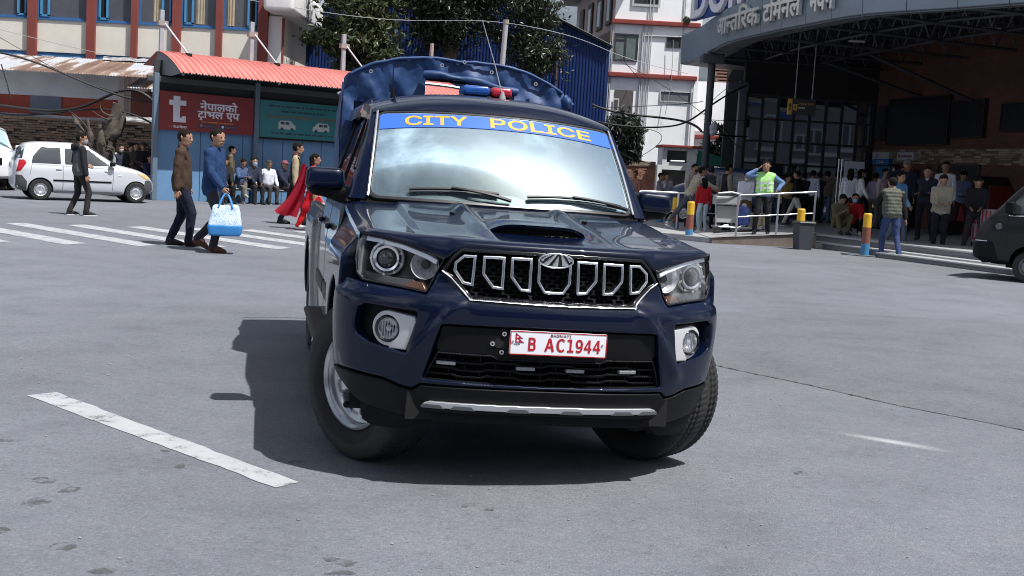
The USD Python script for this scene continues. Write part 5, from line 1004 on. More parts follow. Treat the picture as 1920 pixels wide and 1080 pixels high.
part(OB, 'balcony_slab', rbox(-9.25, -8.18, -1.2, 5, 6.5, 7.5, .15), M('wall_white', 0), 40)
part(OB, 'corner_strip', bx(-8.80, -8.72, 0, .1, 0, 6.4), redcol, False)

# shack with rusted tin roof
SK = thing('tin_roof_shack', 'low shack with rusty corrugated tin roof and red painted band at the left', 'shed', (0, 38, 0))
rust = usdkit.material(stage, '/World/Looks/rusty_tin', {'t': ('texture_coordinate', {}), 'mp': ('mapping', {'scale': (1.1, .22, .3), 'rotation': (0, 0, -.15)}), 'n': ('noise_texture', {'scale': 1.6, 'detail': 6.0, 'roughness': .6}), 'r': ('rgb_ramp', {'ramp': [(.36, (.33, .355, .39)), (.47, (.40, .41, .43)), (.52, (.22, .15, .115)), (.63, (.13, .08, .06)), (.8, (.19, .12, .09))]}), 'p': ('principled_bsdf', {'roughness': .55, 'metallic': .15})}, [('t.object', 'mp.vector'), ('mp.vector', 'n.vector'), ('n.fac', 'r.fac'), ('r.color', 'p.base_color')], surface='p.BSDF')
def corrugated(x0, x1, f, pitch=.09, amp=.018, n=6, nu=8):
    """sheet along x with waves; f(t in 0..1) -> (y, z) down the slope"""
    xs = np.linspace(x0, x1, int((x1 - x0) / pitch * n) + 1); yz = np.array([f(t) for t in np.linspace(0, 1, nu)])
    V = np.zeros((len(xs), nu, 3)); V[..., 0] = xs[:, None]; V[..., 1] = yz[None, :, 0]; V[..., 2] = yz[None, :, 1] + (amp * np.sin(xs / pitch * 2 * math.pi))[:, None]
    return grid(V)
for k in range(8):
    a = -18.6 + k * .86; part(SK, 'roof_sheet', corrugated(a, a + .9, lambda t: (1.2 - 2.9 * t, 4.36 - .70 * t + .006 * (k % 2)), .085, .014, 5, 4), rust, 60)
part(SK, 'upper_wall', bx(-19, -12.9, -.9, -.8, 2.95, 3.78), M('wall_pale', (.55, .57, .60), rough=.85, var=.15, scale=1.2), False)
part(SK, 'red_band', bx(-19, -12.95, -.89, -.81, 2.35, 2.949), M('band_red', (.30, .055, .035), rough=.8, var=.2, scale=2), False)
part(SK, 'shutter', bx(-15.75, -14.75, -.93, -.905, 2.40, 2.95), M('shutter_grey', (.12, .15, .20), rough=.6, var=.1), False)
part(SK, 'corner_wall', cat(bx(-12.94, -12.75, -.92, 1.2, 2.0, 3.9)), M('wall_stained', (.55, .45, .42), rough=.85, var=.3, scale=3), False)
part(SK, 'ledge', noisy(sub(bx(-19, -12.6, -1.25, -.7, 2.22, 2.34), 3), .05, 3, 2), M('ledge_grey', (.36, .37, .40), rough=.8, var=.35, scale=3), False)
part(SK, 'ridge_junk', noisy(sub(bx(-14.1, -12.3, .9, 1.3, 4.34, 4.44), 3), .05, 5, 6), M('junk_white', (.6, .6, .6), rough=.6, var=.4, scale=5), False)
# small lean-to roof beside it
LT = thing('lean_to', 'small lean-to with rust streaked tin roof left of the red shelter', 'shed', (0, 37, 0))
part(LT, 'roof_sheet', corrugated(-12.4, -10.6, lambda t: (.6 - 1.3 * t, 3.72 - .40 * t), .085, .014, 5, 4), rust, 60)
part(LT, 'wall', bx(-12.4, -10.5, -.3, 0, 2.45, 3.25), M('band_dark_red', (.12, .03, .025), rough=.85, var=.2), False)
part(LT, 'awning_edge', noisy(sub(bx(-12.5, -10.3, -.75, -.6, 2.28, 2.42), 3), .04, 6, 8), M('junk_white', 0), False)
# old brick wall; dirt and the shade there are put into its brick colours
BW = thing('brick_wall', 'dark old brick wall in shade behind the white hatchback', 'wall', (0, 36.2, 0))
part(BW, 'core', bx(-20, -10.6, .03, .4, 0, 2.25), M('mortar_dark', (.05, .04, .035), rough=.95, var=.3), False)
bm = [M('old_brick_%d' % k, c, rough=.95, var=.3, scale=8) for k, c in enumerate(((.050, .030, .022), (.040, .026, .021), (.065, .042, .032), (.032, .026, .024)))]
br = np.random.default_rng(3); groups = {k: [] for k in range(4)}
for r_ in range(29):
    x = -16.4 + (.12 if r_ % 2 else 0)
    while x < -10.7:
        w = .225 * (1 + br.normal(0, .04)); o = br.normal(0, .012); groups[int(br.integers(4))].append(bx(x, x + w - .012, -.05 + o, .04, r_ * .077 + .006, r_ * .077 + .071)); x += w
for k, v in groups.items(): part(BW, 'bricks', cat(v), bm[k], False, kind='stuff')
# tree stump with broken limbs
ST_ = thing('tree_stump', 'tall grey lopped tree stump with broken limbs by the brick wall', 'tree stump', (-12.55, 34.9, 0))
bark = M('dead_bark', (.075, .062, .052), rough=.95, var=.45, scale=5, bump=.9, bscale=14)
def limb(pts, r, n=10, seed=1, amp=.05): m = tube(spline(pts, 26), np.interp(np.linspace(0, 1, 26), np.linspace(0, 1, len(r)), r), n); return noisy(m, amp, 4, seed)
part(ST_, 'trunk', limb([(0, 0, 0), (.02, 0, .7), (.10, 0, 1.4), (.22, .02, 2.1), (.34, .03, 2.75)], [.30, .25, .24, .20, .13], 14, 2, .09), bark, 70)
for p, r in (([(-.1, -.1, 1.2), (-.45, -.15, 1.55), (-.70, -.2, 1.95), (-.92, -.2, 2.35)], [.17, .14, .09, .03]), ([(-.3, -.1, 1.4), (-.38, -.2, 1.8), (-.45, -.2, 2.25)], [.12, .09, .02]), ([(-.05, -.2, 1.1), (.0, -.32, 1.6), (-.06, -.3, 2.1)], [.16, .12, .05]), ([(.2, -.1, 1.7), (.5, -.12, 2.0), (.62, -.1, 2.5)], [.14, .1, .03])):
    part(ST_, 'limb', limb(p, r, 9, int(p[0][2] * 10), .05), bark, 70)

g_ = np.random.default_rng(11)
for k in range(9):
    a = np.array([g_.uniform(-.5, .5), g_.uniform(-.35, -.1), g_.uniform(.9, 2.4)]); b = a + [g_.uniform(-.6, .6), g_.uniform(-.3, .1), g_.uniform(.1, .7)]; part(ST_, 'twig', noisy(tube(spline([a, (a + b) / 2 + g_.normal(0, .08, 3), b], 10), np.linspace(.035, .008, 10), 6), .02, 8, k), bark, 60)
# blue corrugated shed behind the trees
SH = thing('blue_shed', 'tall blue corrugated metal shed with sloping roof edge behind the trees', 'shed', (0, 47, 0))
blue_sheet = M('blue_sheet', (.008, .026, .115), rough=.42, var=.12, scale=1.0, metal=.1)
xs = np.arange(-10, 3.32, .0325); prof = .020 * np.clip(np.sin(xs / .13 * 2 * math.pi) * 1.6, -1, 1); roofz = lambda x: 6.62 + (3.32 - x) * .435 if x > -3.4 else 9.54 - (-3.4 - x) * .435
V = np.array([[[x, -p, z] for z in (0, roofz(x) * .5, roofz(x))] for x, p in zip(xs, prof)]); part(SH, 'wall_sheet', grid(V), blue_sheet, 20)
part(SH, 'roof_edge', cat(*[tube([[a, -.12, roofz(a) + .04], [b, -.12, roofz(b) + .04]], .06, 6) for a, b in ((3.5, -3.4), (-3.4, -10))], grid(np.array([[[x, y, roofz(x) + .06] for y in (-.25, 6)] for x in (3.5, 0, -3.4, -7, -10)]))), M('shed_trim', (.03, .032, .04), rough=.6), False)
part(SH, 'side_wall', bx(3.30, 3.40, 0, 6, 0, 6.6), blue_sheet, False)
part(SH, 'rusty_post', bx(1.28, 1.34, -.12, -.06, 3.2, 5.9), M('rust_post', (.12, .06, .04), rough=.9), False)

# ================================================================ white building with red bands
white = usdkit.material(stage, '/World/Looks/white_plaster', {'t': ('texture_coordinate', {}), 'mp': ('mapping', {'scale': (1.6, 1.6, .35)}), 'n': ('noise_texture', {'scale': 1.4, 'detail': 8.0, 'roughness': .65}), 'r': ('rgb_ramp', {'ramp': [(.2, (.50, .50, .50)), (.42, (.84, .85, .86)), (.7, (.89, .90, .91))]}), 'p': ('principled_bsdf', {'roughness': .85})}, [('t.object', 'mp.vector'), ('mp.vector', 'n.vector'), ('n.fac', 'r.fac'), ('r.color', 'p.base_color')], surface='p.BSDF')
_mats['white_plaster'] = white
WB = thing('white_building', 'white plastered three storey building with thin red ledges and outdoor pipes', 'building', (0, 50, 0))
part(WB, 'front_wall', bx(3.75, 7.5, 0, .3, 0, 12), white, False)
part(WB, 'core', bx(3.9, 7.45, .3, 9.5, 0, 9.4), M('wall_pale', 0), False)
sidewall = Polygon([(3.75, 0.02), (2.55, 10), (2.75, 10.02), (3.95, .02)]); part(WB, 'side_wall', extr(sidewall, 2.55, 'xy', 7.55), M('pink_wall', (.30, .235, .215), rough=.85, var=.15, scale=1.5), False)
part(WB, 'lower_side_wall', extr(sidewall, 7.5, 'xy', 0), white, False)
part(WB, 'timber_skirt', extr(Polygon([(3.6, -.1), (2.3, 10), (2.5, 10.05), (3.74, -.06)]), .45, 'xy', 7.15), M('timber', (.12, .085, .065), rough=.85, var=.3), False)
part(WB, 'eave', cat(extr(Polygon([(3.1, -.8), (1.55, 11), (4.6, 11.2), (4.6, -.8)]), .12, 'xy', 10.1)), M('eave_dark', (.10, .095, .09), rough=.8, var=.2), False)
for q, (a, b) in enumerate(((.06, .17), (.27, .40), (.52, .64), (.76, .86))):
    A_, B_ = np.array([3.72, 0.0]), np.array([2.52, 10.0]); p, r = A_ + (B_ - A_) * a, A_ + (B_ - A_) * b; n = np.array([-.06, -.007])
    z0, z1 = (8.0, 9.5); fr_ = part(WB, 'side_window', extr(Polygon([p, r, r + n, p + n]), z1 - z0, 'xy', z0), M('window_timber', (.06, .045, .04), rough=.7), False)
    m = p + (r - p) * .25 + n * 1.0, p + (r - p) * .75 + n * 1.0; part(WB, 'side_pane', extr(Polygon([m[0], m[1], m[1] + n * .2, m[0] + n * .2]), z1 - z0 - .4, 'xy', z0 + .15), M('pane_pale', (.35, .36, .36), rough=.2), False, None) if q < 3 else None
redb = M('ledge_red', (.21, .038, .032), rough=.8, var=.2, scale=3)
for z in (7.90, 5.66): part(WB, 'red_ledge', rbox(3.6, 7.42, -.18, .0, z, z + .20, .03), redb, 40)
def window(parent, x0, x1, z0, z1, y, frame, pane, mull=(), bar=(), fw=.06, name='window'):
    w = part(parent, name, cat(bx(x0, x0 + fw, y - .05, y, z0, z1), bx(x1 - fw, x1, y - .05, y, z0, z1), bx(x0 + fw, x1 - fw, y - .05, y, z0, z0 + fw), bx(x0 + fw, x1 - fw, y - .05, y, z1 - fw, z1), *[bx(m - fw / 2, m + fw / 2, y - .045, y, z0 + fw, z1 - fw) for m in mull], *[bx(a, b, y - .04, y, z - fw / 2, z + fw / 2) for a, b, z in bar]), frame, False)
    xs_ = [x0 + fw, *mull, x1 - fw]
    for a, b in zip(xs_[:-1], xs_[1:]): part(w, 'pane', bx(a, b, y - .012, y - .002, z0 + fw, z1 - fw), pane, False)
    return w
dframe = M('frame_dark', (.03, .03, .032), rough=.5); glassg = M('pane_green_grey', (.13, .16, .16), rough=.12, var=.3, scale=2); blackv = M('opening_dark', (.025, .026, .03), rough=.5, var=.2)
window(WB, 3.79, 4.82, 6.35, 7.50, 0, dframe, glassg, mull=(4.28,), bar=((3.85, 4.25, 7.25),), fw=.06)
window(WB, 4.52, 5.56, 8.78, 9.6, 0, dframe, blackv, mull=(5.04,), fw=.05); part(WB, 'window_surround', cat(bx(4.44, 5.64, -.07, -.051, 8.68, 8.78), bx(4.44, 4.52, -.07, -.051, 8.78, 9.6), bx(5.56, 5.64, -.07, -.051, 8.78, 9.6)), M('surround_grey', (.45, .45, .45), rough=.7), False)
window(WB, 6.02, 6.64, 7.02, 7.46, 0, dframe, blackv, mull=(6.3,), fw=.03)
window(WB, 5.90, 7.28, 4.72, 5.18, 0, M('frame_white', (.55, .56, .57), rough=.6), M('board_grey', (.12, .13, .15), rough=.6, var=.1), fw=.03)
part(WB, 'door', bx(3.95, 4.75, -.03, 0, 3.6, 5.12), M('door_brown', (.095, .08, .08), rough=.7, var=.15), False); part(WB, 'poster', bx(3.90, 4.15, -.06, -.045, 4.2, 4.75), M('poster_white', (.5, .48, .46), rough=.6), False); part(WB, 'poster_picture', bx(3.945, 4.105, -.07, -.061, 4.27, 4.68), M('poster_dark', (.07, .06, .06), rough=.6, var=.5, scale=9), False)
pipe = M('pipe_grey', (.40, .41, .43), rough=.6, var=.15)
for x, z0, z1 in ((3.62, 2, 7.8), (3.70, 4.0, 8.5), (4.98, 2, 7.9), (5.06, 2, 7.9), (5.22, 2, 9.4), (5.36, 3, 9.6), (6.72, 5.8, 9.8), (7.22, 2, 5.6), (7.30, 2, 5.6)): part(WB, 'pipe', cyl((x, -.06, z0), (x, -.06, z1), .026, 8), pipe, 60)
part(WB, 'pipe', tube([(5.0, -.05, 7.45), (6.7, -.05, 7.5), (6.72, -.05, 7.9)], .03, 8), pipe, 60)
part(WB, 'plant_on_ledge', noisy(trimesh.creation.icosphere(3, .16).apply_translation((6.85, -.1, 8.2)), .13, 9, 4), M('leaf_dark_b', (.05, .06, .035), rough=.8, var=.4, scale=9), False)
part(WB, 'set_back_wing', bx(7.55, 8.86, .9, 3, 0, 5.75), white, False); part(WB, 'wing_ledge', rbox(7.5, 8.86, .4, .9, 3.25, 3.42, .03), redb, 40)
part(WB, 'wing_shade', bx(7.6, 8.8, .84, .898, 3.42, 3.6), M('pipe_grey', 0), False)
# beige house with tiled roof, between column and glass wall
BH = thing('beige_house', 'beige house front with brown tiled roof glimpsed beside the glass wall', 'building', (0, 55, 0))
part(BH, 'wall', bx(9.3, 12, 0, .3, 0, 5.25), M('beige_wall', (.56, .48, .36), rough=.85, var=.1), False); part(BH, 'pilaster', rbox(10.15, 10.45, -.12, 0, 3.4, 5.25, .03), M('beige_wall', 0), 40); part(BH, 'cornice', rbox(9.25, 12, -.2, 0, 5.25, 5.42, .04), M('beige_wall', 0), 40)
part(BH, 'window_panel', bx(9.5, 10.05, -.03, 0, 3.2, 4.4), M('panel_brown', (.10, .06, .05), rough=.7), False)
til = M('roof_tile', (.19, .075, .055), rough=.9, var=.35, scale=6); rows = []
for r_ in range(9):
    for c_ in range(12):
        x = 9.2 + c_ * .25 + .12 * (r_ % 2); rows.append(bx(x, x + .235, -.25 + r_ * .20, .02 + r_ * .20, 5.44 + r_ * .17, 5.475 + r_ * .17))
part(BH, 'roof_tiles', cat(rows), til, False, kind='stuff'); part(BH, 'roof_deck', extr(Polygon([(-.2, 5.42), (1.6, 6.92), (1.6, 5.3), (-.2, 5.3)]), 3, 'yz', 9.2), M('roof_deck', (.08, .05, .04), rough=.9), False)
# white gatehouse kiosk, brick garden wall
KS = thing('gatehouse', 'small white gatehouse with two dark openings and red roof edge', 'kiosk', (0, 44, 0))
kw = M('kiosk_white', (.74, .75, .76), rough=.8, var=.08)
part(KS, 'wall', cat(bx(5.45, 5.62, 0, 1.6, 1.95, 2.62), bx(6.42, 6.95, 0, 1.6, 1.95, 2.62), bx(5.62, 6.42, 0, 1.6, 1.95, 2.06), bx(5.62, 6.42, 0, 1.6, 2.52, 2.62), bx(5.28, 5.46, 0, 1.6, 0, 1.95), bx(6.42, 6.95, 0, 1.6, 0, 1.95), bx(5.46, 6.42, 0, 1.6, 1.78, 1.95), bx(5.46, 5.7, 0, 1.6, .0, .95), bx(5.7, 6.42, .02, 1.6, 0, .95)), kw, False)
part(KS, 'upper_opening', bx(5.62, 6.42, .5, .55, 2.06, 2.52), M('opening_grey', (.10, .10, .105), rough=.4), False); part(KS, 'lower_opening', bx(5.46, 6.42, .5, .55, .95, 1.78), M('opening_stone', (.09, .085, .08), rough=.8, var=.5, scale=6), False)
part(KS, 'roof_edge', rbox(5.36, 7.0, -.15, 1.7, 2.621, 2.72, .02), redb, 40); part(KS, 'counter', rbox(5.75, 6.3, -.05, .3, 2.07, 2.15, .03), kw, 40)
GW = thing('garden_wall', 'red brick garden wall with grey concrete top right of the pickup cab', 'wall', (0, 44.6, 0))
gb = [M('red_brick_%d' % k, c, rough=.9, var=.2, scale=8) for k, c in enumerate(((.30, .14, .10), (.25, .115, .085), (.34, .18, .13)))]; groups = {k: [] for k in range(3)}
for r_ in range(23):
    x = 3.2 + (.12 if r_ % 2 else 0)
    while x < 5.25: groups[int(br.integers(3))].append(bx(x, x + .222, -.03 + br.normal(0, .006), .05, .1 + r_ * .077, .1 + r_ * .077 + .068)); x += .235
for k, v in groups.items(): part(GW, 'bricks', cat(v), gb[k], False, kind='stuff')
part(GW, 'core', bx(3.2, 5.3, .0, .3, 0, 1.85), M('mortar_light', (.30, .27, .24), rough=.95), False); part(GW, 'ragged_top', noisy(sub(bx(3.2, 5.25, -.06, .3, 1.85, 2.05), 3), .05, 7, 3), M('top_stone', (.16, .13, .10), rough=.95, var=.4, scale=7), False)
part(GW, 'concrete_panel', bx(3.3, 4.75, .3, .42, 2.0, 2.75), M('concrete_dirty', (.27, .265, .27), rough=.9, var=.25, scale=2), False); part(GW, 'joint', bx(4.28, 4.31, .28, .299, 2.05, 2.7), dark, False)

# ================================================================ trees
def leaf_mesh(n, cen, rad, size, seed, clumps=30, flat=.75, droop=0.0, hollow=.25, narrow=.42):
    g = np.random.default_rng(seed); C = g.normal(size=(clumps, 3)); C /= np.linalg.norm(C, axis=1)[:, None]; C *= (g.uniform(hollow, 1, (clumps, 1)) ** .5); C = np.asarray(cen) + C * np.asarray(rad)
    k = g.integers(0, clumps, n); s = g.uniform(.14, .34, clumps) * np.mean(rad); P = C[k] + g.normal(size=(n, 3)) * s[k][:, None] * [1, 1, flat]
    d = g.normal(size=(n, 3)); d[:, 2] -= droop; d /= np.linalg.norm(d, axis=1)[:, None]; b = np.cross(d, g.normal(size=(n, 3))); b /= np.linalg.norm(b, axis=1)[:, None]
    L = size * g.uniform(.6, 1.3, (n, 1)); W = L * narrow; nn = np.cross(d, b) * L * .12
    V = np.stack([P - d * L * .5, P + b * W * .5 + nn, P + d * L * .5, P - b * W * .5 + nn], 1).reshape(-1, 3); i = np.arange(n) * 4
    return trimesh.Trimesh(V, np.vstack([np.c_[i, i + 1, i + 2], np.c_[i, i + 2, i + 3]]), process=False)
def leaf_mat(name, c):
    if name in _mats: return _mats[name]
    c = np.array(c); _mats[name] = usdkit.material(stage, '/World/Looks/' + name, {'g': ('geometry', {}), 'r': ('rgb_ramp', {'ramp': [(0, tuple(c * .55)), (.6, tuple(c)), (1, tuple(np.minimum(c * 1.7 + [.02, .02, 0], 1)))]}), 'p': ('principled_bsdf', {'roughness': .42, 'specular_ior_level': .5}), 't': ('translucent_bsdf', {}), 'm': ('mix_closure', {'fac': .22})}, [('g.random_per_island', 'r.fac'), ('r.color', 'p.base_color'), ('r.color', 't.color'), ('p.BSDF', 'm.closure1'), ('t.BSDF', 'm.closure2')], surface='m.closure'); return _mats[name]
wood = M('tree_bark', (.09, .07, .055), rough=.95, var=.3, scale=6, bump=.6, bscale=20)
def tree(name, label, loc, trunk_h, r0, blobs, leafs, seed, group=None):
    t = thing(name, label, 'tree', loc, 0, group); g = np.random.default_rng(seed)
    part(t, 'trunk', noisy(tube(spline([(0, 0, -.1), (.1, .02, trunk_h * .4), (-.05, .05, trunk_h * .75), (.05, 0, trunk_h)], 20), np.linspace(r0, r0 * .5, 20), 9), .03, 3, seed), wood, 60)
    for c, r, *_ in blobs: part(t, 'limb', tube(spline([(0, 0, trunk_h * g.uniform(.45, .9)), (c[0] * .5, c[1] * .5, (trunk_h + c[2]) * .5), tuple(c)], 12), np.linspace(r0 * .4, .02, 12), 7), wood, 60)
    part(t, 'crown', cat(*[leaf_mesh(n, c, r, sz, seed * 31 + k, cl, fl_, dr, nw) if False else leaf_mesh(n, c, r, sz, seed * 31 + k, cl, fl_, dr) for k, (c, r, n, sz, cl, fl_, dr) in enumerate(blobs)]), leafs, False)
    return t
lm1, lm2, lm3, lm4 = leaf_mat('leaf_mid', (.100, .130, .050)), leaf_mat('leaf_dark', (.036, .054, .030)), leaf_mat('leaf_olive', (.060, .076, .040)), leaf_mat('leaf_grey_green', (.075, .085, .055))
tree('mango_tree', 'broad leaved green tree rising behind the red roofed shelter', (-6.5, 43.5, 0), 5.0, .22, [((.2, -.3, 5.7), (1.5, 1.2, .9), 2200, .30, 26, .6, .3), ((.7, -.5, 6.9), (1.0, 1.0, .8), 1500, .28, 22, .6, .3), ((-.8, -.2, 5.9), (.7, .8, .6), 800, .30, 12, .6, .3), ((.9, -.4, 4.7), (.9, .9, .8), 1200, .28, 18, .6, .3), ((.3, -.2, 7.8), (1.6, 1.2, .9), 2000, .28, 24, .6, .3)], lm1, 3)
tree('dark_tree', 'tall dark green tree behind the canopy of the pickup', (-2.9, 44.5, 0), 7.0, .28, [((-.6, 0, 6.5), (.9, 1.0, .7), 2400, .20, 26, .9, .5), ((.3, 0, 7.4), (1.5, 1.4, 1.0), 5200, .20, 40, .9, .5), ((-.8, .2, 8.4), (2.0, 1.5, 1.3), 6500, .20, 44, .9, .5), ((1.0, .1, 8.8), (1.6, 1.4, 1.2), 4500, .20, 36, .9, .5)], lm2, 8)
tree('feathery_tree', 'olive green tree with thin trailing branches beside the sky gap', (.1, 45.2, 0), 6.0, .20, [((.0, -.2, 7.6), (1.0, 1.0, 1.2), 3600, .18, 34, 1.0, .6), ((.4, -.4, 6.0), (.9, .9, .9), 2200, .18, 22, 1.0, .8), ((.7, -.5, 5.9), (.7, .7, .3), 700, .17, 12, .8, .8), ((-.4, -.3, 6.6), (.9, .9, .9), 2400, .18, 22, 1.0, .7), ((.25, -.4, 4.9), (.40, .5, .9), 900, .17, 12, 1.2, 1.0)], lm3, 12)
tree('narrow_leaved_tree', 'small dark tree with long narrow leaves beside the garden wall', (3.75, 43, 0), 1.9, .07, [((0, -.1, 2.95), (.62, .6, .75), 1700, .30, 22, .8, 1.0), ((.3, -.1, 2.4), (.45, .4, .5), 700, .30, 12, .8, 1.2)], leaf_mat('leaf_slate', (.060, .075, .055)), 15)
tree('broad_bush_tree', 'small pale green tree beside the glass wall and dark column', (7.9, 46, 0), 2.0, .08, [((0, -.1, 2.55), (.72, .6, .75), 1500, .26, 22, .7, .5), ((.25, -.1, 3.3), (.35, .4, .5), 500, .25, 10, .7, .5), ((-.4, -.1, 2.0), (.4, .4, .4), 500, .26, 10, .7, .5)], lm4, 18)
# ================================================================ red roofed shelter (local x along its front, -y towards the camera)
SH0 = (-10.27, 33.0, 0); SROT = math.degrees(math.atan2(.616, .788))
SHT = thing('bus_shelter', 'passenger shelter with curved red corrugated roof, blue back wall and two billboards', 'shelter', SH0, SROT)
bluewall = M('shelter_blue', (.105, .215, .37), rough=.65, var=.10, scale=1.5); postm = M('shelter_post', (.10, .14, .19), rough=.55, var=.1)
pinkroof = usdkit.material(stage, '/World/Looks/red_roof_sheet', {'t': ('texture_coordinate', {}), 'n': ('noise_texture', {'scale': 1.1, 'detail': 6.0}), 'r': ('rgb_ramp', {'ramp': [(.3, (.50, .15, .13)), (.6, (.58, .20, .175)), (.8, (.62, .25, .22))]}), 'p': ('principled_bsdf', {'roughness': .5})}, [('t.object', 'n.vector'), ('n.fac', 'r.fac'), ('r.color', 'p.base_color')], surface='p.BSDF')
def rib(x, pitch=.185):
    f = (x / pitch) % 1; return .032 * np.clip(1 - abs(f - .5) / .13, 0, 1) ** .6 + .010 * np.cos(f * 2 * np.pi * 2)
sxs = np.unique(np.round(np.r_[np.arange(.02, 10, .185 / 12)], 4)); th = np.linspace(0, 1, 18)
V = np.zeros((len(sxs), 18, 3)); r_ = rib(sxs)
for j, t in enumerate(th):
    y, z = .55 - 1.88 * t, 4.25 - .66 * t ** 1.75; n = np.array([-.66 * 1.75 * t ** .75, 1.88]); n /= np.linalg.norm(n)
    V[:, j] = np.c_[sxs, y + n[0] * r_, z + n[1] * r_]
part(SHT, 'roof_sheet', grid(V), pinkroof, 40)
V2 = V.copy(); V2[:, :, 2] -= .018; V2[:, :, 1] += .006; part(SHT, 'roof_underside', grid(V2[:, :, :]), M('underside_grey', (.32, .32, .33), rough=.6, var=.1), 40)
part(SHT, 'back_roof', grid(np.array([[[x, .55, 4.25], [x, 1.6, 3.9]] for x in (.02, 10)])), pinkroof, False)
for s in (.10, 3.0, 6.0, 9.2):
    part(SHT, 'roof_arch', tube([[s, .55 - 1.86 * a, 4.19 - .66 * a ** 1.75] for a in np.linspace(0, 1, 10)], .035, 6), postm, 60)
ends = [(.55 - 1.88 * a, 4.24 - .66 * a ** 1.75) for a in np.linspace(0, 1, 12)]
part(SHT, 'gable_plate', extr(Polygon(ends + [(-.6, 3.52), (.55, 3.6)]), .02, 'yz', .04), M('gable_grey', (.14, .14, .15), rough=.6), False)
for s in (-.19, 2.90, 5.95, 9.2): part(SHT, 'post', rbox(s - .075, s + .075, -.12, .03, 0, 3.6, .015), postm, 40)
part(SHT, 'fascia_beam', rbox(-.45, 9.8, -.10, .0, 3.35, 3.52, .02), M('beam_dark', (.05, .055, .06), rough=.6), 40)
for k in range(15):
    a = -.1 + k * .66; part(SHT, 'wall_panel', rbox(a + .008, a + .652, .06, .10, 0, 2.05, .008, 6), bluewall, 40)
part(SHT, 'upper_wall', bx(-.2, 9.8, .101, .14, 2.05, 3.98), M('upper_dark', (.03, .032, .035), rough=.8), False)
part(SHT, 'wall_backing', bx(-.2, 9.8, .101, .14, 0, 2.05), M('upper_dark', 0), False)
# billboards are things fixed to the shelter but read as its boards: parts with print
def flat_poly(poly, x0, z0, w, y, mat, parent, name, h=None, depth=.004):
    b = poly.bounds; s = w / (b[2] - b[0]); sz = s if h is None else h / (b[3] - b[1]); p = affinity.scale(affinity.translate(poly, -b[0], -b[1]), s, sz, origin=(0, 0)); p = affinity.translate(p, x0, z0)
    return part(parent, name, extr(p, depth, 'xz', y - depth), mat, False)
def line_text(txt, x0, z0, w, h, y, mat, parent, name, bold=False):
    m = meshkit.text_mesh(txt, 1.0, .004, bold); v = np.array(m.vertices); v[:, 0] = (v[:, 0] - v[:, 0].min()) / np.ptp(v[:, 0]) * w + x0
    return part(parent, name, trimesh.Trimesh(np.c_[v[:, 0], y - v[:, 2], v[:, 1] * h + z0], m.faces[:, ::-1], process=False), mat, False)
loc = lambda s, y=0.: np.array(SH0) + rotz([s, y, 0], math.radians(SROT))
RB = thing('billboard', 'dark red billboard with big white letter t and Nepali lettering', 'billboard', loc(0, 0), SROT)
boardred = M('board_red', (.19, .018, .018), rough=.35, var=.08, scale=1.5); bw_ = M('board_white', (.62, .60, .68), rough=.5, var=.1, scale=9); bor = M('board_orange', (.42, .12, .03), rough=.5); bnavy = M('board_navy', (.05, .03, .06), rough=.5)
part(RB, 'board', rbox(-.10, 2.80, -.07, .03, 2.02, 3.12, .01), boardred, 40)
tl = unary_union([sbox(.32, 2.26, .52, 3.0), sbox(.20, 2.74, .70, 2.88), sbox(.32, 2.26, .70, 2.39), sbox(.58, 2.38, .70, 2.44)]).buffer(.02).buffer(-.02)
part(RB, 'letter', extr(tl, .005, 'xz', -.075), bw_, False)
line_text('turbo', .33, 2.10, .40, .075, -.07, bw_, RB, 'word', True); line_text('yo', .20, 2.10, .12, .075, -.07, M('board_dim', (.33, .12, .12), rough=.5), RB, 'word')
flat_poly(GL('npl'), 1.12, 2.65, 1.16, -.07, bw_, RB, 'nepali_line', .29); flat_poly(GL('app'), 1.05, 2.36, 1.30, -.07, bw_, RB, 'nepali_line', .27)
line_text('book now online anywhere', 1.17, 2.365, 1.02, .05, -.07, bor, RB, 'small_line') if False else part(RB, 'orange_line', extr(unary_union([sbox(1.17 + a, 2.295, 1.17 + b, 2.335) for a, b in ((0, .16), (.19, .52), (.55, .66), (.69, 1.0))]), .003, 'xz', -.074), bor, False)
for x, tx in ((1.08, 'Google Play'), (1.74, 'App Store')):
    part(RB, 'store_badge', extr(sbox(x, 2.14, x + .56, 2.27).buffer(-.02).buffer(.02), .004, 'xz', -.0745), bnavy, False); line_text(tx, x + .16, 2.185, .36, .045, -.0746, M('board_dim', 0), RB, 'badge_word')
    part(RB, 'badge_mark', extr(Point(x + .09, 2.205).buffer(.04), .004, 'xz', -.079), bw_ if x > 1.5 else M('board_dim', 0), False)
TB = thing('billboard', 'teal billboard advertising a free airport shuttle with two white vans', 'billboard', loc(0, 0), SROT)
teal = M('board_teal', (.030, .165, .185), rough=.35, var=.08, scale=1.5); tdark = M('board_dark_teal', (.012, .05, .07), rough=.5); tor = M('board_rust', (.16, .085, .05), rough=.5); vanw = M('board_van', (.42, .44, .44), rough=.5)
part(TB, 'board', rbox(3.0, 5.86, -.07, .03, 2.0, 3.12, .01), teal, 40); part(TB, 'lower_rail', bx(3.0, 5.86, -.09, .02, 1.95, 1.999), dark, False)
bars = []
for z, a, b in ((2.93, 3.3, 5.6), (2.78, 3.7, 5.2), (2.12, 3.4, 5.5)):
    x = a
    while x < b: w = .06 + .22 * random.random(); bars.append(sbox(x, z, min(x + w, b), z + .055)); x += w + .05
part(TB, 'small_print', extr(unary_union(bars), .003, 'xz', -.074), tdark, False, kind='stuff')
line_text('FREE AIRPORT SHUTTLE TO GOLDEN GATE', 3.22, 2.60, 2.56, .085, -.07, tor, TB, 'headline', True)
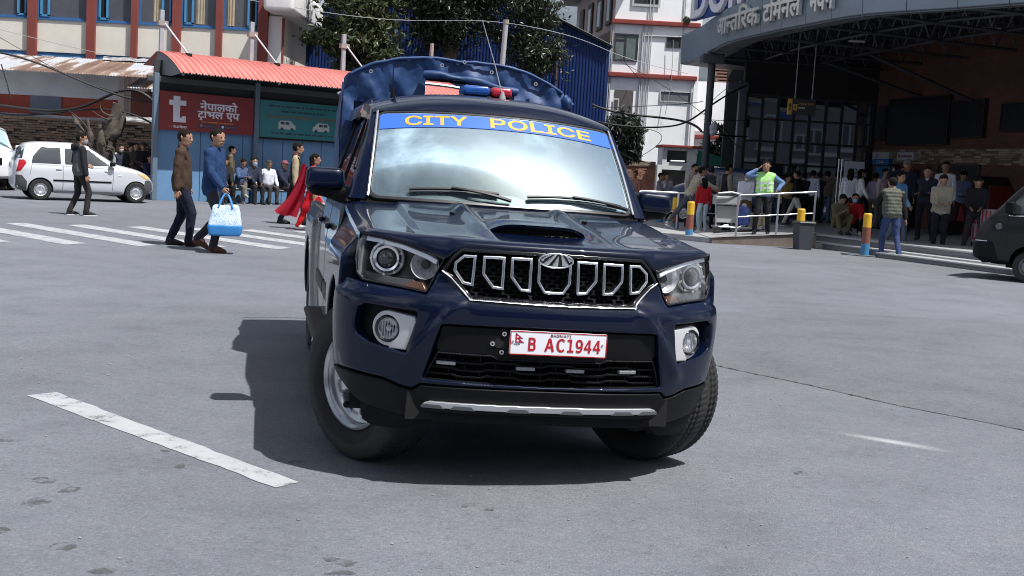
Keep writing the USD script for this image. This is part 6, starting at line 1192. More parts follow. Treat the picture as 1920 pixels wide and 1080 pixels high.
for x0, f in ((3.62, 1), (4.78, -1)):
    q = Polygon([(0, 0), (0, .17), (.06, .25), (.40, .26), (.50, .16), (.57, .12), (.58, 0)]); q = affinity.scale(q, f, 1, origin=(.29, 0)); part(TB, 'van_picture', extr(affinity.translate(q, x0, 2.28), .003, 'xz', -.074), vanw, False)
    ww = unary_union([sbox(.07, .14, .20, .22), sbox(.23, .14, .36, .22), Point(.12, 0).buffer(.05), Point(.46, 0).buffer(.05)]); ww = affinity.scale(ww, f, 1, origin=(.29, 0)); part(TB, 'van_picture_detail', extr(affinity.translate(ww, x0, 2.28), .003, 'xz', -.0775), tdark, False)
# posts standing above the roof with a stay each
polem = M('pole_galvanised', (.36, .37, .41), rough=.5, var=.15, metal=.2)
for s, lab in ((.12, 'square white post with slanting stay, leftmost above the red roof'), (2.90, 'square white post with slanting stay at the office corner pillar'), (6.05, 'square white post with stay in front of the green tree')):
    t = thing('roof_post', lab, 'post', loc(s, .45), SROT, 'square posts above the red shelter roof')
    part(t, 'post', rbox(-.062, .062, -.05, .05, 4.0, 5.42, .01), polem, 40); part(t, 'bracket', bx(-.12, .16, -.09, .08, 4.98, 5.12), M('bracket_grey', (.30, .26, .24), rough=.7), False)
    part(t, 'stay', tube([[.06, -.06, 5.06], [.62, -.48, 4.22]], .03, 6), polem, 60); part(t, 'stay_foot', bx(.55, .70, -.56, -.40, 4.16, 4.24), dark, False)
t = thing('roof_post', 'thin rusty post rising behind the pickup canopy', 'post', loc(9.4, .45), SROT); part(t, 'post', rbox(-.05, .05, -.05, .05, 3.6, 5.5, .01), M('bracket_grey', 0), 40)
LP = thing('leaning_pole', 'round grey concrete pole leaning right behind the canopy', 'pole', at(932, 125, 40) * [1, 1, 0], 0)
b0, b1 = at(932, 130, 40), at(949, 40, 40); part(LP, 'pole', cyl((0, 0, 0) , (b1 - b0) * 1.02 + [0, 0, b0[2]], .11, 12, .085), M('pole_concrete', (.36, .36, .37), rough=.85, var=.15, scale=4), 60) ; part(LP, 'cap', cyl((b1 - b0) * 1.02 + [0, 0, b0[2] - .12], (b1 - b0) * 1.02 + [0, 0, b0[2] + .02], .10, 10), M('bracket_grey', 0), 60)
# bench
BN = thing('bench', 'long metal waiting bench under the two billboards', 'bench', loc(0, 0), SROT)
seatm = M('bench_steel', (.24, .25, .27), rough=.45, metal=.5)
for k in range(7): part(BN, 'seat', rbox(1.55 + k * .55, 2.05 + k * .55, -.85, -.42, .42, .45, .012), seatm, 40); part(BN, 'backrest', rbox(1.57 + k * .55, 2.03 + k * .55, -.42, -.38, .55, .82, .012), seatm, 40)
part(BN, 'rail', cyl((1.5, -.62, .40), (5.5, -.62, .40), .03, 8), seatm, 60)
for s in (1.6, 2.9, 4.1, 5.4): part(BN, 'leg', cat(bx(s - .025, s + .025, -.9, -.40, 0, .04), bx(s - .025, s + .025, -.66, -.60, .04, .40)), seatm, False)

# ================================================================ terminal: pavement, ramp, steps
pav = M('pavement', (.27, .27, .275), rough=.85, var=.15, scale=1.5, bump=.2, bscale=60); granite = usdkit.material(stage, '/World/Looks/granite', {'t': ('geometry', {}), 'n': ('noise_texture', {'scale': 90.0, 'detail': 3.0, 'roughness': .8}), 'r': ('rgb_ramp', {'ramp': [(.35, (.075, .08, .09)), (.5, (.15, .155, .165)), (.65, (.24, .245, .25))]}), 'p': ('principled_bsdf', {'roughness': .55})}, [('t.position', 'n.vector'), ('n.fac', 'r.fac'), ('r.color', 'p.base_color')], surface='p.BSDF')
nosing = M('step_nosing', (.34, .35, .36), rough=.5, var=.1)
pvp = Polygon([(2.6, 28.9), (4.5, 26.55), (7.2, 26.75), (14, 27), (14, 60), (2.2, 60)])
solo('pavement', extr(pvp, .17, 'xy', -.05), pav, kind='structure', smooth=False)
solo('ramp', trimesh.Trimesh(np.array([(4.55, 26.5, .0), (7.0, 26.7, .0), (7.0, 29.0, .0), (4.55, 29, .0), (4.55, 26.5, .125), (7.0, 26.7, .36), (7.0, 29, .36), (4.55, 29, .125)]), np.array([(0, 1, 5), (0, 5, 4), (1, 2, 6), (1, 6, 5), (2, 3, 7), (2, 7, 6), (3, 0, 4), (3, 4, 7), (4, 5, 6), (4, 6, 7)])), M('ramp_stone', (.16, .13, .11), rough=.9, var=.3, scale=3), kind='structure', smooth=False)
solo('ramp_top', trimesh.Trimesh(np.array([(4.5, 26.47, .131), (7.02, 26.67, .366), (7.02, 29.0, .366), (4.5, 29, .131)]), np.array([(0, 1, 2), (0, 2, 3)])), pav, kind='structure', smooth=False)
E0, EROT = (6.93, 27.30), math.degrees(math.atan2(-.909, .417))
STP = thing('terminal_steps', None, None, (*E0, 0), EROT, None, 'structure')
for k, (z, y) in enumerate(((.15, 0), (.30, .36))):
    for j in range(9):      # granite slabs of each riser
        part(STP, 'riser_slab', bx(-.2 + j * 1.35 + .003, -.2 + (j + 1) * 1.35 - .003, y, y + .05, z - .15, z - .032), granite, False)
        part(STP, 'tread', bx(-.2 + j * 1.35 + .003, -.2 + (j + 1) * 1.35 - .003, y - .025, y + .40, z - .03, z), nosing, False)
    part(STP, 'step_fill', bx(-.2, 12, y + .051, 6, z - .15, z - .04), granite, False)
part(STP, 'lower_step', bx(2.9, 8, -.42, -.01, -.02, .085), granite, False); part(STP, 'lower_tread', bx(2.88, 8, -.45, -.01, .087, .115), nosing, False)
solo('platform', extr(Polygon([(7.25, 27.9), (7.60, 27.8), (12.4, 17.4), (20, 16), (20, 40), (7.3, 40)]), .284, 'xy', .012), M('platform_floor', (.26, .26, .265), rough=.5, var=.1, scale=2), kind='structure', smooth=False)

# ---- terminal building (brick wall local: x along the wall towards the camera, -y towards the road)
W0, WROT = (12.2, 40.0), math.degrees(math.atan2(-.968, .25))
TW = thing('terminal_building', 'dark brick terminal building with deep curved canopy roof and glass front', 'building', (0, 0, 0), 0)
brickw = usdkit.material(stage, '/World/Looks/terminal_brick', {'t': ('texture_coordinate', {}), 'sp': ('separate_xyz', {}), 'cb': ('combine_xyz', {}), 'b': ('brick_texture', {'scale': 1.0, 'brick_width': .24, 'row_height': .078, 'mortar_size': .006, 'color1': (.135, .056, .038), 'color2': (.10, .042, .030), 'mortar': (.07, .05, .043), 'mortar_smooth': .3}), 'n': ('noise_texture', {'scale': .9, 'detail': 5.0}), 'r': ('rgb_ramp', {'ramp': [(.3, (.75, .75, .75)), (.7, (1.15, 1.15, 1.15))]}), 'm': ('mix_color', {'blend_type': 'multiply', 'fac': 1.0, 'use_clamp': False}), 'bp': ('bump', {'strength': .4, 'distance': .01}), 'p': ('principled_bsdf', {'roughness': .85})},
    [('t.object', 'sp.vector'), ('sp.x', 'cb.x'), ('sp.z', 'cb.y'), ('cb.vector', 'b.vector'), ('t.object', 'n.vector'), ('n.fac', 'r.fac'), ('b.color', 'm.a'), ('r.color', 'm.b'), ('m.result', 'p.base_color'), ('b.fac', 'bp.height'), ('bp.normal', 'p.normal')], surface='p.BSDF')
_mats['terminal_brick'] = brickw
BWL = thing('brick_facade', 'brown brick facade of the terminal carrying a row of black screens', 'wall', (*W0, 0), WROT)
part(BWL, 'wall', bx(-.02, 22, 0, .4, .2, 6.6), brickw, False)
stones = [[] for _ in range(3)]
for r_ in range(7):
    x = -.02
    while x < 12:
        w = .22 + .35 * random.random(); stones[random.randrange(3)].append(bx(x + .004, x + w - .004, -.03 - .03 * random.random(), .01, 2.35 + r_ * .068, 2.35 + r_ * .068 + .06)); x += w
for k, c in enumerate(((.24, .18, .13), (.15, .10, .07), (.33, .27, .21))): part(BWL, 'stone_course', cat(stones[k]), M('course_%d' % k, c, rough=.9, var=.2, scale=6), False, kind='stuff')
blk = M('screen_black', (.010, .010, .012), rough=.22, var=0)
for x0, x1, z0, z1, lab in ((-.35 + .5, .87, 3.12, 4.27, 'small black display panel, leftmost on the brick facade'), (.95, 4.30, 2.95, 4.50, 'largest black display screen on the brick facade'), (4.42, 6.0, 3.15, 4.30, 'black display panel right of the largest screen'), (6.75, 8.6, 3.30, 4.12, 'black display panel cut by the right frame edge')):
    s_ = thing('wall_screen', lab, 'screen', (W0[0], W0[1], 0), WROT, 'black screens on the terminal facade')
    part(s_, 'screen', rbox(x0 + .03, x1 - .03, -.12, -.005, z0 + .03, z1 - .03, .01), blk, 40); part(s_, 'frame', cat(bx(x0, x1, -.14, -.002, z0, z0 + .03), bx(x0, x1, -.14, -.002, z1 - .03, z1), bx(x0, x0 + .03, -.14, -.002, z0 + .03, z1 - .03), bx(x1 - .03, x1, -.14, -.002, z0 + .03, z1 - .03)), M('screen_frame', (.018, .018, .02), rough=.5), False)
part(BWL, 'doorway', bx(3.9, 5.85, -.02, -.001, .30, 2.30), M('doorway_black', (.012, .012, .013), rough=.4), False); part(BWL, 'door_frame', cat(bx(3.82, 3.9, -.06, 0, .30, 2.38), bx(5.85, 5.93, -.06, 0, .30, 2.38), bx(3.9, 5.85, -.06, 0, 2.30, 2.38)), M('frame_dark', 0), False)
part(BWL, 'cash_door', bx(.55, 1.75, -.02, -.001, .30, 2.30), M('doorway_black', 0), False)
AS = thing('cash_machine_sign', 'white and blue sign reading ATM above the blue booth', 'sign', (*W0, 0), WROT)
part(AS, 'upper', rbox(.35, 1.34, -.22, -.03, 2.50, 2.72, .01), M('sign_pale', (.42, .44, .47), rough=.5), 40); part(AS, 'lower', rbox(.35, 1.34, -.22, -.03, 2.30, 2.495, .01), M('sign_blue', (.03, .16, .38), rough=.5), 40); line_text('ATM', .62, 2.35, .42, .09, -.22, M('sign_pale', 0), AS, 'word', True); part(AS, 'logo', extr(Point(.62, 2.61).buffer(.07).difference(Point(.62, 2.61).buffer(.035)), .004, 'xz', -.225), M('sign_blue', 0), False)
AB = thing('cash_machine_booth', 'tall blue cash machine booth lettered ATM between people', 'cash machine', (*W0, 0), WROT)
part(AB, 'front', rbox(1.0, 1.9, -.5, -.05, .30, 2.25, .03), M('booth_blue', (.025, .13, .30), rough=.4), 40); line_text('ATM', 1.15, 1.62, .40, .13, -.5, M('booth_letter', (.15, .35, .55), rough=.5), AB, 'word', True)
S2 = thing('shop_sign', 'pale sign board with small lettering right of the cash machine sign', 'sign', (*W0, 0), WROT); part(S2, 'board', rbox(1.80, 2.75, -.2, -.03, 2.46, 2.72, .01), M('sign_pale', 0), 40); line_text('MACHHAPUCHCHHRE', 2.05, 2.56, .62, .06, -.2, M('sign_word', (.12, .06, .07), rough=.5), S2, 'word') if False else part(S2, 'word', extr(unary_union([sbox(2.05 + a, 2.555, 2.05 + a + .045, 2.625) for a in np.arange(0, .6, .06)]), .003, 'xz', -.204), M('sign_word', (.12, .06, .07), rough=.5), False); part(S2, 'mark', extr(Point(1.93, 2.59).buffer(.055), .003, 'xz', -.204), M('sign_word', 0), False)
RP = thing('red_banner', 'red and white upright banner behind the smiling man', 'banner', (*W0, 0), WROT); rbn = M('banner_red', (.16, .012, .012), rough=.5)
part(RP, 'panel', rbox(2.2, 2.95, -.3, -.25, .30, 2.2, .01), rbn, 40); part(RP, 'letter', extr(unary_union([sbox(2.35, 1.5, 2.45, 1.95), sbox(2.55, 1.5, 2.65, 1.95), sbox(2.35, .9, 2.8, 1.25)]), .003, 'xz', -.304), M('sign_pale', 0), False)
KI = thing('red_kiosk', 'dark red kiosk with black hood beside the van', 'kiosk', (*W0, 0), WROT); part(KI, 'cabinet', rbox(6.1, 7.5, -.8, -.05, .30, 1.75, .04), rbn, 40); part(KI, 'hood', extr(Polygon([(6.0, 1.55), (6.2, 1.95), (7.2, 2.0), (7.5, 1.6)]), .95, 'xz', -.95), M('hood_black', (.012, .012, .013), rough=.5), False)
FR = thing('lattice_sign', 'white sign panel with red lettering beside the van front', 'sign', at(1850, 398, 25.5) * [1, 1, 0] + [0, 0, .30], WROT)
part(FR, 'panel', rbox(-.45, .45, -.02, .02, .10, .85, .01), M('panel_pink', (.24, .20, .22), rough=.6), 40); part(FR, 'lettering', extr(unary_union([sbox(-.4 + .27 * i + a, .15 + .36 * j, -.4 + .27 * i + b, .15 + .36 * j + h) for i in range(3) for j in range(2) for a, b, h in ((0, .05, .30), (.13, .18, .30), (.05, .13, .05))]), .004, 'xz', -.024), M('panel_red', (.25, .02, .03), rough=.6), False)
for x in (-.42, .42): part(FR, 'leg', cyl((x, 0, 0), (x, 0, .1), .02, 8), dark, 60)
# glass front
GF = thing('glass_front', 'dark gridded glass front of the terminal reflecting the other side', 'glass wall', (0, 40, 0))
mull = M('mullion_black', (.014, .014, .016), rough=.4); gl = M('curtain_glass', (.012, .020, .030), rough=.02, spec=.95, var=0.0, extra={'ior': 1.9})
xs_ = np.linspace(7.72, 12.12, 9); zs_ = [.30, 1.40, 2.14, 2.90, 3.66, 4.42]
for x in xs_: part(GF, 'mullion', bx(x - .045, x + .045, -.06, .06, .30, 4.5), mull, False)
for z in zs_:
    for a, b in zip(xs_[:-1], xs_[1:]): part(GF, 'transom', bx(a + .046, b - .046, -.045, .045, z - .035, z + .035), mull, False)
for a, b in zip(xs_[:-1], xs_[1:]):
    for c, d in zip(zs_[:-1], zs_[1:]):
        m = bx(a + .04, b - .04, -.008, .008, c + .03, d - .03); m.apply_transform(trimesh.transformations.rotation_matrix(random.gauss(0, .004), (0, 0, 1), ((a + b) / 2, 0, 0))); m.apply_transform(trimesh.transformations.rotation_matrix(random.gauss(0, .004), (1, 0, 0), (0, 0, (c + d) / 2)))
        part(GF, 'pane', m, gl, False)
part(GF, 'head_wall', bx(7.6, 12.3, -.02, .3, 4.5, 6.5), M('head_black', (.012, .012, .013), rough=.7), False); part(GF, 'corner_column', rbox(7.42, 7.66, -.2, .1, .12, 4.9, .02), M('column_grey', (.09, .10, .12), rough=.5), 40); part(GF, 'corner_head', rbox(7.0, 7.70, -.25, .1, 4.55, 4.85, .02), M('column_grey', 0), 40)
part(TW, 'inner_wall', cat(bx(7.7, 20, 44, 44.2, 0, 6.5), bx(19.8, 20, 18, 44, 0, 6.5)), M('inner_dark', (.03, .03, .032), rough=.9), False)
# canopy: fascia panels along a curve, ceiling and roof, trusses
cpts = np.array([on(*p, 5.45)[:2] for p in ((1276, 118), (1290, 115), (1305, 109), (1353, 82), (1425, 62), (1507, 45), (1614, 26), (1793, 13), (1913, 4))] + [np.array([12.8, 22.0]), np.array([18, 20.8])])
tc_ = np.r_[0, np.cumsum(np.hypot(*np.diff(cpts, axis=0).T))]; fcx = PchipInterpolator(tc_, cpts); FL = tc_[-1]
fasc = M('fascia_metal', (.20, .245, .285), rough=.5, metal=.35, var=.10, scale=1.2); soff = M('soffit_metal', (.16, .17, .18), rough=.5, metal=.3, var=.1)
def fpt(s, out=0.0):
    p = fcx(s); d = fcx(min(s + .05, FL)) - fcx(max(s - .05, 0)); d /= np.linalg.norm(d); n = np.array([d[1], -d[0]])     # n: away from the building
    if n @ (p - np.array([14, 34])) < 0: n = -n
    return p + n * out
edges = np.arange(0, FL, 1.15)
for a, b in zip(edges[:-1], edges[1:]):
    ss = np.linspace(a + .008, b - .008, 5); V = np.array([[(*fpt(s, -.10), 5.40), (*fpt(s, 0), 5.45), (*fpt(s, .02), 5.75), (*fpt(s, .02), 6.40), (*fpt(s, -.10), 6.47)] for s in ss]); part(TW, 'fascia_panel', grid(V), fasc, 20)
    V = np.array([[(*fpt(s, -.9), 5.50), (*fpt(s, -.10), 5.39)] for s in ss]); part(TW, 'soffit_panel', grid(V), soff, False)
part(TW, 'fascia_joint', grid(np.array([[(*fpt(s, -.03), 5.42), (*fpt(s, -.03), 6.44)] for s in np.linspace(0, FL, 80)])), M('joint_dark', (.03, .035, .04), rough=.7), False)
tip = fpt(0); endp = np.array([[tip, tip + [1.6, .9]], [tip + [1.6, .9], (8.2, 41)]])
for a, b in endp:
    V = np.array([[(*p, 5.42), (*p, 6.42)] for p in np.linspace(a, b, 4)]); part(TW, 'end_panel', grid(V), fasc, False)
    part(TW, 'end_soffit', grid(np.array([[(*p, 5.40), (*(p + np.array([.9, -.75])), 5.46)] for p in np.linspace(a, b, 4)])), soff, False)
outl = Polygon([tuple(fpt(s, -.06)) for s in np.linspace(0, FL, 40)] + [(18, 46), (8.2, 46), (8.2, 41), tuple(tip + [1.6, .9])]).buffer(0)
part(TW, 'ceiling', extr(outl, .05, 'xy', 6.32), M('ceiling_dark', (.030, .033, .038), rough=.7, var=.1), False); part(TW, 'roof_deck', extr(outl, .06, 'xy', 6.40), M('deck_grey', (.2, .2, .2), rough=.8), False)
steel = M('truss_steel', (.06, .064, .072), rough=.5, metal=.3)
def truss(p, q, z0, z1, n, nm='truss'):
    p, q = np.asarray(p, float), np.asarray(q, float); L = lambda t, z: np.array([*(p + (q - p) * t), z]); ms = [tube([L(0, z0), L(1, z0)], .05, 6), tube([L(0, z1), L(1, z1)], .05, 6)]
    for k in range(n): ms += [tube([L(k / n, z0), L((k + .5) / n, z1)], .024, 5), tube([L((k + .5) / n, z1), L((k + 1) / n, z0)], .024, 5)]
    return part(TW, nm, cat(ms), steel, 60)
for s, q, n in ((2.0, (12.2, 39.5), 9), (5.0, (12.6, 37.0), 9), (8.0, (13.2, 34.8), 9), (11, (13.6, 32.4), 9), (13.6, (14.2, 30.0), 9), (16, (15, 27), 8)): truss(fpt(s, -.5), q, 5.50, 6.2, n)
for f_ in (.30, .62): 
    pts = [fpt(s, -.5) + (np.array(q) - fpt(s, -.5)) * f_ for s, q in ((2.0, (12.2, 39.5)), (5.0, (12.6, 37.0)), (8.0, (13.2, 34.8)), (11, (13.6, 32.4)), (13.6, (14.2, 30.0)), (16, (15, 27)))]
    for a, b in zip(pts[:-1], pts[1:]): truss(a, b, 5.55, 6.15, 4, 'cross_truss')
for s, x, z in ((3.0, 2.6, 4.5), (6.5, 5.4, 4.2)):
    w = np.array(W0) + np.array([.25, -.968]) * x; part(TW, 'brace', tube([(*w, z), (*(w + np.array([-3.2, .4])), 5.5)], .06, 6), steel, 60)
for c in ((9.2, 32.5, 5.55), (11.5, 29.0, 5.6)): part(TW, 'lamp', rbox(c[0] - .22, c[0] + .22, c[1] - .08, c[1] + .08, c[2] - .06, c[2], .02), M('lamp_pale', (.35, .35, .35), rough=.5), 40)
CL = thing('canopy_column', 'dark steel column carrying the left tip of the canopy', 'column', (*at(1322, 300, 36.5)[:2], .12)); part(CL, 'shaft', cyl((0, 0, 0), (0, 0, 5.0), .115, 20), M('column_dark', (.045, .05, .06), rough=.45), 60); part(CL, 'capital', rbox(-.35, .35, -.35, .35, 4.95, 5.25, .04), M('column_dark', 0), 40); part(CL, 'base', cyl((0, 0, 0), (0, 0, .06), .22, 20), M('column_dark', 0), 60)
part(CL, 'junction_box', noisy(trimesh.creation.icosphere(2, .16).apply_scale((.8, .8, 1.5)).apply_translation((.18, -.12, 2.95)), .05, 8, 2), M('pipe_grey', 0), False)
# letters on the fascia
letm = M('letter_metal', (.62, .62, .60), rough=.35, metal=.5, var=.1)
LS = thing('fascia_lettering', 'raised metal Nepali lettering along the curved canopy fascia', 'lettering', (0, 0, 0))
def px_of(s): 
    p = np.array([*fpt(s, .05), 5.9]) - [0, 0, EYE]; return 960 + FPX * (p @ _X) / (p @ _f)
ss = np.linspace(0, 14, 300); pxs = np.array([px_of(s) for s in ss])
for key, pa, pb, hh in (('ant', 1352, 1428, .66), ('ter', 1437, 1508, .74), ('bha', 1523, 1570, .56)):
    g = GL(key); b = g.bounds; sa, sb = np.interp([pa, pb], pxs, ss); m = cat([trimesh.creation.extrude_polygon(q.segmentize(6), .10, engine='earcut') for q in getattr(g, 'geoms', [g])]); v = m.vertices
    V = np.array([(*fpt(sa + (x - b[0]) / (b[2] - b[0]) * (sb - sa), .06 + z), 5.66 + (y - b[1]) / (b[3] - b[1]) * hh) for x, y, z in v]); part(LS, 'word', trimesh.Trimesh(V, m.faces, process=False), letm, False)
    part(LS, 'stand_off', cat(*[cyl((*fpt(s, 0), 5.95), (*fpt(s, .1), 5.95), .02, 6) for s in np.linspace(sa + .2, sb - .2, 6)]), dark, False, kind='stuff')
DS = thing('roof_sign', 'big blue sign with white letters DOM standing above the canopy', 'sign', (0, 0, 0))
da, db = at(1299, 34, 36.5)[:2], at(1440, -6, 31.6)[:2]; dd = (db - da) / np.linalg.norm(db - da); dn = np.array([dd[1], -dd[0]]); dn = dn if dn @ (da - np.array([14, 34])) > 0 else -dn
DL = np.linalg.norm(db - da); z0 = 6.37
V = lambda s, o, z: np.array([*(da + dd * s + dn * o), z])
part(DS, 'board', trimesh.Trimesh(np.array([V(s, o, z) for s in (-.1, DL * 2.0) for o in (-.12, 0) for z in (z0, z0 + 1.9)]), trimesh.creation.box().faces, process=False), M('sign_deep_blue', (.016, .05, .22), rough=.4), False)
sdom = 0.0
m = meshkit.text_mesh('DOMESTIC', 1.0, .12, True); v = np.array(m.vertices); v[:, 0] -= v[:, 0].min(); sc_ = DL * 2.0 / v[:, 0].max()
part(DS, 'letters', trimesh.Trimesh(np.array([V(.12 + x * sc_ * .97, .02 + z, z0 + .07 + y * 1.30) for x, y, z in v]), m.faces, process=False), M('letter_white', (.66, .67, .72), rough=.45), False)
for s in (.5, 3, 6): part(DS, 'leg', cyl(V(s, -.08, 6.45), V(s, -.08, z0), .04, 8), steel, 60)
# hanging departure sign
HS = thing('hanging_sign', 'hanging black departure sign with yellow arrow panel', 'sign', at(1501, 215, 35) * [1, 1, 0] + [0, 0, 0], -8)
yl = M('sign_yellow', (.50, .30, .02), rough=.45); z1 = at(1480, 184, 35)[2]; z0_ = at(1480, 214, 35)[2]
part(HS, 'panel', rbox(-.27, .42, -.06, .06, z0_ + .0, z1, .01), M('sign_black', (.010, .010, .010), rough=.35), 40); part(HS, 'arrow_panel', rbox(-.40, -.272, -.065, .065, z0_ - .01, z1 - .01, .008), yl, 40)
part(HS, 'arrow', extr(Polygon([(-.335, z1 - .12), (-.385, z1 - .24), (-.352, z1 - .22), (-.352, z1 - .36), (-.318, z1 - .36), (-.318, z1 - .22), (-.285, z1 - .24)]), .004, 'xz', -.0695), M('sign_black', 0), False)
part(HS, 'pictogram', extr(sbox(-.25, z0_ + .12, -.12, z0_ + .30), .004, 'xz', -.064), yl, False); part(HS, 'plane', extr(Polygon([(-.235, z0_ + .20), (-.19, z0_ + .22), (-.20, z0_ + .27), (-.18, z0_ + .27), (-.16, z0_ + .225), (-.135, z0_ + .23), (-.135, z0_ + .205), (-.16, z0_ + .20), (-.18, z0_ + .15), (-.20, z0_ + .15), (-.19, z0_ + .20)]), .003, 'xz', -.0675), M('sign_black', 0), False)
line_text('Departure', -.09, z0_ + .29, .44, .075, -.06, M('sign_orange', (.50, .26, .03), rough=.5), HS, 'word'); part(HS, 'nepali_word', extr(unary_union([sbox(-.08 + .05 * k, z0_ + .17, -.045 + .05 * k, z0_ + .215) for k in range(4)] + [sbox(-.085, z0_ + .21, .115, z0_ + .22)]), .003, 'xz', -.063), M('sign_pale', 0), False)
for x in (-.2, .3): part(HS, 'rod', cyl((x, 0, z1), (x, 0, 6.3), .015, 6), M('rod_pale', (.4, .4, .42), rough=.4, metal=.5), 60)
# totem sign
TO = thing('totem_sign', 'tall white totem sign with a small logo among the queue', 'sign', (*at(1600, 330, 34.5)[:2], .30), -12)
part(TO, 'panel', rbox(-.28, .30, -.06, .06, .05, 1.95, .02), M('totem_white', (.36, .37, .42), rough=.4), 40); part(TO, 'logo', extr(Point(.02, 1.66).buffer(.085).difference(Point(.02, 1.66).buffer(.05)), .003, 'xz', -.064), M('totem_mark', (.10, .11, .16), rough=.5), False); part(TO, 'logo_words', extr(sbox(-.12, 1.49, .16, 1.515), .003, 'xz', -.064), M('totem_mark', 0), False); part(TO, 'edge_post', cat(cyl((-.36, -.02, 0), (-.36, -.02, 2.0), .022, 8)), chrome, 60); part(TO, 'edge_post', cyl((-.45, -.02, 0), (-.45, -.02, 2.0), .022, 8), chrome, 60)
# the building across the road behind the viewpoint, seen only as a reflection in the glass front
AC = thing('building_across', 'pale pink building with white window surrounds across the road', 'building', (0, -34, 0))
pk = M('across_pink', (.15, .145, .17), rough=.85, var=.1); wt = M('across_white', (.38, .42, .46), rough=.7)
part(AC, 'wall', bx(-30, 60, -8, 0, 0, 13), pk, False); part(AC, 'string_course', bx(-30, 60, .0, .3, 4.2, 4.6), wt, False); part(AC, 'cornice', bx(-30, 60, .0, .8, 12.6, 13.2), wt, False); part(AC, 'name_board', bx(18, 30, .02, .2, 9.2, 11.0), M('sign_deep_blue', 0), False)
for k in range(22):
    x = -28 + k * 4
    for z in (1.4, 5.6, 9.0):
        if 17 < x < 30 and z > 8: continue
        w = part(AC, 'window', cat(bx(x, x + .15, .0, .12, z, z + 2.2), bx(x + 1.65, x + 1.8, .0, .12, z, z + 2.2), bx(x + .15, x + 1.65, .0, .12, z + 2.05, z + 2.2), bx(x + .8, x + .95, 0, .1, z, z + 2.05), bx(x - .2, x + 2, 0, .25, z - .2, z - .01)), wt, False); part(AC, 'window_glass', bx(x + .15, x + 1.65, .01, .04, z, z + 2.05), M('pane_across', (.05, .06, .08), rough=.1), False)
# ================================================================ street furniture and small things
byel, bbrn, bblu = M('bollard_yellow', (.62, .36, .02), rough=.55, var=.12, scale=9), M('bollard_brown', (.20, .065, .045), rough=.6, var=.15, scale=9), M('bollard_blue', (.05, .20, .38), rough=.6, var=.15, scale=9)
def bollard(p, label, h=.92, r=.09):
    t = thing('bollard', label, 'bollard', p, 0, 'striped bollards along the terminal kerb')
    part(t, 'blue_band', lathe([(0, 0), (r, 0), (r, h * .28), (0, h * .28)], 24, 'z'), bblu, 30); part(t, 'brown_band', lathe([(0, h * .281), (r * 1.0, h * .281), (r * 1.0, h * .66), (0, h * .66)], 24, 'z'), bbrn, 30); part(t, 'yellow_band', lathe([(0, h * .661), (r, h * .661), (r, h * .97), (r * .8, h), (0, h)], 24, 'z'), byel, 30)
    return t
bollard(on(1291, 450), 'yellow, brown and blue bollard right of the pickup mirror'); bollard(on(1497, 467), 'yellow, brown and blue bollard in front of the grey bin'); BOL3 = on(1621, 478); bollard(BOL3, 'yellow, brown and blue bollard under the hand of the quilted vest man')
bollard(on(1236, 424, .0), 'striped bollard partly behind the railing by the two women', .95, .10); bollard((*at(1267, 400, 30.5)[:2], 0), 'striped bollard behind the leaning cart pusher', .95, .10)
BI = thing('litter_bin', 'dark grey square litter bin behind a striped bollard', 'bin', on(1511, 469), 12); bing = M('bin_grey', (.035, .04, .05), rough=.6, var=.12)
part(BI, 'body', trimesh.Trimesh(trimesh.creation.box((1, 1, 1)).vertices * np.where(trimesh.creation.box((1, 1, 1)).vertices[:, 2:] < 0, [[.30, .30, .58]], [[.37, .37, .58]]) + [0, .2, .29], trimesh.creation.box((1, 1, 1)).faces), bing, False); part(BI, 'lid', rbox(-.21, .21, -.01, .41, .58, .64, .03), M('bin_lid', (.03, .033, .04), rough=.5), 40)
rail = M('rail_steel', (.40, .41, .44), rough=.35, metal=.7, var=.08); railw = M('rail_white', (.72, .73, .75), rough=.4, metal=.2)
def railing(p, q, z0, z1, posts, label, mat, hgt=.95, loop=True):
    t = thing('railing', label, 'railing', (0, 0, 0), 0); L = lambda s, z: np.array([p[0] + (q[0] - p[0]) * s, p[1] + (q[1] - p[1]) * s, z0 + (z1 - z0) * s + z])
    part(t, 'top_rail', tube([L(0, hgt - .06), L(.012, hgt - .01), L(.03, hgt), L(1, hgt)], .026, 8), mat, 60); part(t, 'mid_rail', tube([L(0, hgt * .48), L(1, hgt * .48)], .018, 8), mat, 60)
    for s in posts: part(t, 'post', cyl(L(s, 0), L(s, hgt - .02), .026, 10), mat, 60)
    return t
railing((5.10, 26.55), (6.95, 26.85), .18, .36, (0, .52, 1.0), 'steel railing along the ramp in front of the hi-vis man', rail)
railing((3.2, 30.2), (4.9, 30.5), .12, .12, (0.02, .62, 1.0), 'bright sunlit railing beside the brick garden wall', railw); railing((4.9, 30.4), (6.6, 30.8), .12, .12, (.5, .98), 'steel railing behind the luggage trolley', rail)
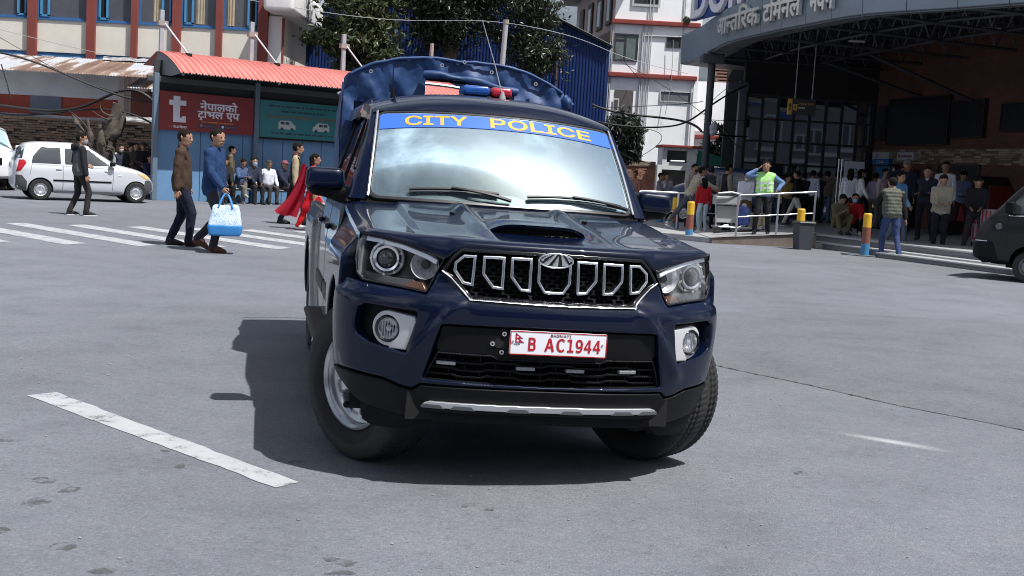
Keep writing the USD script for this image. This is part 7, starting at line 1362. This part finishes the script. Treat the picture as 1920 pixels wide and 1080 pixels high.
# luggage trolley
TR = thing('luggage_trolley', 'airport luggage trolley with grey panel pushed by the man in beige', 'trolley', (*at(1362, 425, 28.4)[:2], .125), 10)
tg = M('trolley_panel', (.36, .37, .36), rough=.5, var=.1); ts = M('trolley_tube', (.42, .43, .45), rough=.35, metal=.6)
part(TR, 'frame', cat(tube(spline([(.30, .1, .22), (.30, .1, .55), (.27, .1, .95)], 8), .02, 8), tube(spline([(-.28, .0, .2), (-.30, 0, .6), (-.34, 0, .98)], 8), .02, 8), tube([(-.3, 0, .2), (.3, .1, .22)], .02, 8)), ts, 60)
part(TR, 'front_panel', rbox(-.27, .27, .02, .06, .30, .72, .015), tg, 40); part(TR, 'basket', rbox(-.36, .28, -.12, .16, .74, .95, .03), M('basket_grey', (.28, .28, .28), rough=.6), 40); part(TR, 'handle', tube([(-.34, -.2, 1.02), (.0, -.2, 1.06), (.28, -.1, 1.02)], .022, 8), M('handle_white', (.66, .67, .68), rough=.4), 60)
part(TR, 'deck', rbox(-.3, .85, -.25, .3, .18, .22, .015), ts, 40)
for x, y in ((-.30, -.22), (.12, -.24), (.75, .0)):
    w = part(TR, 'wheel', place(lathe([(.03, -.03), (.10, -.03), (.10, .03), (.03, .03)], 18, 'y'), (x, y, .10), 0), rubber, 40); part(TR, 'fork', tube(spline([(x, y, .10), (x + .12, y, .22), (x + .28, y + .05, .26)], 6), .022, 6), ts, 60, None)
SC = thing('luggage_sack', 'blue and white plastic sack on the trolley', 'bag', (*at(1395, 395, 28.7)[:2], .35)); part(SC, 'sack', noisy(rbox(-.16, .16, -.15, .15, 0, .50, .10), .03, 8, 3), M('sack_blue', (.10, .14, .42), rough=.7, var=.6, scale=8), 60); part(SC, 'tie', noisy(trimesh.creation.icosphere(2, .06).apply_translation((0, 0, .52)), .02, 12), M('sack_tie', (.5, .5, .55), rough=.7), 60)
CB_ = thing('cardboard_carton', 'cream printed carton beside the blue sack', 'box', (*at(1424, 408, 28.9)[:2], .33), 8); part(CB_, 'carton', rbox(-.22, .22, -.2, .2, 0, .36, .015), M('carton', (.48, .42, .28), rough=.8, var=.3, scale=6), 40); part(CB_, 'tape', bx(-.03, .03, -.204, .204, -.0, .364), M('carton_tape', (.3, .22, .12), rough=.4), False)
# things round the shelter
def bag(label, p, sz, c, name='sack', seed=1, k2=None):
    t = thing(name, label, 'bag', p, seed * 20); part(t, 'sack', noisy(rbox(-sz[0], sz[0], -sz[1], sz[1], 0, sz[2], min(sz) * .6), .05, 5, seed), M('sack_' + '_'.join(str(int(x * 100)) for x in c), c, rough=.75, var=.45 if k2 is None else k2, scale=7), 60); part(t, 'knot', noisy(trimesh.creation.icosphere(2, .07).apply_translation((0, 0, sz[2] + .02)), .03, 11, seed), _mats['sack_' + '_'.join(str(int(x * 100)) for x in c)], 60); return t
bag('large pink sack piled by the shelter post', on(308, 372) * [1, 1, 0] + [0, 1.0, .35], (.32, .25, .42), (.45, .10, .14), 'sack', 2); bag('orange and red printed sack under the pink sack', on(303, 373), (.22, .2, .45), (.42, .12, .06), 'sack', 3); bag('green and red striped sack beside the brown jacket man', on(322, 374), (.20, .2, .60), (.10, .26, .13), 'sack', 5, .7)
CBX = thing('ticket_cabinet', 'grey metal cabinet with a screen beside the shelter bench', 'cabinet', on(535, 372) * [1, 1, 0] + [0, .6, 0], SROT); part(CBX, 'cabinet', rbox(-.28, .28, -.25, .25, .35, 1.0, .02), M('cabinet_grey', (.30, .31, .31), rough=.5, var=.1), 40); part(CBX, 'slot_panel', rbox(-.14, .18, -.27, -.24, .75, .9, .01), M('sign_pale', 0), 40); part(CBX, 'stand', cat(bx(-.25, -.2, -.2, .2, 0, .35), bx(.2, .25, -.2, .2, 0, .35), bx(-.2, .2, -.2, .2, .05, .08)), dark, False); bag('black bag lying on top of the grey cabinet', on(535, 372) * [1, 1, 0] + [0, .6, 1.0], (.22, .18, .16), (.012, .012, .014), 'shoulder_bag', 7)
# cables
cabm = M('cable_black', (.008, .008, .009), rough=.6); cabg = M('cable_grey', (.28, .28, .29), rough=.5)
def cable(label, pts, r, mat=cabm, group=None, sag=0.0, name='cable'):
    P = spline(pts, 40); t = np.linspace(0, 1, 40); P[:, 2] -= sag * 4 * t * (1 - t); return solo(name, tube(P, r, 6), mat, label, 'cable', group, smooth=60)
cable('thick black cable bundle sagging across the tin roofed shack', [at(-20, 96, 34), at(80, 122, 34), at(160, 155, 34), at(235, 182, 34), at(300, 192, 34)], .032); cable('thin black cable just above the thick bundle by the shack', [at(-20, 60, 34), at(60, 105, 34), at(130, 142, 34), at(230, 175, 34), at(300, 186, 34)], .010); cable('thin grey cable crossing the cream spandrels', [at(-20, 50, 38), at(100, 80, 38), at(200, 103, 38)], .010, cabg); cable('cable bundle hanging along the old brick wall', [at(-20, 195, 35), at(70, 206, 35), at(160, 198, 35), at(230, 170, 35), at(300, 205, 35)], .045); cable('second slack cable bundle low on the old brick wall', [at(-20, 208, 35.1), at(90, 213, 35.1), at(190, 205, 35.1), at(290, 235, 35.1)], .03); cable('short black cables dropping at the left frame edge', [at(2, 120, 34), at(14, 160, 34), at(20, 185, 34)], .018)
cable('pale cable stretched from the office corner across the trees', [at(380, -12, 41), at(540, 12, 41), at(760, 38, 41), at(940, 42, 41), at(1040, 60, 41), at(1140, 95, 44), at(1290, 138, 46)], .012, M('cable_pale', (.36, .37, .38), rough=.5))
cable('thick black cable bundle across the white building towards the column', [at(1110, 196, 38), at(1180, 214, 38), at(1250, 222, 38), at(1315, 246, 36.6)], .040); cable('black cable bundle level across the pale gatehouse', [at(1120, 228, 39), at(1195, 238, 39), at(1255, 237, 39), at(1330, 200, 37), at(1400, 160, 37)], .030); cable('thin black cable from the column towards the upper right of the white building', [at(1110, 202, 40), at(1230, 198, 40), at(1318, 190, 37)], .012); cable('thin slack cable over the white building windows', [at(1150, 110, 48), at(1200, 135, 48), at(1270, 178, 47), at(1320, 212, 37)], .012); cable('thin cable from blue shed corner to white wall', [at(1142, 82, 46), at(1170, 115, 46), at(1192, 134, 49.9)], .012); cable('black cables running from the column under the canopy', [at(1318, 248, 36.6), at(1360, 254, 38), at(1400, 256, 39.5)], .03); cable('thin cable level in front of the beige house', [at(1320, 224, 36.6), at(1360, 226, 38), at(1400, 226, 39.5)], .012); cable('thin drooping cable below the thick bundle', [at(1200, 240, 40), at(1240, 262, 40), at(1215, 285, 40), at(1200, 300, 42)], .012); cable('vertical grey service cable on the white wall', [at(1262, 75, 49.8), at(1258, 150, 49.8), at(1247, 215, 49.8)], .014, cabg); cable('cable fan above the dark column top', [at(1322, 205, 36.4), at(1360, 168, 40), at(1400, 150, 44)], .010)
# parked blue and green shapes behind the crowd
AWN = thing('green_awning', 'green cloth awning behind the dark column', 'awning', at(1335, 300, 40)); part(AWN, 'cloth', noisy(sub(extr(Polygon([(-.55, -.25), (.3, -.15), (.35, .12), (-.5, .30)]), .05, 'xz', 0), 3), .04, 6, 2), M('awning_green', (.01, .14, .10), rough=.7), 60); part(AWN, 'pole', cyl((-.3, 0, -.25), (-.3, 0, -at(1335, 300, 40)[2]), .03, 8), dark, 60)
MV = thing('parked_minivan', 'dark blue minivan parked behind the cart pusher', 'van', (*at(1345, 420, 36)[:2], .12), 172)
shb = Shell(np.r_[np.linspace(-1.7, 1.75, 50)], [(-1.7, 1.5), (-1.5, 1.72), (.2, 1.74), (.75, 1.30), (1.3, 1.12), (1.75, .8)], [(-1.7, .4), (0, .25), (1.75, .4)], [(-1.7, .66), (-1.3, .74), (1.0, .74), (1.75, .56)], 1.02, taper=.18)
body_with_arches(shb, (-1.15, 1.1), .36, M('minivan_blue', (.012, .03, .085), rough=.3, coat=.7, var=.05), MV)
for sg in (1, -1):
    for w in (Polygon([(-1.45, 1.06), (-.35, 1.06), (-.35, 1.60), (-1.38, 1.60)]), Polygon([(-.25, 1.06), (.85, 1.06), (.25, 1.60), (-.25, 1.62)])): part(MV, 'side_window', panel(w, shb.side(sg), h=.08, rim=.004, depth=.004), pane_dark, 40)
    for x in (-1.15, 1.1): small_wheel(MV, x, sg * .64, .29, .16, sg)
# ================================================================ the people
def top_at(px, py, h, zb):
    d = sight(px, py); p = np.array([0, 0, EYE]) + d * ((zb + h - EYE) / d[2]); p[2] = zb; return p
def onstep(px, py):
    for z, a, b in ((.30, .33, 99), (.15, -.03, .36), (0., -99, 0.0)):
        p = on(px, py, z); y = rotz(p - np.array([*E0, 0]), -math.radians(EROT))[1]
        if a <= y <= b: return p
    return on(px, py, .15)
# --- walking men on the crossing
p1, i1 = person('man in brown jacket and dark jeans walking on the crossing, looking right', on(338, 461), 8, 1.715, top=(.052, .032, .022), legs=(.010, .013, .028), shoes=(.02, .014, .012), feet=[(-.09, -.13, .0), (.09, .17, .0)], hands=[(-.27, .06, .83), (.28, -.03, .82)], head=-.35, hem=-.13, collar=(.03, .022, .018), fat=1.12, toes=(0, .1))
part(p1, 'pocket_patch', rbox(.20, .212, -.02, .02, .93, .97, .004).apply_translation((.02, .0, .0)), M('patch_white', (.6, .6, .58), rough=.6), 40)
p2, i2 = person('man in shiny blue jacket carrying a blue patterned bag on the crossing', on(398, 472), -12, 1.74, top=(.014, .038, .105), legs=(.030, .032, .042), shoes=(.09, .045, .025), fat=1.10, feet=[(-.09, -.24, .09), (.10, .10, 0)], hands=[(-.22, -.02, .82), (.20, .22, .92)], head=-.30, hem=-.13, collar=(.016, .042, .12), toes=(-.6, 0))
hp = i2['hand'][1]
BG = thing('carrier_bag', 'blue and white patterned carrier bag held by the man in blue', 'bag', (hp[0], hp[1], hp[2] - .60), 10)
bagm = usdkit.material(stage, '/World/Looks/bag_print', {'t': ('texture_coordinate', {}), 'v': ('voronoi_texture', {'scale': 62.0}), 'r': ('rgb_ramp', {'ramp': [(0, (.10, .28, .55)), (.35, (.22, .42, .66)), (.48, (.60, .70, .80)), (1, (.66, .75, .82))]}), 'p': ('principled_bsdf', {'roughness': .6})}, [('t.object', 'v.vector'), ('v.distance', 'r.fac'), ('r.color', 'p.base_color')], surface='p.BSDF')
bgb = tm(MF.batch_hull([MF.sphere(.035, 12).translate((x, y, z)) for x, y, z in ((-.20, -.09, .12), (.20, -.09, .12), (-.20, .09, .12), (.20, .09, .12), (-.15, -.05, .40), (.15, -.05, .40), (-.15, .05, .40), (.15, .05, .40))]).refine_to_length(.04))
part(BG, 'pouch', noisy(bgb, .018, 9, 4), bagm, 60); part(BG, 'base', noisy(tm(MF.batch_hull([MF.sphere(.035, 12).translate((x, y, z)) for x, y, z in ((-.19, -.09, .035), (.19, -.09, .035), (-.19, .09, .035), (.19, .09, .035), (-.205, -.095, .13), (.205, -.095, .13), (-.205, .095, .13), (.205, .095, .13))]).refine_to_length(.05)), .008, 8), M('bag_blue', (.03, .20, .50), rough=.5), 60)
for y in (-.05, .05): part(BG, 'strap', tube(spline([(-.10, y * 1.6, .40), (-.05, y * .6, .54), (0, 0, .60), (.05, y * .6, .54), (.10, y * 1.6, .40)], 14), .014, 6), M('bag_blue', 0), 60)
p3, i3 = person('man in grey and black two tone jacket walking away past the hatchback', on(148, 404), 40, 1.66, top=(.085, .09, .095), sleeves=(.018, .018, .022), legs=(.026, .024, .024), shoes=(.03, .03, .035), sole=(.65, .65, .66), feet=[(-.12, -.12, 0), (.14, .14, 0)], hands=[(-.22, .22, 1.05), (.27, .05, .84)], head=-.5, hem=-.10, collar=(.014, .014, .016), mask=(.35, .36, .38))
part(p3, 'hood', melt([hull([(-.10, -.10, 1.41, .06), (.10, -.10, 1.41, .06), (0, -.14, 1.36, .05)])], .03, 3), cloth((.014, .014, .016)), 60)
# --- woman in red and the man beside her
RED, RED2 = (.42, .008, .018), (.50, .010, .016)
p4, i4 = person('woman in shiny red trousers and tunic walking behind the wing mirror', on(584, 432), 5, 1.50, top=RED, legs=RED2, shoes=(.55, .55, .56), feet=[(-.08, .20, 0), (.09, -.26, .02)], hands=[(-.2, .25, .85), (.24, .05, .80)], jacket=False, long_hair=True, long=True, hem=-.05, fat=1.22)
sa, sb, sc0, sd = at(568, 306, 23.1), at(582, 318, 22.9), at(556, 409, 22.8), at(512, 397, 23.3)
VV = np.zeros((26, 22, 3))
for i, t in enumerate(np.linspace(0, 1, 26)):
    l, r = sa + (sd - sa) * t + np.array([.04, 0, -.10]) * math.sin(math.pi * t), sb + (sc0 - sb) * t + np.array([.03, 0, .02]) * math.sin(math.pi * t)
    for j, q in enumerate(np.linspace(0, 1, 22)): VV[i, j] = l + (r - l) * q + np.array([.012 * math.sin(q * 11 + t * 3), (.05 + .05 * t) * math.sin(q * 9 + t * 2.2) + .03 * math.sin(q * 21), .02 * t * math.sin(q * 8 + 1)])
SCF = solo('red_scarf', grid(VV), usdkit.material(stage, '/World/Looks/scarf_red', {'p': ('principled_bsdf', {'base_color': (.46, .008, .03), 'roughness': .55}), 't': ('translucent_bsdf', {'color': (.55, .01, .03)}), 'm': ('mix_closure', {'fac': .35})}, [('p.BSDF', 'm.closure1'), ('t.BSDF', 'm.closure2')], surface='m.closure'), 'wide sheer red scarf streaming behind the woman in red', 'scarf', smooth=80)
hb = i4['hand'][1]; HB = thing('handbag', 'beige handbag carried beside the red trousers', 'handbag', (hb[0] + .10, hb[1] - .1, hb[2] - .33), 15); part(HB, 'bag', noisy(rbox(-.15, .15, -.06, .06, 0, .24, .05), .012, 9), M('bag_beige', (.34, .25, .19), rough=.6, var=.15), 60); part(HB, 'flap', rbox(-.14, .14, -.075, .0, .13, .235, .02), M('bag_beige', 0), 50); part(HB, 'strap', tube(spline([(-.11, 0, .22), (0, 0, .36), (.11, 0, .22)], 10), .010, 6), M('bag_beige', 0), 60)
p5, i5 = person('man in black and beige jacket with red neck cloth beside the woman in red', on(551, 421), 12, 1.72, top=(.022, .020, .018), sleeves=(.36, .30, .20), legs=(.016, .017, .024), shoes=(.02, .02, .025), feet=[(-.09, -.25, 0), (.1, .25, 0)], hands=[(-.2, .2, .95), (.24, .0, .85)], collar=(.42, .012, .015), hem=-.08)
# --- under the shelter
sp = lambda s, y=-.62: np.array([*loc(s, y)[:2], 0])
sit = lambda lab, s, **k: person(lab, sp(s), -55 + k.pop('tw', 0), k.pop('h', 1.66), seat=.45, feet=k.pop('feet', [(-.12, .42, 0), (.12, .40, 0)]), hands=k.pop('hands', [(-.10, .30, .62), (.10, .30, .62)]), **k)
sit('seated man in blue shirt looking down at his phone on the bench', 2.28, top=(.055, .085, .17), jacket=False, legs=(.13, .125, .12), shoes=(.35, .34, .32), hands=[(-.07, .34, .78), (.07, .34, .80)], nod=.45, feet=[(.10, .48, .20), (.12, .38, 0)], knees=[(.4, 1, .3), (.1, 1, .1)])
sit('seated man with pale blue face mask at the back of the bench', 2.62, top=(.02, .024, .045), mask=(.42, .60, .68), legs=(.02, .02, .025), h=1.72)
sit('seated man in white shirt with arm along the bench', 3.10, top=(.52, .54, .60), jacket=False, legs=(.05, .048, .05), shoes=(.015, .015, .015), sole=(.5, .5, .5), nod=.5, hands=[(-.2, .22, .58), (.45, .10, .62)], hair=(.05, .05, .05))
sit('seated man in dark clothes with maroon cap on the bench', 3.62, top=(.018, .022, .045), cap=(.20, .07, .09), legs=(.03, .03, .035), tw=15)
sit('dark clothed person sitting in shade at the bench left end', 1.72, top=(.018, .016, .016), legs=(.014, .014, .016), nod=.3)
person('man in khaki jacket standing by the blue wall behind the bench', sp(2.05, -.22), 15, 1.64, top=(.115, .090, .058), legs=(.095, .08, .055), collar=(.08, .06, .04), hem=-.12)
person('man in white and grey striped top bending over the sacks', (*on(312, 377)[:2] + np.array([.1, .9]), 0), 175, 1.66, top=(.34, .35, .38), sleeves=(.50, .51, .55), legs=(.02, .022, .05), lean=1.15, hands=[(-.15, .62, .62), (.15, .62, .60)], jacket=False, nod=.2)
for lab, px, py, tp, kw in (('person in pale sleeves with white mask near the hatchback bonnet', 228, 282, (.03, .03, .05), dict(sleeves=(.36, .37, .40), mask=(.6, .6, .6))), ('tall person in black standing by the old brick wall', 246, 277, (.012, .012, .014), {}), ('person in dark brown folding arms by the old brick wall', 256, 270, (.045, .036, .03), dict(hands=[(.1, .22, 1.08), (-.1, .22, 1.1)])), ('person in black jacket and dark cap left of the shelter post', 269, 269, (.014, .014, .016), dict(cap=(.03, .03, .035), hands=[(-.06, .25, 1.0), (.06, .25, 1.0)]))):
    q = at(px, py, 34.2); person(lab, (q[0], 34.2, 0), -70, float(min(max(q[2], 1.5), 1.74)), top=tp, legs=(.015, .015, .017), **kw)
q = at(283, 300, 33.6); person('person in navy sitting on a sack left of the shelter post', (q[0], 33.6, 0), -60, 1.62, top=(.022, .026, .07), seat=.45, legs=(.02, .02, .025), feet=[(-.1, .4, 0), (.1, .4, 0)], hands=[(-.1, .3, .6), (.1, .3, .6)])
# --- right side, in front of the canopy
V1 = on(1427, 440, .235)
p6, i6 = person('man in green hi-vis vest and blue shirt phoning behind the railing', V1, -105, 1.70, top=(.11, .19, .36), jacket=False, legs=(.013, .013, .016), vest=(.36, .72, .22), hands=[(-.30, .06, 1.06), (.20, .10, 1.52)], elbows=[(-1, -.6, -.2), (.9, .3, -.6)], feet=[(-.14, .0, 0), (.16, .1, 0)], fat=1.03, shoes=(.02, .02, .022))
q = at(1401, 324, 30.2); person('woman in white top and face mask reading her phone behind the railing', (q[0], 30.2, .12), -95, float(q[2] - .12), top=(.70, .70, .78), jacket=False, skirt=.30, legs=(.12, .09, .03), mask=(.66, .66, .68), hands=[(-.06, .28, 1.08), (.07, .28, 1.06)], nod=.4, hem=-.12, shoes=(.6, .6, .6))
p7, i7 = person('man in beige jacket leaning forward to push the luggage trolley', (*on(1290, 431, .12)[:2] , .12), 8, 1.70, top=(.38, .345, .27), legs=(.085, .09, .105), shoes=(.25, .25, .27), sole=(.6, .6, .6), lean=.36, feet=[(-.1, -.50, .10), (.1, .12, 0)], hands=[(-.16, .80, 1.03), (.16, .80, 1.03)], toes=(-.7, 0), hem=-.04, nod=-.2)
q = at(1315, 430, 29.6); person('child in red top and pale jeans behind the beige cart pusher', (q[0], 29.6, .12), 100, 1.36, top=(.36, .012, .02), jacket=False, legs=(.36, .44, .50), shoes=(.6, .6, .6), sole=(.6, .6, .6), long_hair=True)
q = at(1303, 303, 31.5); person('person in striped pale jacket with black face mask behind the cart pusher', (q[0], 31.5, .12), -60, 1.72, top=(.30, .28, .26), mask=(.012, .012, .012), legs=(.02, .02, .025))
q = at(1334, 310, 32.0); person('person in dark jacket with white straps near the parked minivan', (q[0], 32, .12), 80, 1.70, top=(.05, .052, .058), sleeves=(.30, .30, .31), legs=(.015, .015, .018), hair=(.02, .022, .035))
q = at(1366, 303, 31.2); person('man in black shirt standing beside the parked minivan', (q[0], 31.2, .12), 15, 1.76, top=(.012, .012, .014), sleeves=(.24, .21, .17), legs=(.012, .012, .015))
for lab, px, tp in (('woman in black trousers and patterned top left of the gatehouse opening', 1238, (.20, .18, .19)), ('woman in white top resting her chin by the gatehouse', 1250, (.46, .44, .46))):
    q = at(px, 336, 37.0); person(lab, (q[0], 37, .0), -80 if px > 1240 else -20, 1.58, top=tp, jacket=False, legs=(.012, .012, .015), shoes=(.6, .6, .6), hands=[(-.12, .22, 1.0), (.08, .2, 1.35)], long_hair=False)
q = at(1191, 336, 39); person('person in salmon shirt in front of the red brick garden wall', (q[0], 39, 0), -120, 1.60, top=(.36, .16, .13), jacket=False, legs=(.05, .05, .06))
# --- on the platform, the queue at the glass front
def plat(lab, px, py, h, face, dz=.30, d=36.5, **k):
    q = at(px, py, d); return person(lab, (q[0], q[1], dz), face, float(q[2] - dz), **k)
plat('man in black top and cream trousers striding behind the railing', 1497, 322, 1.70, 150, d=32.0, top=(.010, .010, .012), legs=(.50, .46, .40), shoes=(.10, .09, .09), sole=(.5, .5, .5), feet=[(-.1, -.38, .0), (.1, .42, 0)], hands=[(-.2, .15, 1.0), (.2, .1, 1.0)])
plat('man in pale blue shirt with a strap seen from behind in the queue', 1525, 321, 1.66, 60, top=(.58, .64, .76), jacket=False, legs=(.012, .012, .014), sleeves=(.58, .64, .76), shoes=(.5, .5, .5))
plat('man in tan patterned jacket and blue jeans in the queue', 1553, 322, 1.66, 85, top=(.15, .125, .09), legs=(.09, .13, .23), shoes=(.03, .03, .03))
plat('person in grey jacket close to the totem sign', 1571, 324, 1.64, 80, top=(.17, .16, .16), legs=(.20, .19, .19))
plat('woman in white blouse with dark crossbody bag before the totem', 1596, 318, 1.62, 70, d=34.0, top=(.68, .70, .76), jacket=False, legs=(.012, .012, .014), long_hair=True)
plat('long haired woman in white blouse and face mask beside the totem', 1615, 319, 1.62, 0, d=34.0, top=(.75, .75, .75), jacket=False, legs=(.014, .014, .018), mask=(.5, .58, .62), long_hair=True, hands=[(-.15, .2, .95), (.2, .2, .9)])
plat('man in lilac shirt and grey trousers facing the cash machine', 1642, 326, 1.62, 35, d=34.5, top=(.52, .44, .62), jacket=False, legs=(.26, .245, .24), shoes=(.02, .02, .02), hands=[(-.2, .2, 1.0), (.2, .2, .95)])
plat('man in dark cap phoning beside the red banner', 1703, 303, 1.68, -110, d=31.0, top=(.018, .022, .040), cap=(.16, .16, .17), legs=(.015, .015, .018), hands=[(-.2, .1, .85), (.16, .16, 1.48)], elbows=[(-.5, -1, -.4), (1, .2, -.5)])
plat('person in black hood behind the blue jacket man', 1683, 310, 1.70, 120, d=32.0, top=(.012, .012, .014), legs=(.012, .012, .014))
for lab, px, py, f_, tp in (('shadowed person in black at the left of the glass front', 1416, 334, 90, (.012, .012, .014)), ('shadowed person in black near the hi-vis man', 1456, 330, 100, (.014, .014, .016)), ('shadowed person in maroon before the glass front', 1472, 328, 80, (.10, .025, .025)), ('shadowed person in dark grey before the glass front', 1509, 326, 90, (.025, .025, .03)), ('shadowed person in navy behind the queue', 1538, 325, 80, (.02, .022, .045))):
    plat(lab, px, py, 1.66, f_, top=tp, legs=(.014, .014, .016))
for lab, px, py, d_, f_, tp, lg in (('person in pale pink shirt between the lilac shirt man and the blue booth', 1660, 318, 34.0, -60, (.55, .42, .44), (.05, .05, .06)), ('person in white shirt behind the tall tracksuit man', 1775, 306, 31.5, -120, (.62, .63, .66), (.03, .03, .04)), ('person in mustard top just right of the hi-vis man', 1478, 330, 33.5, -70, (.34, .24, .08), (.03, .03, .04)), ('person in light grey shirt left of the cream trousers man', 1458, 326, 34.5, 100, (.42, .43, .46), (.05, .06, .10)), ('person in pale blue top at the far end of the queue', 1580, 322, 38.0, 90, (.45, .55, .68), (.03, .03, .05))):
    plat(lab, px, py, 1.66, f_, d=d_, top=tp, legs=lg, jacket=False)
# --- on the steps
vq = on(1690, 488) - BOL3; vl = BOL3 + vq / np.linalg.norm(vq) * .84; vl[2] = 0.; VF = math.degrees(math.atan2(-vq[1], -vq[0])); vh = rotz(BOL3 + [0, 0, .97] - vl, -math.radians(VF - 14 - 90)); vh[2] = .97
p8, i8 = person('man in olive quilted vest and jeans with his hand on a bollard', vl, VF - 14, 1.70, top=(.075, .078, .062), puffy=True, sleeves=(.010, .010, .012), legs=(.030, .050, .125), shoes=(.03, .03, .032), lean=.12, feet=[(-.12, .16, 0), (.12, -.22, .03)], hands=[tuple(vh), (.30, .0, .86)], hem=-.06, head=.15, toes=(0, -.4), elbows=[(-.2, -1, -.6), (.5, -1, -.4)], fat=1.03)
person('man in sky blue jacket and jeans facing the steps behind the vest man', onstep(1676, 462), -60, 1.70, top=(.10, .26, .50), sleeves=(.22, .45, .70), legs=(.10, .13, .17), shoes=(.02, .02, .022), feet=[(-.1, .25, -.0), (.16, -.1, 0)], hands=[(-.22, .15, .95), (.22, .1, .95)])
person('smiling man in dark jacket with arms folded on the steps', onstep(1729, 450), -120, 1.72, top=(.018, .020, .032), legs=(.012, .012, .015), collar=(.35, .37, .42), hands=[(.10, .24, 1.10), (-.10, .24, 1.12)], shoes=(.05, .04, .035), feet=[(-.2, 0, 0), (.1, .1, 0)])
person('man in beige zip jacket holding his phone on the steps', onstep(1757, 470), -110, 1.68, top=(.29, .265, .21), legs=(.012, .014, .020), shoes=(.30, .29, .29), sole=(.6, .6, .6), hands=[(-.05, .30, 1.08), (.07, .28, 1.08)], nod=.40, hem=-.10, fat=1.05, hair=(.01, .009, .008))
person('tall man in blue tracksuit top and maroon trousers using a phone', onstep(1796, 440), -92, 1.78, top=(.14, .19, .31), legs=(.055, .022, .026), shoes=(.02, .02, .02), hands=[(-.06, .28, 1.10), (.06, .28, 1.10)], nod=.55, hem=-.08, feet=[(-.22, 0, 0), (.22, 0, 0)])
person('man in black hooded top with white logo using a phone by the van', onstep(1822, 474), -112, 1.68, top=(.014, .015, .018), legs=(.030, .028, .027), shoes=(.12, .075, .055), hands=[(-.10, .32, 1.02), (.12, .30, 1.02)], nod=.55, hem=-.12, feet=[(-.24, .05, 0), (.2, -.02, 0)])
person('person in red jumper and blue face mask sitting on the top step', onstep(1606, 441) + [0, .35, .0], -100, 1.62, top=(.33, .010, .014), seat=.17, legs=(.010, .010, .012), shoes=(.5, .48, .46), mask=(.18, .46, .66), feet=[(-.12, .40, -.0), (.12, .42, 0)], hands=[(-.12, .40, .45), (.16, .18, .74)], knees=[(-.3, .3, 1), (.3, .3, 1)], fat=1.12, long_hair=True)
person('person in olive clothes crouching beside the red jumper', onstep(1577, 440) + [0, .30, 0], -80, 1.60, top=(.12, .105, .06), seat=.17, legs=(.13, .115, .065), feet=[(-.10, .36, 0), (.1, .36, 0)], hands=[(-.05, .32, .58), (.08, .32, .58)], knees=[(-.3, .3, 1), (.3, .3, 1)], nod=.6, lean=.2)
BPK = thing('black_luggage', 'black suitcase lying on the steps behind the beige jacket man', 'suitcase', onstep(1776, 440), 20); part(BPK, 'case', rbox(-.38, .38, -.2, .2, .03, .40, .05), M('case_black', (.012, .012, .013), rough=.5), 50); part(BPK, 'handle', tube(spline([(.38, -.06, .18), (.46, 0, .2), (.38, .06, .22)], 8), .014, 6), blackp, 60)
# ================================================================ vehicles round the square
fw_, rw_ = on(258, 381), on(75, 375)
hd = math.degrees(math.atan2(fw_[1] - rw_[1], fw_[0] - rw_[0])); side = rotz([0, .64, 0], math.radians(hd))
HB_ = hatchback('small white hatchback parked in front of the dark brick wall', (rw_ + side).tolist(), hd)
suv('white sport utility vehicle cut off by the left frame edge', (-15.8, 34.0, 0), -62)
vw = on(1928, 531); vdir = np.array([-.78, .626]); vn = np.array([-vdir[1], vdir[0]]); van('dark van cut off by the right frame edge beside the steps', (*(vw[:2] - vn * .70 + vdir * .2), 0), math.degrees(math.atan2(vdir[1], vdir[0])))
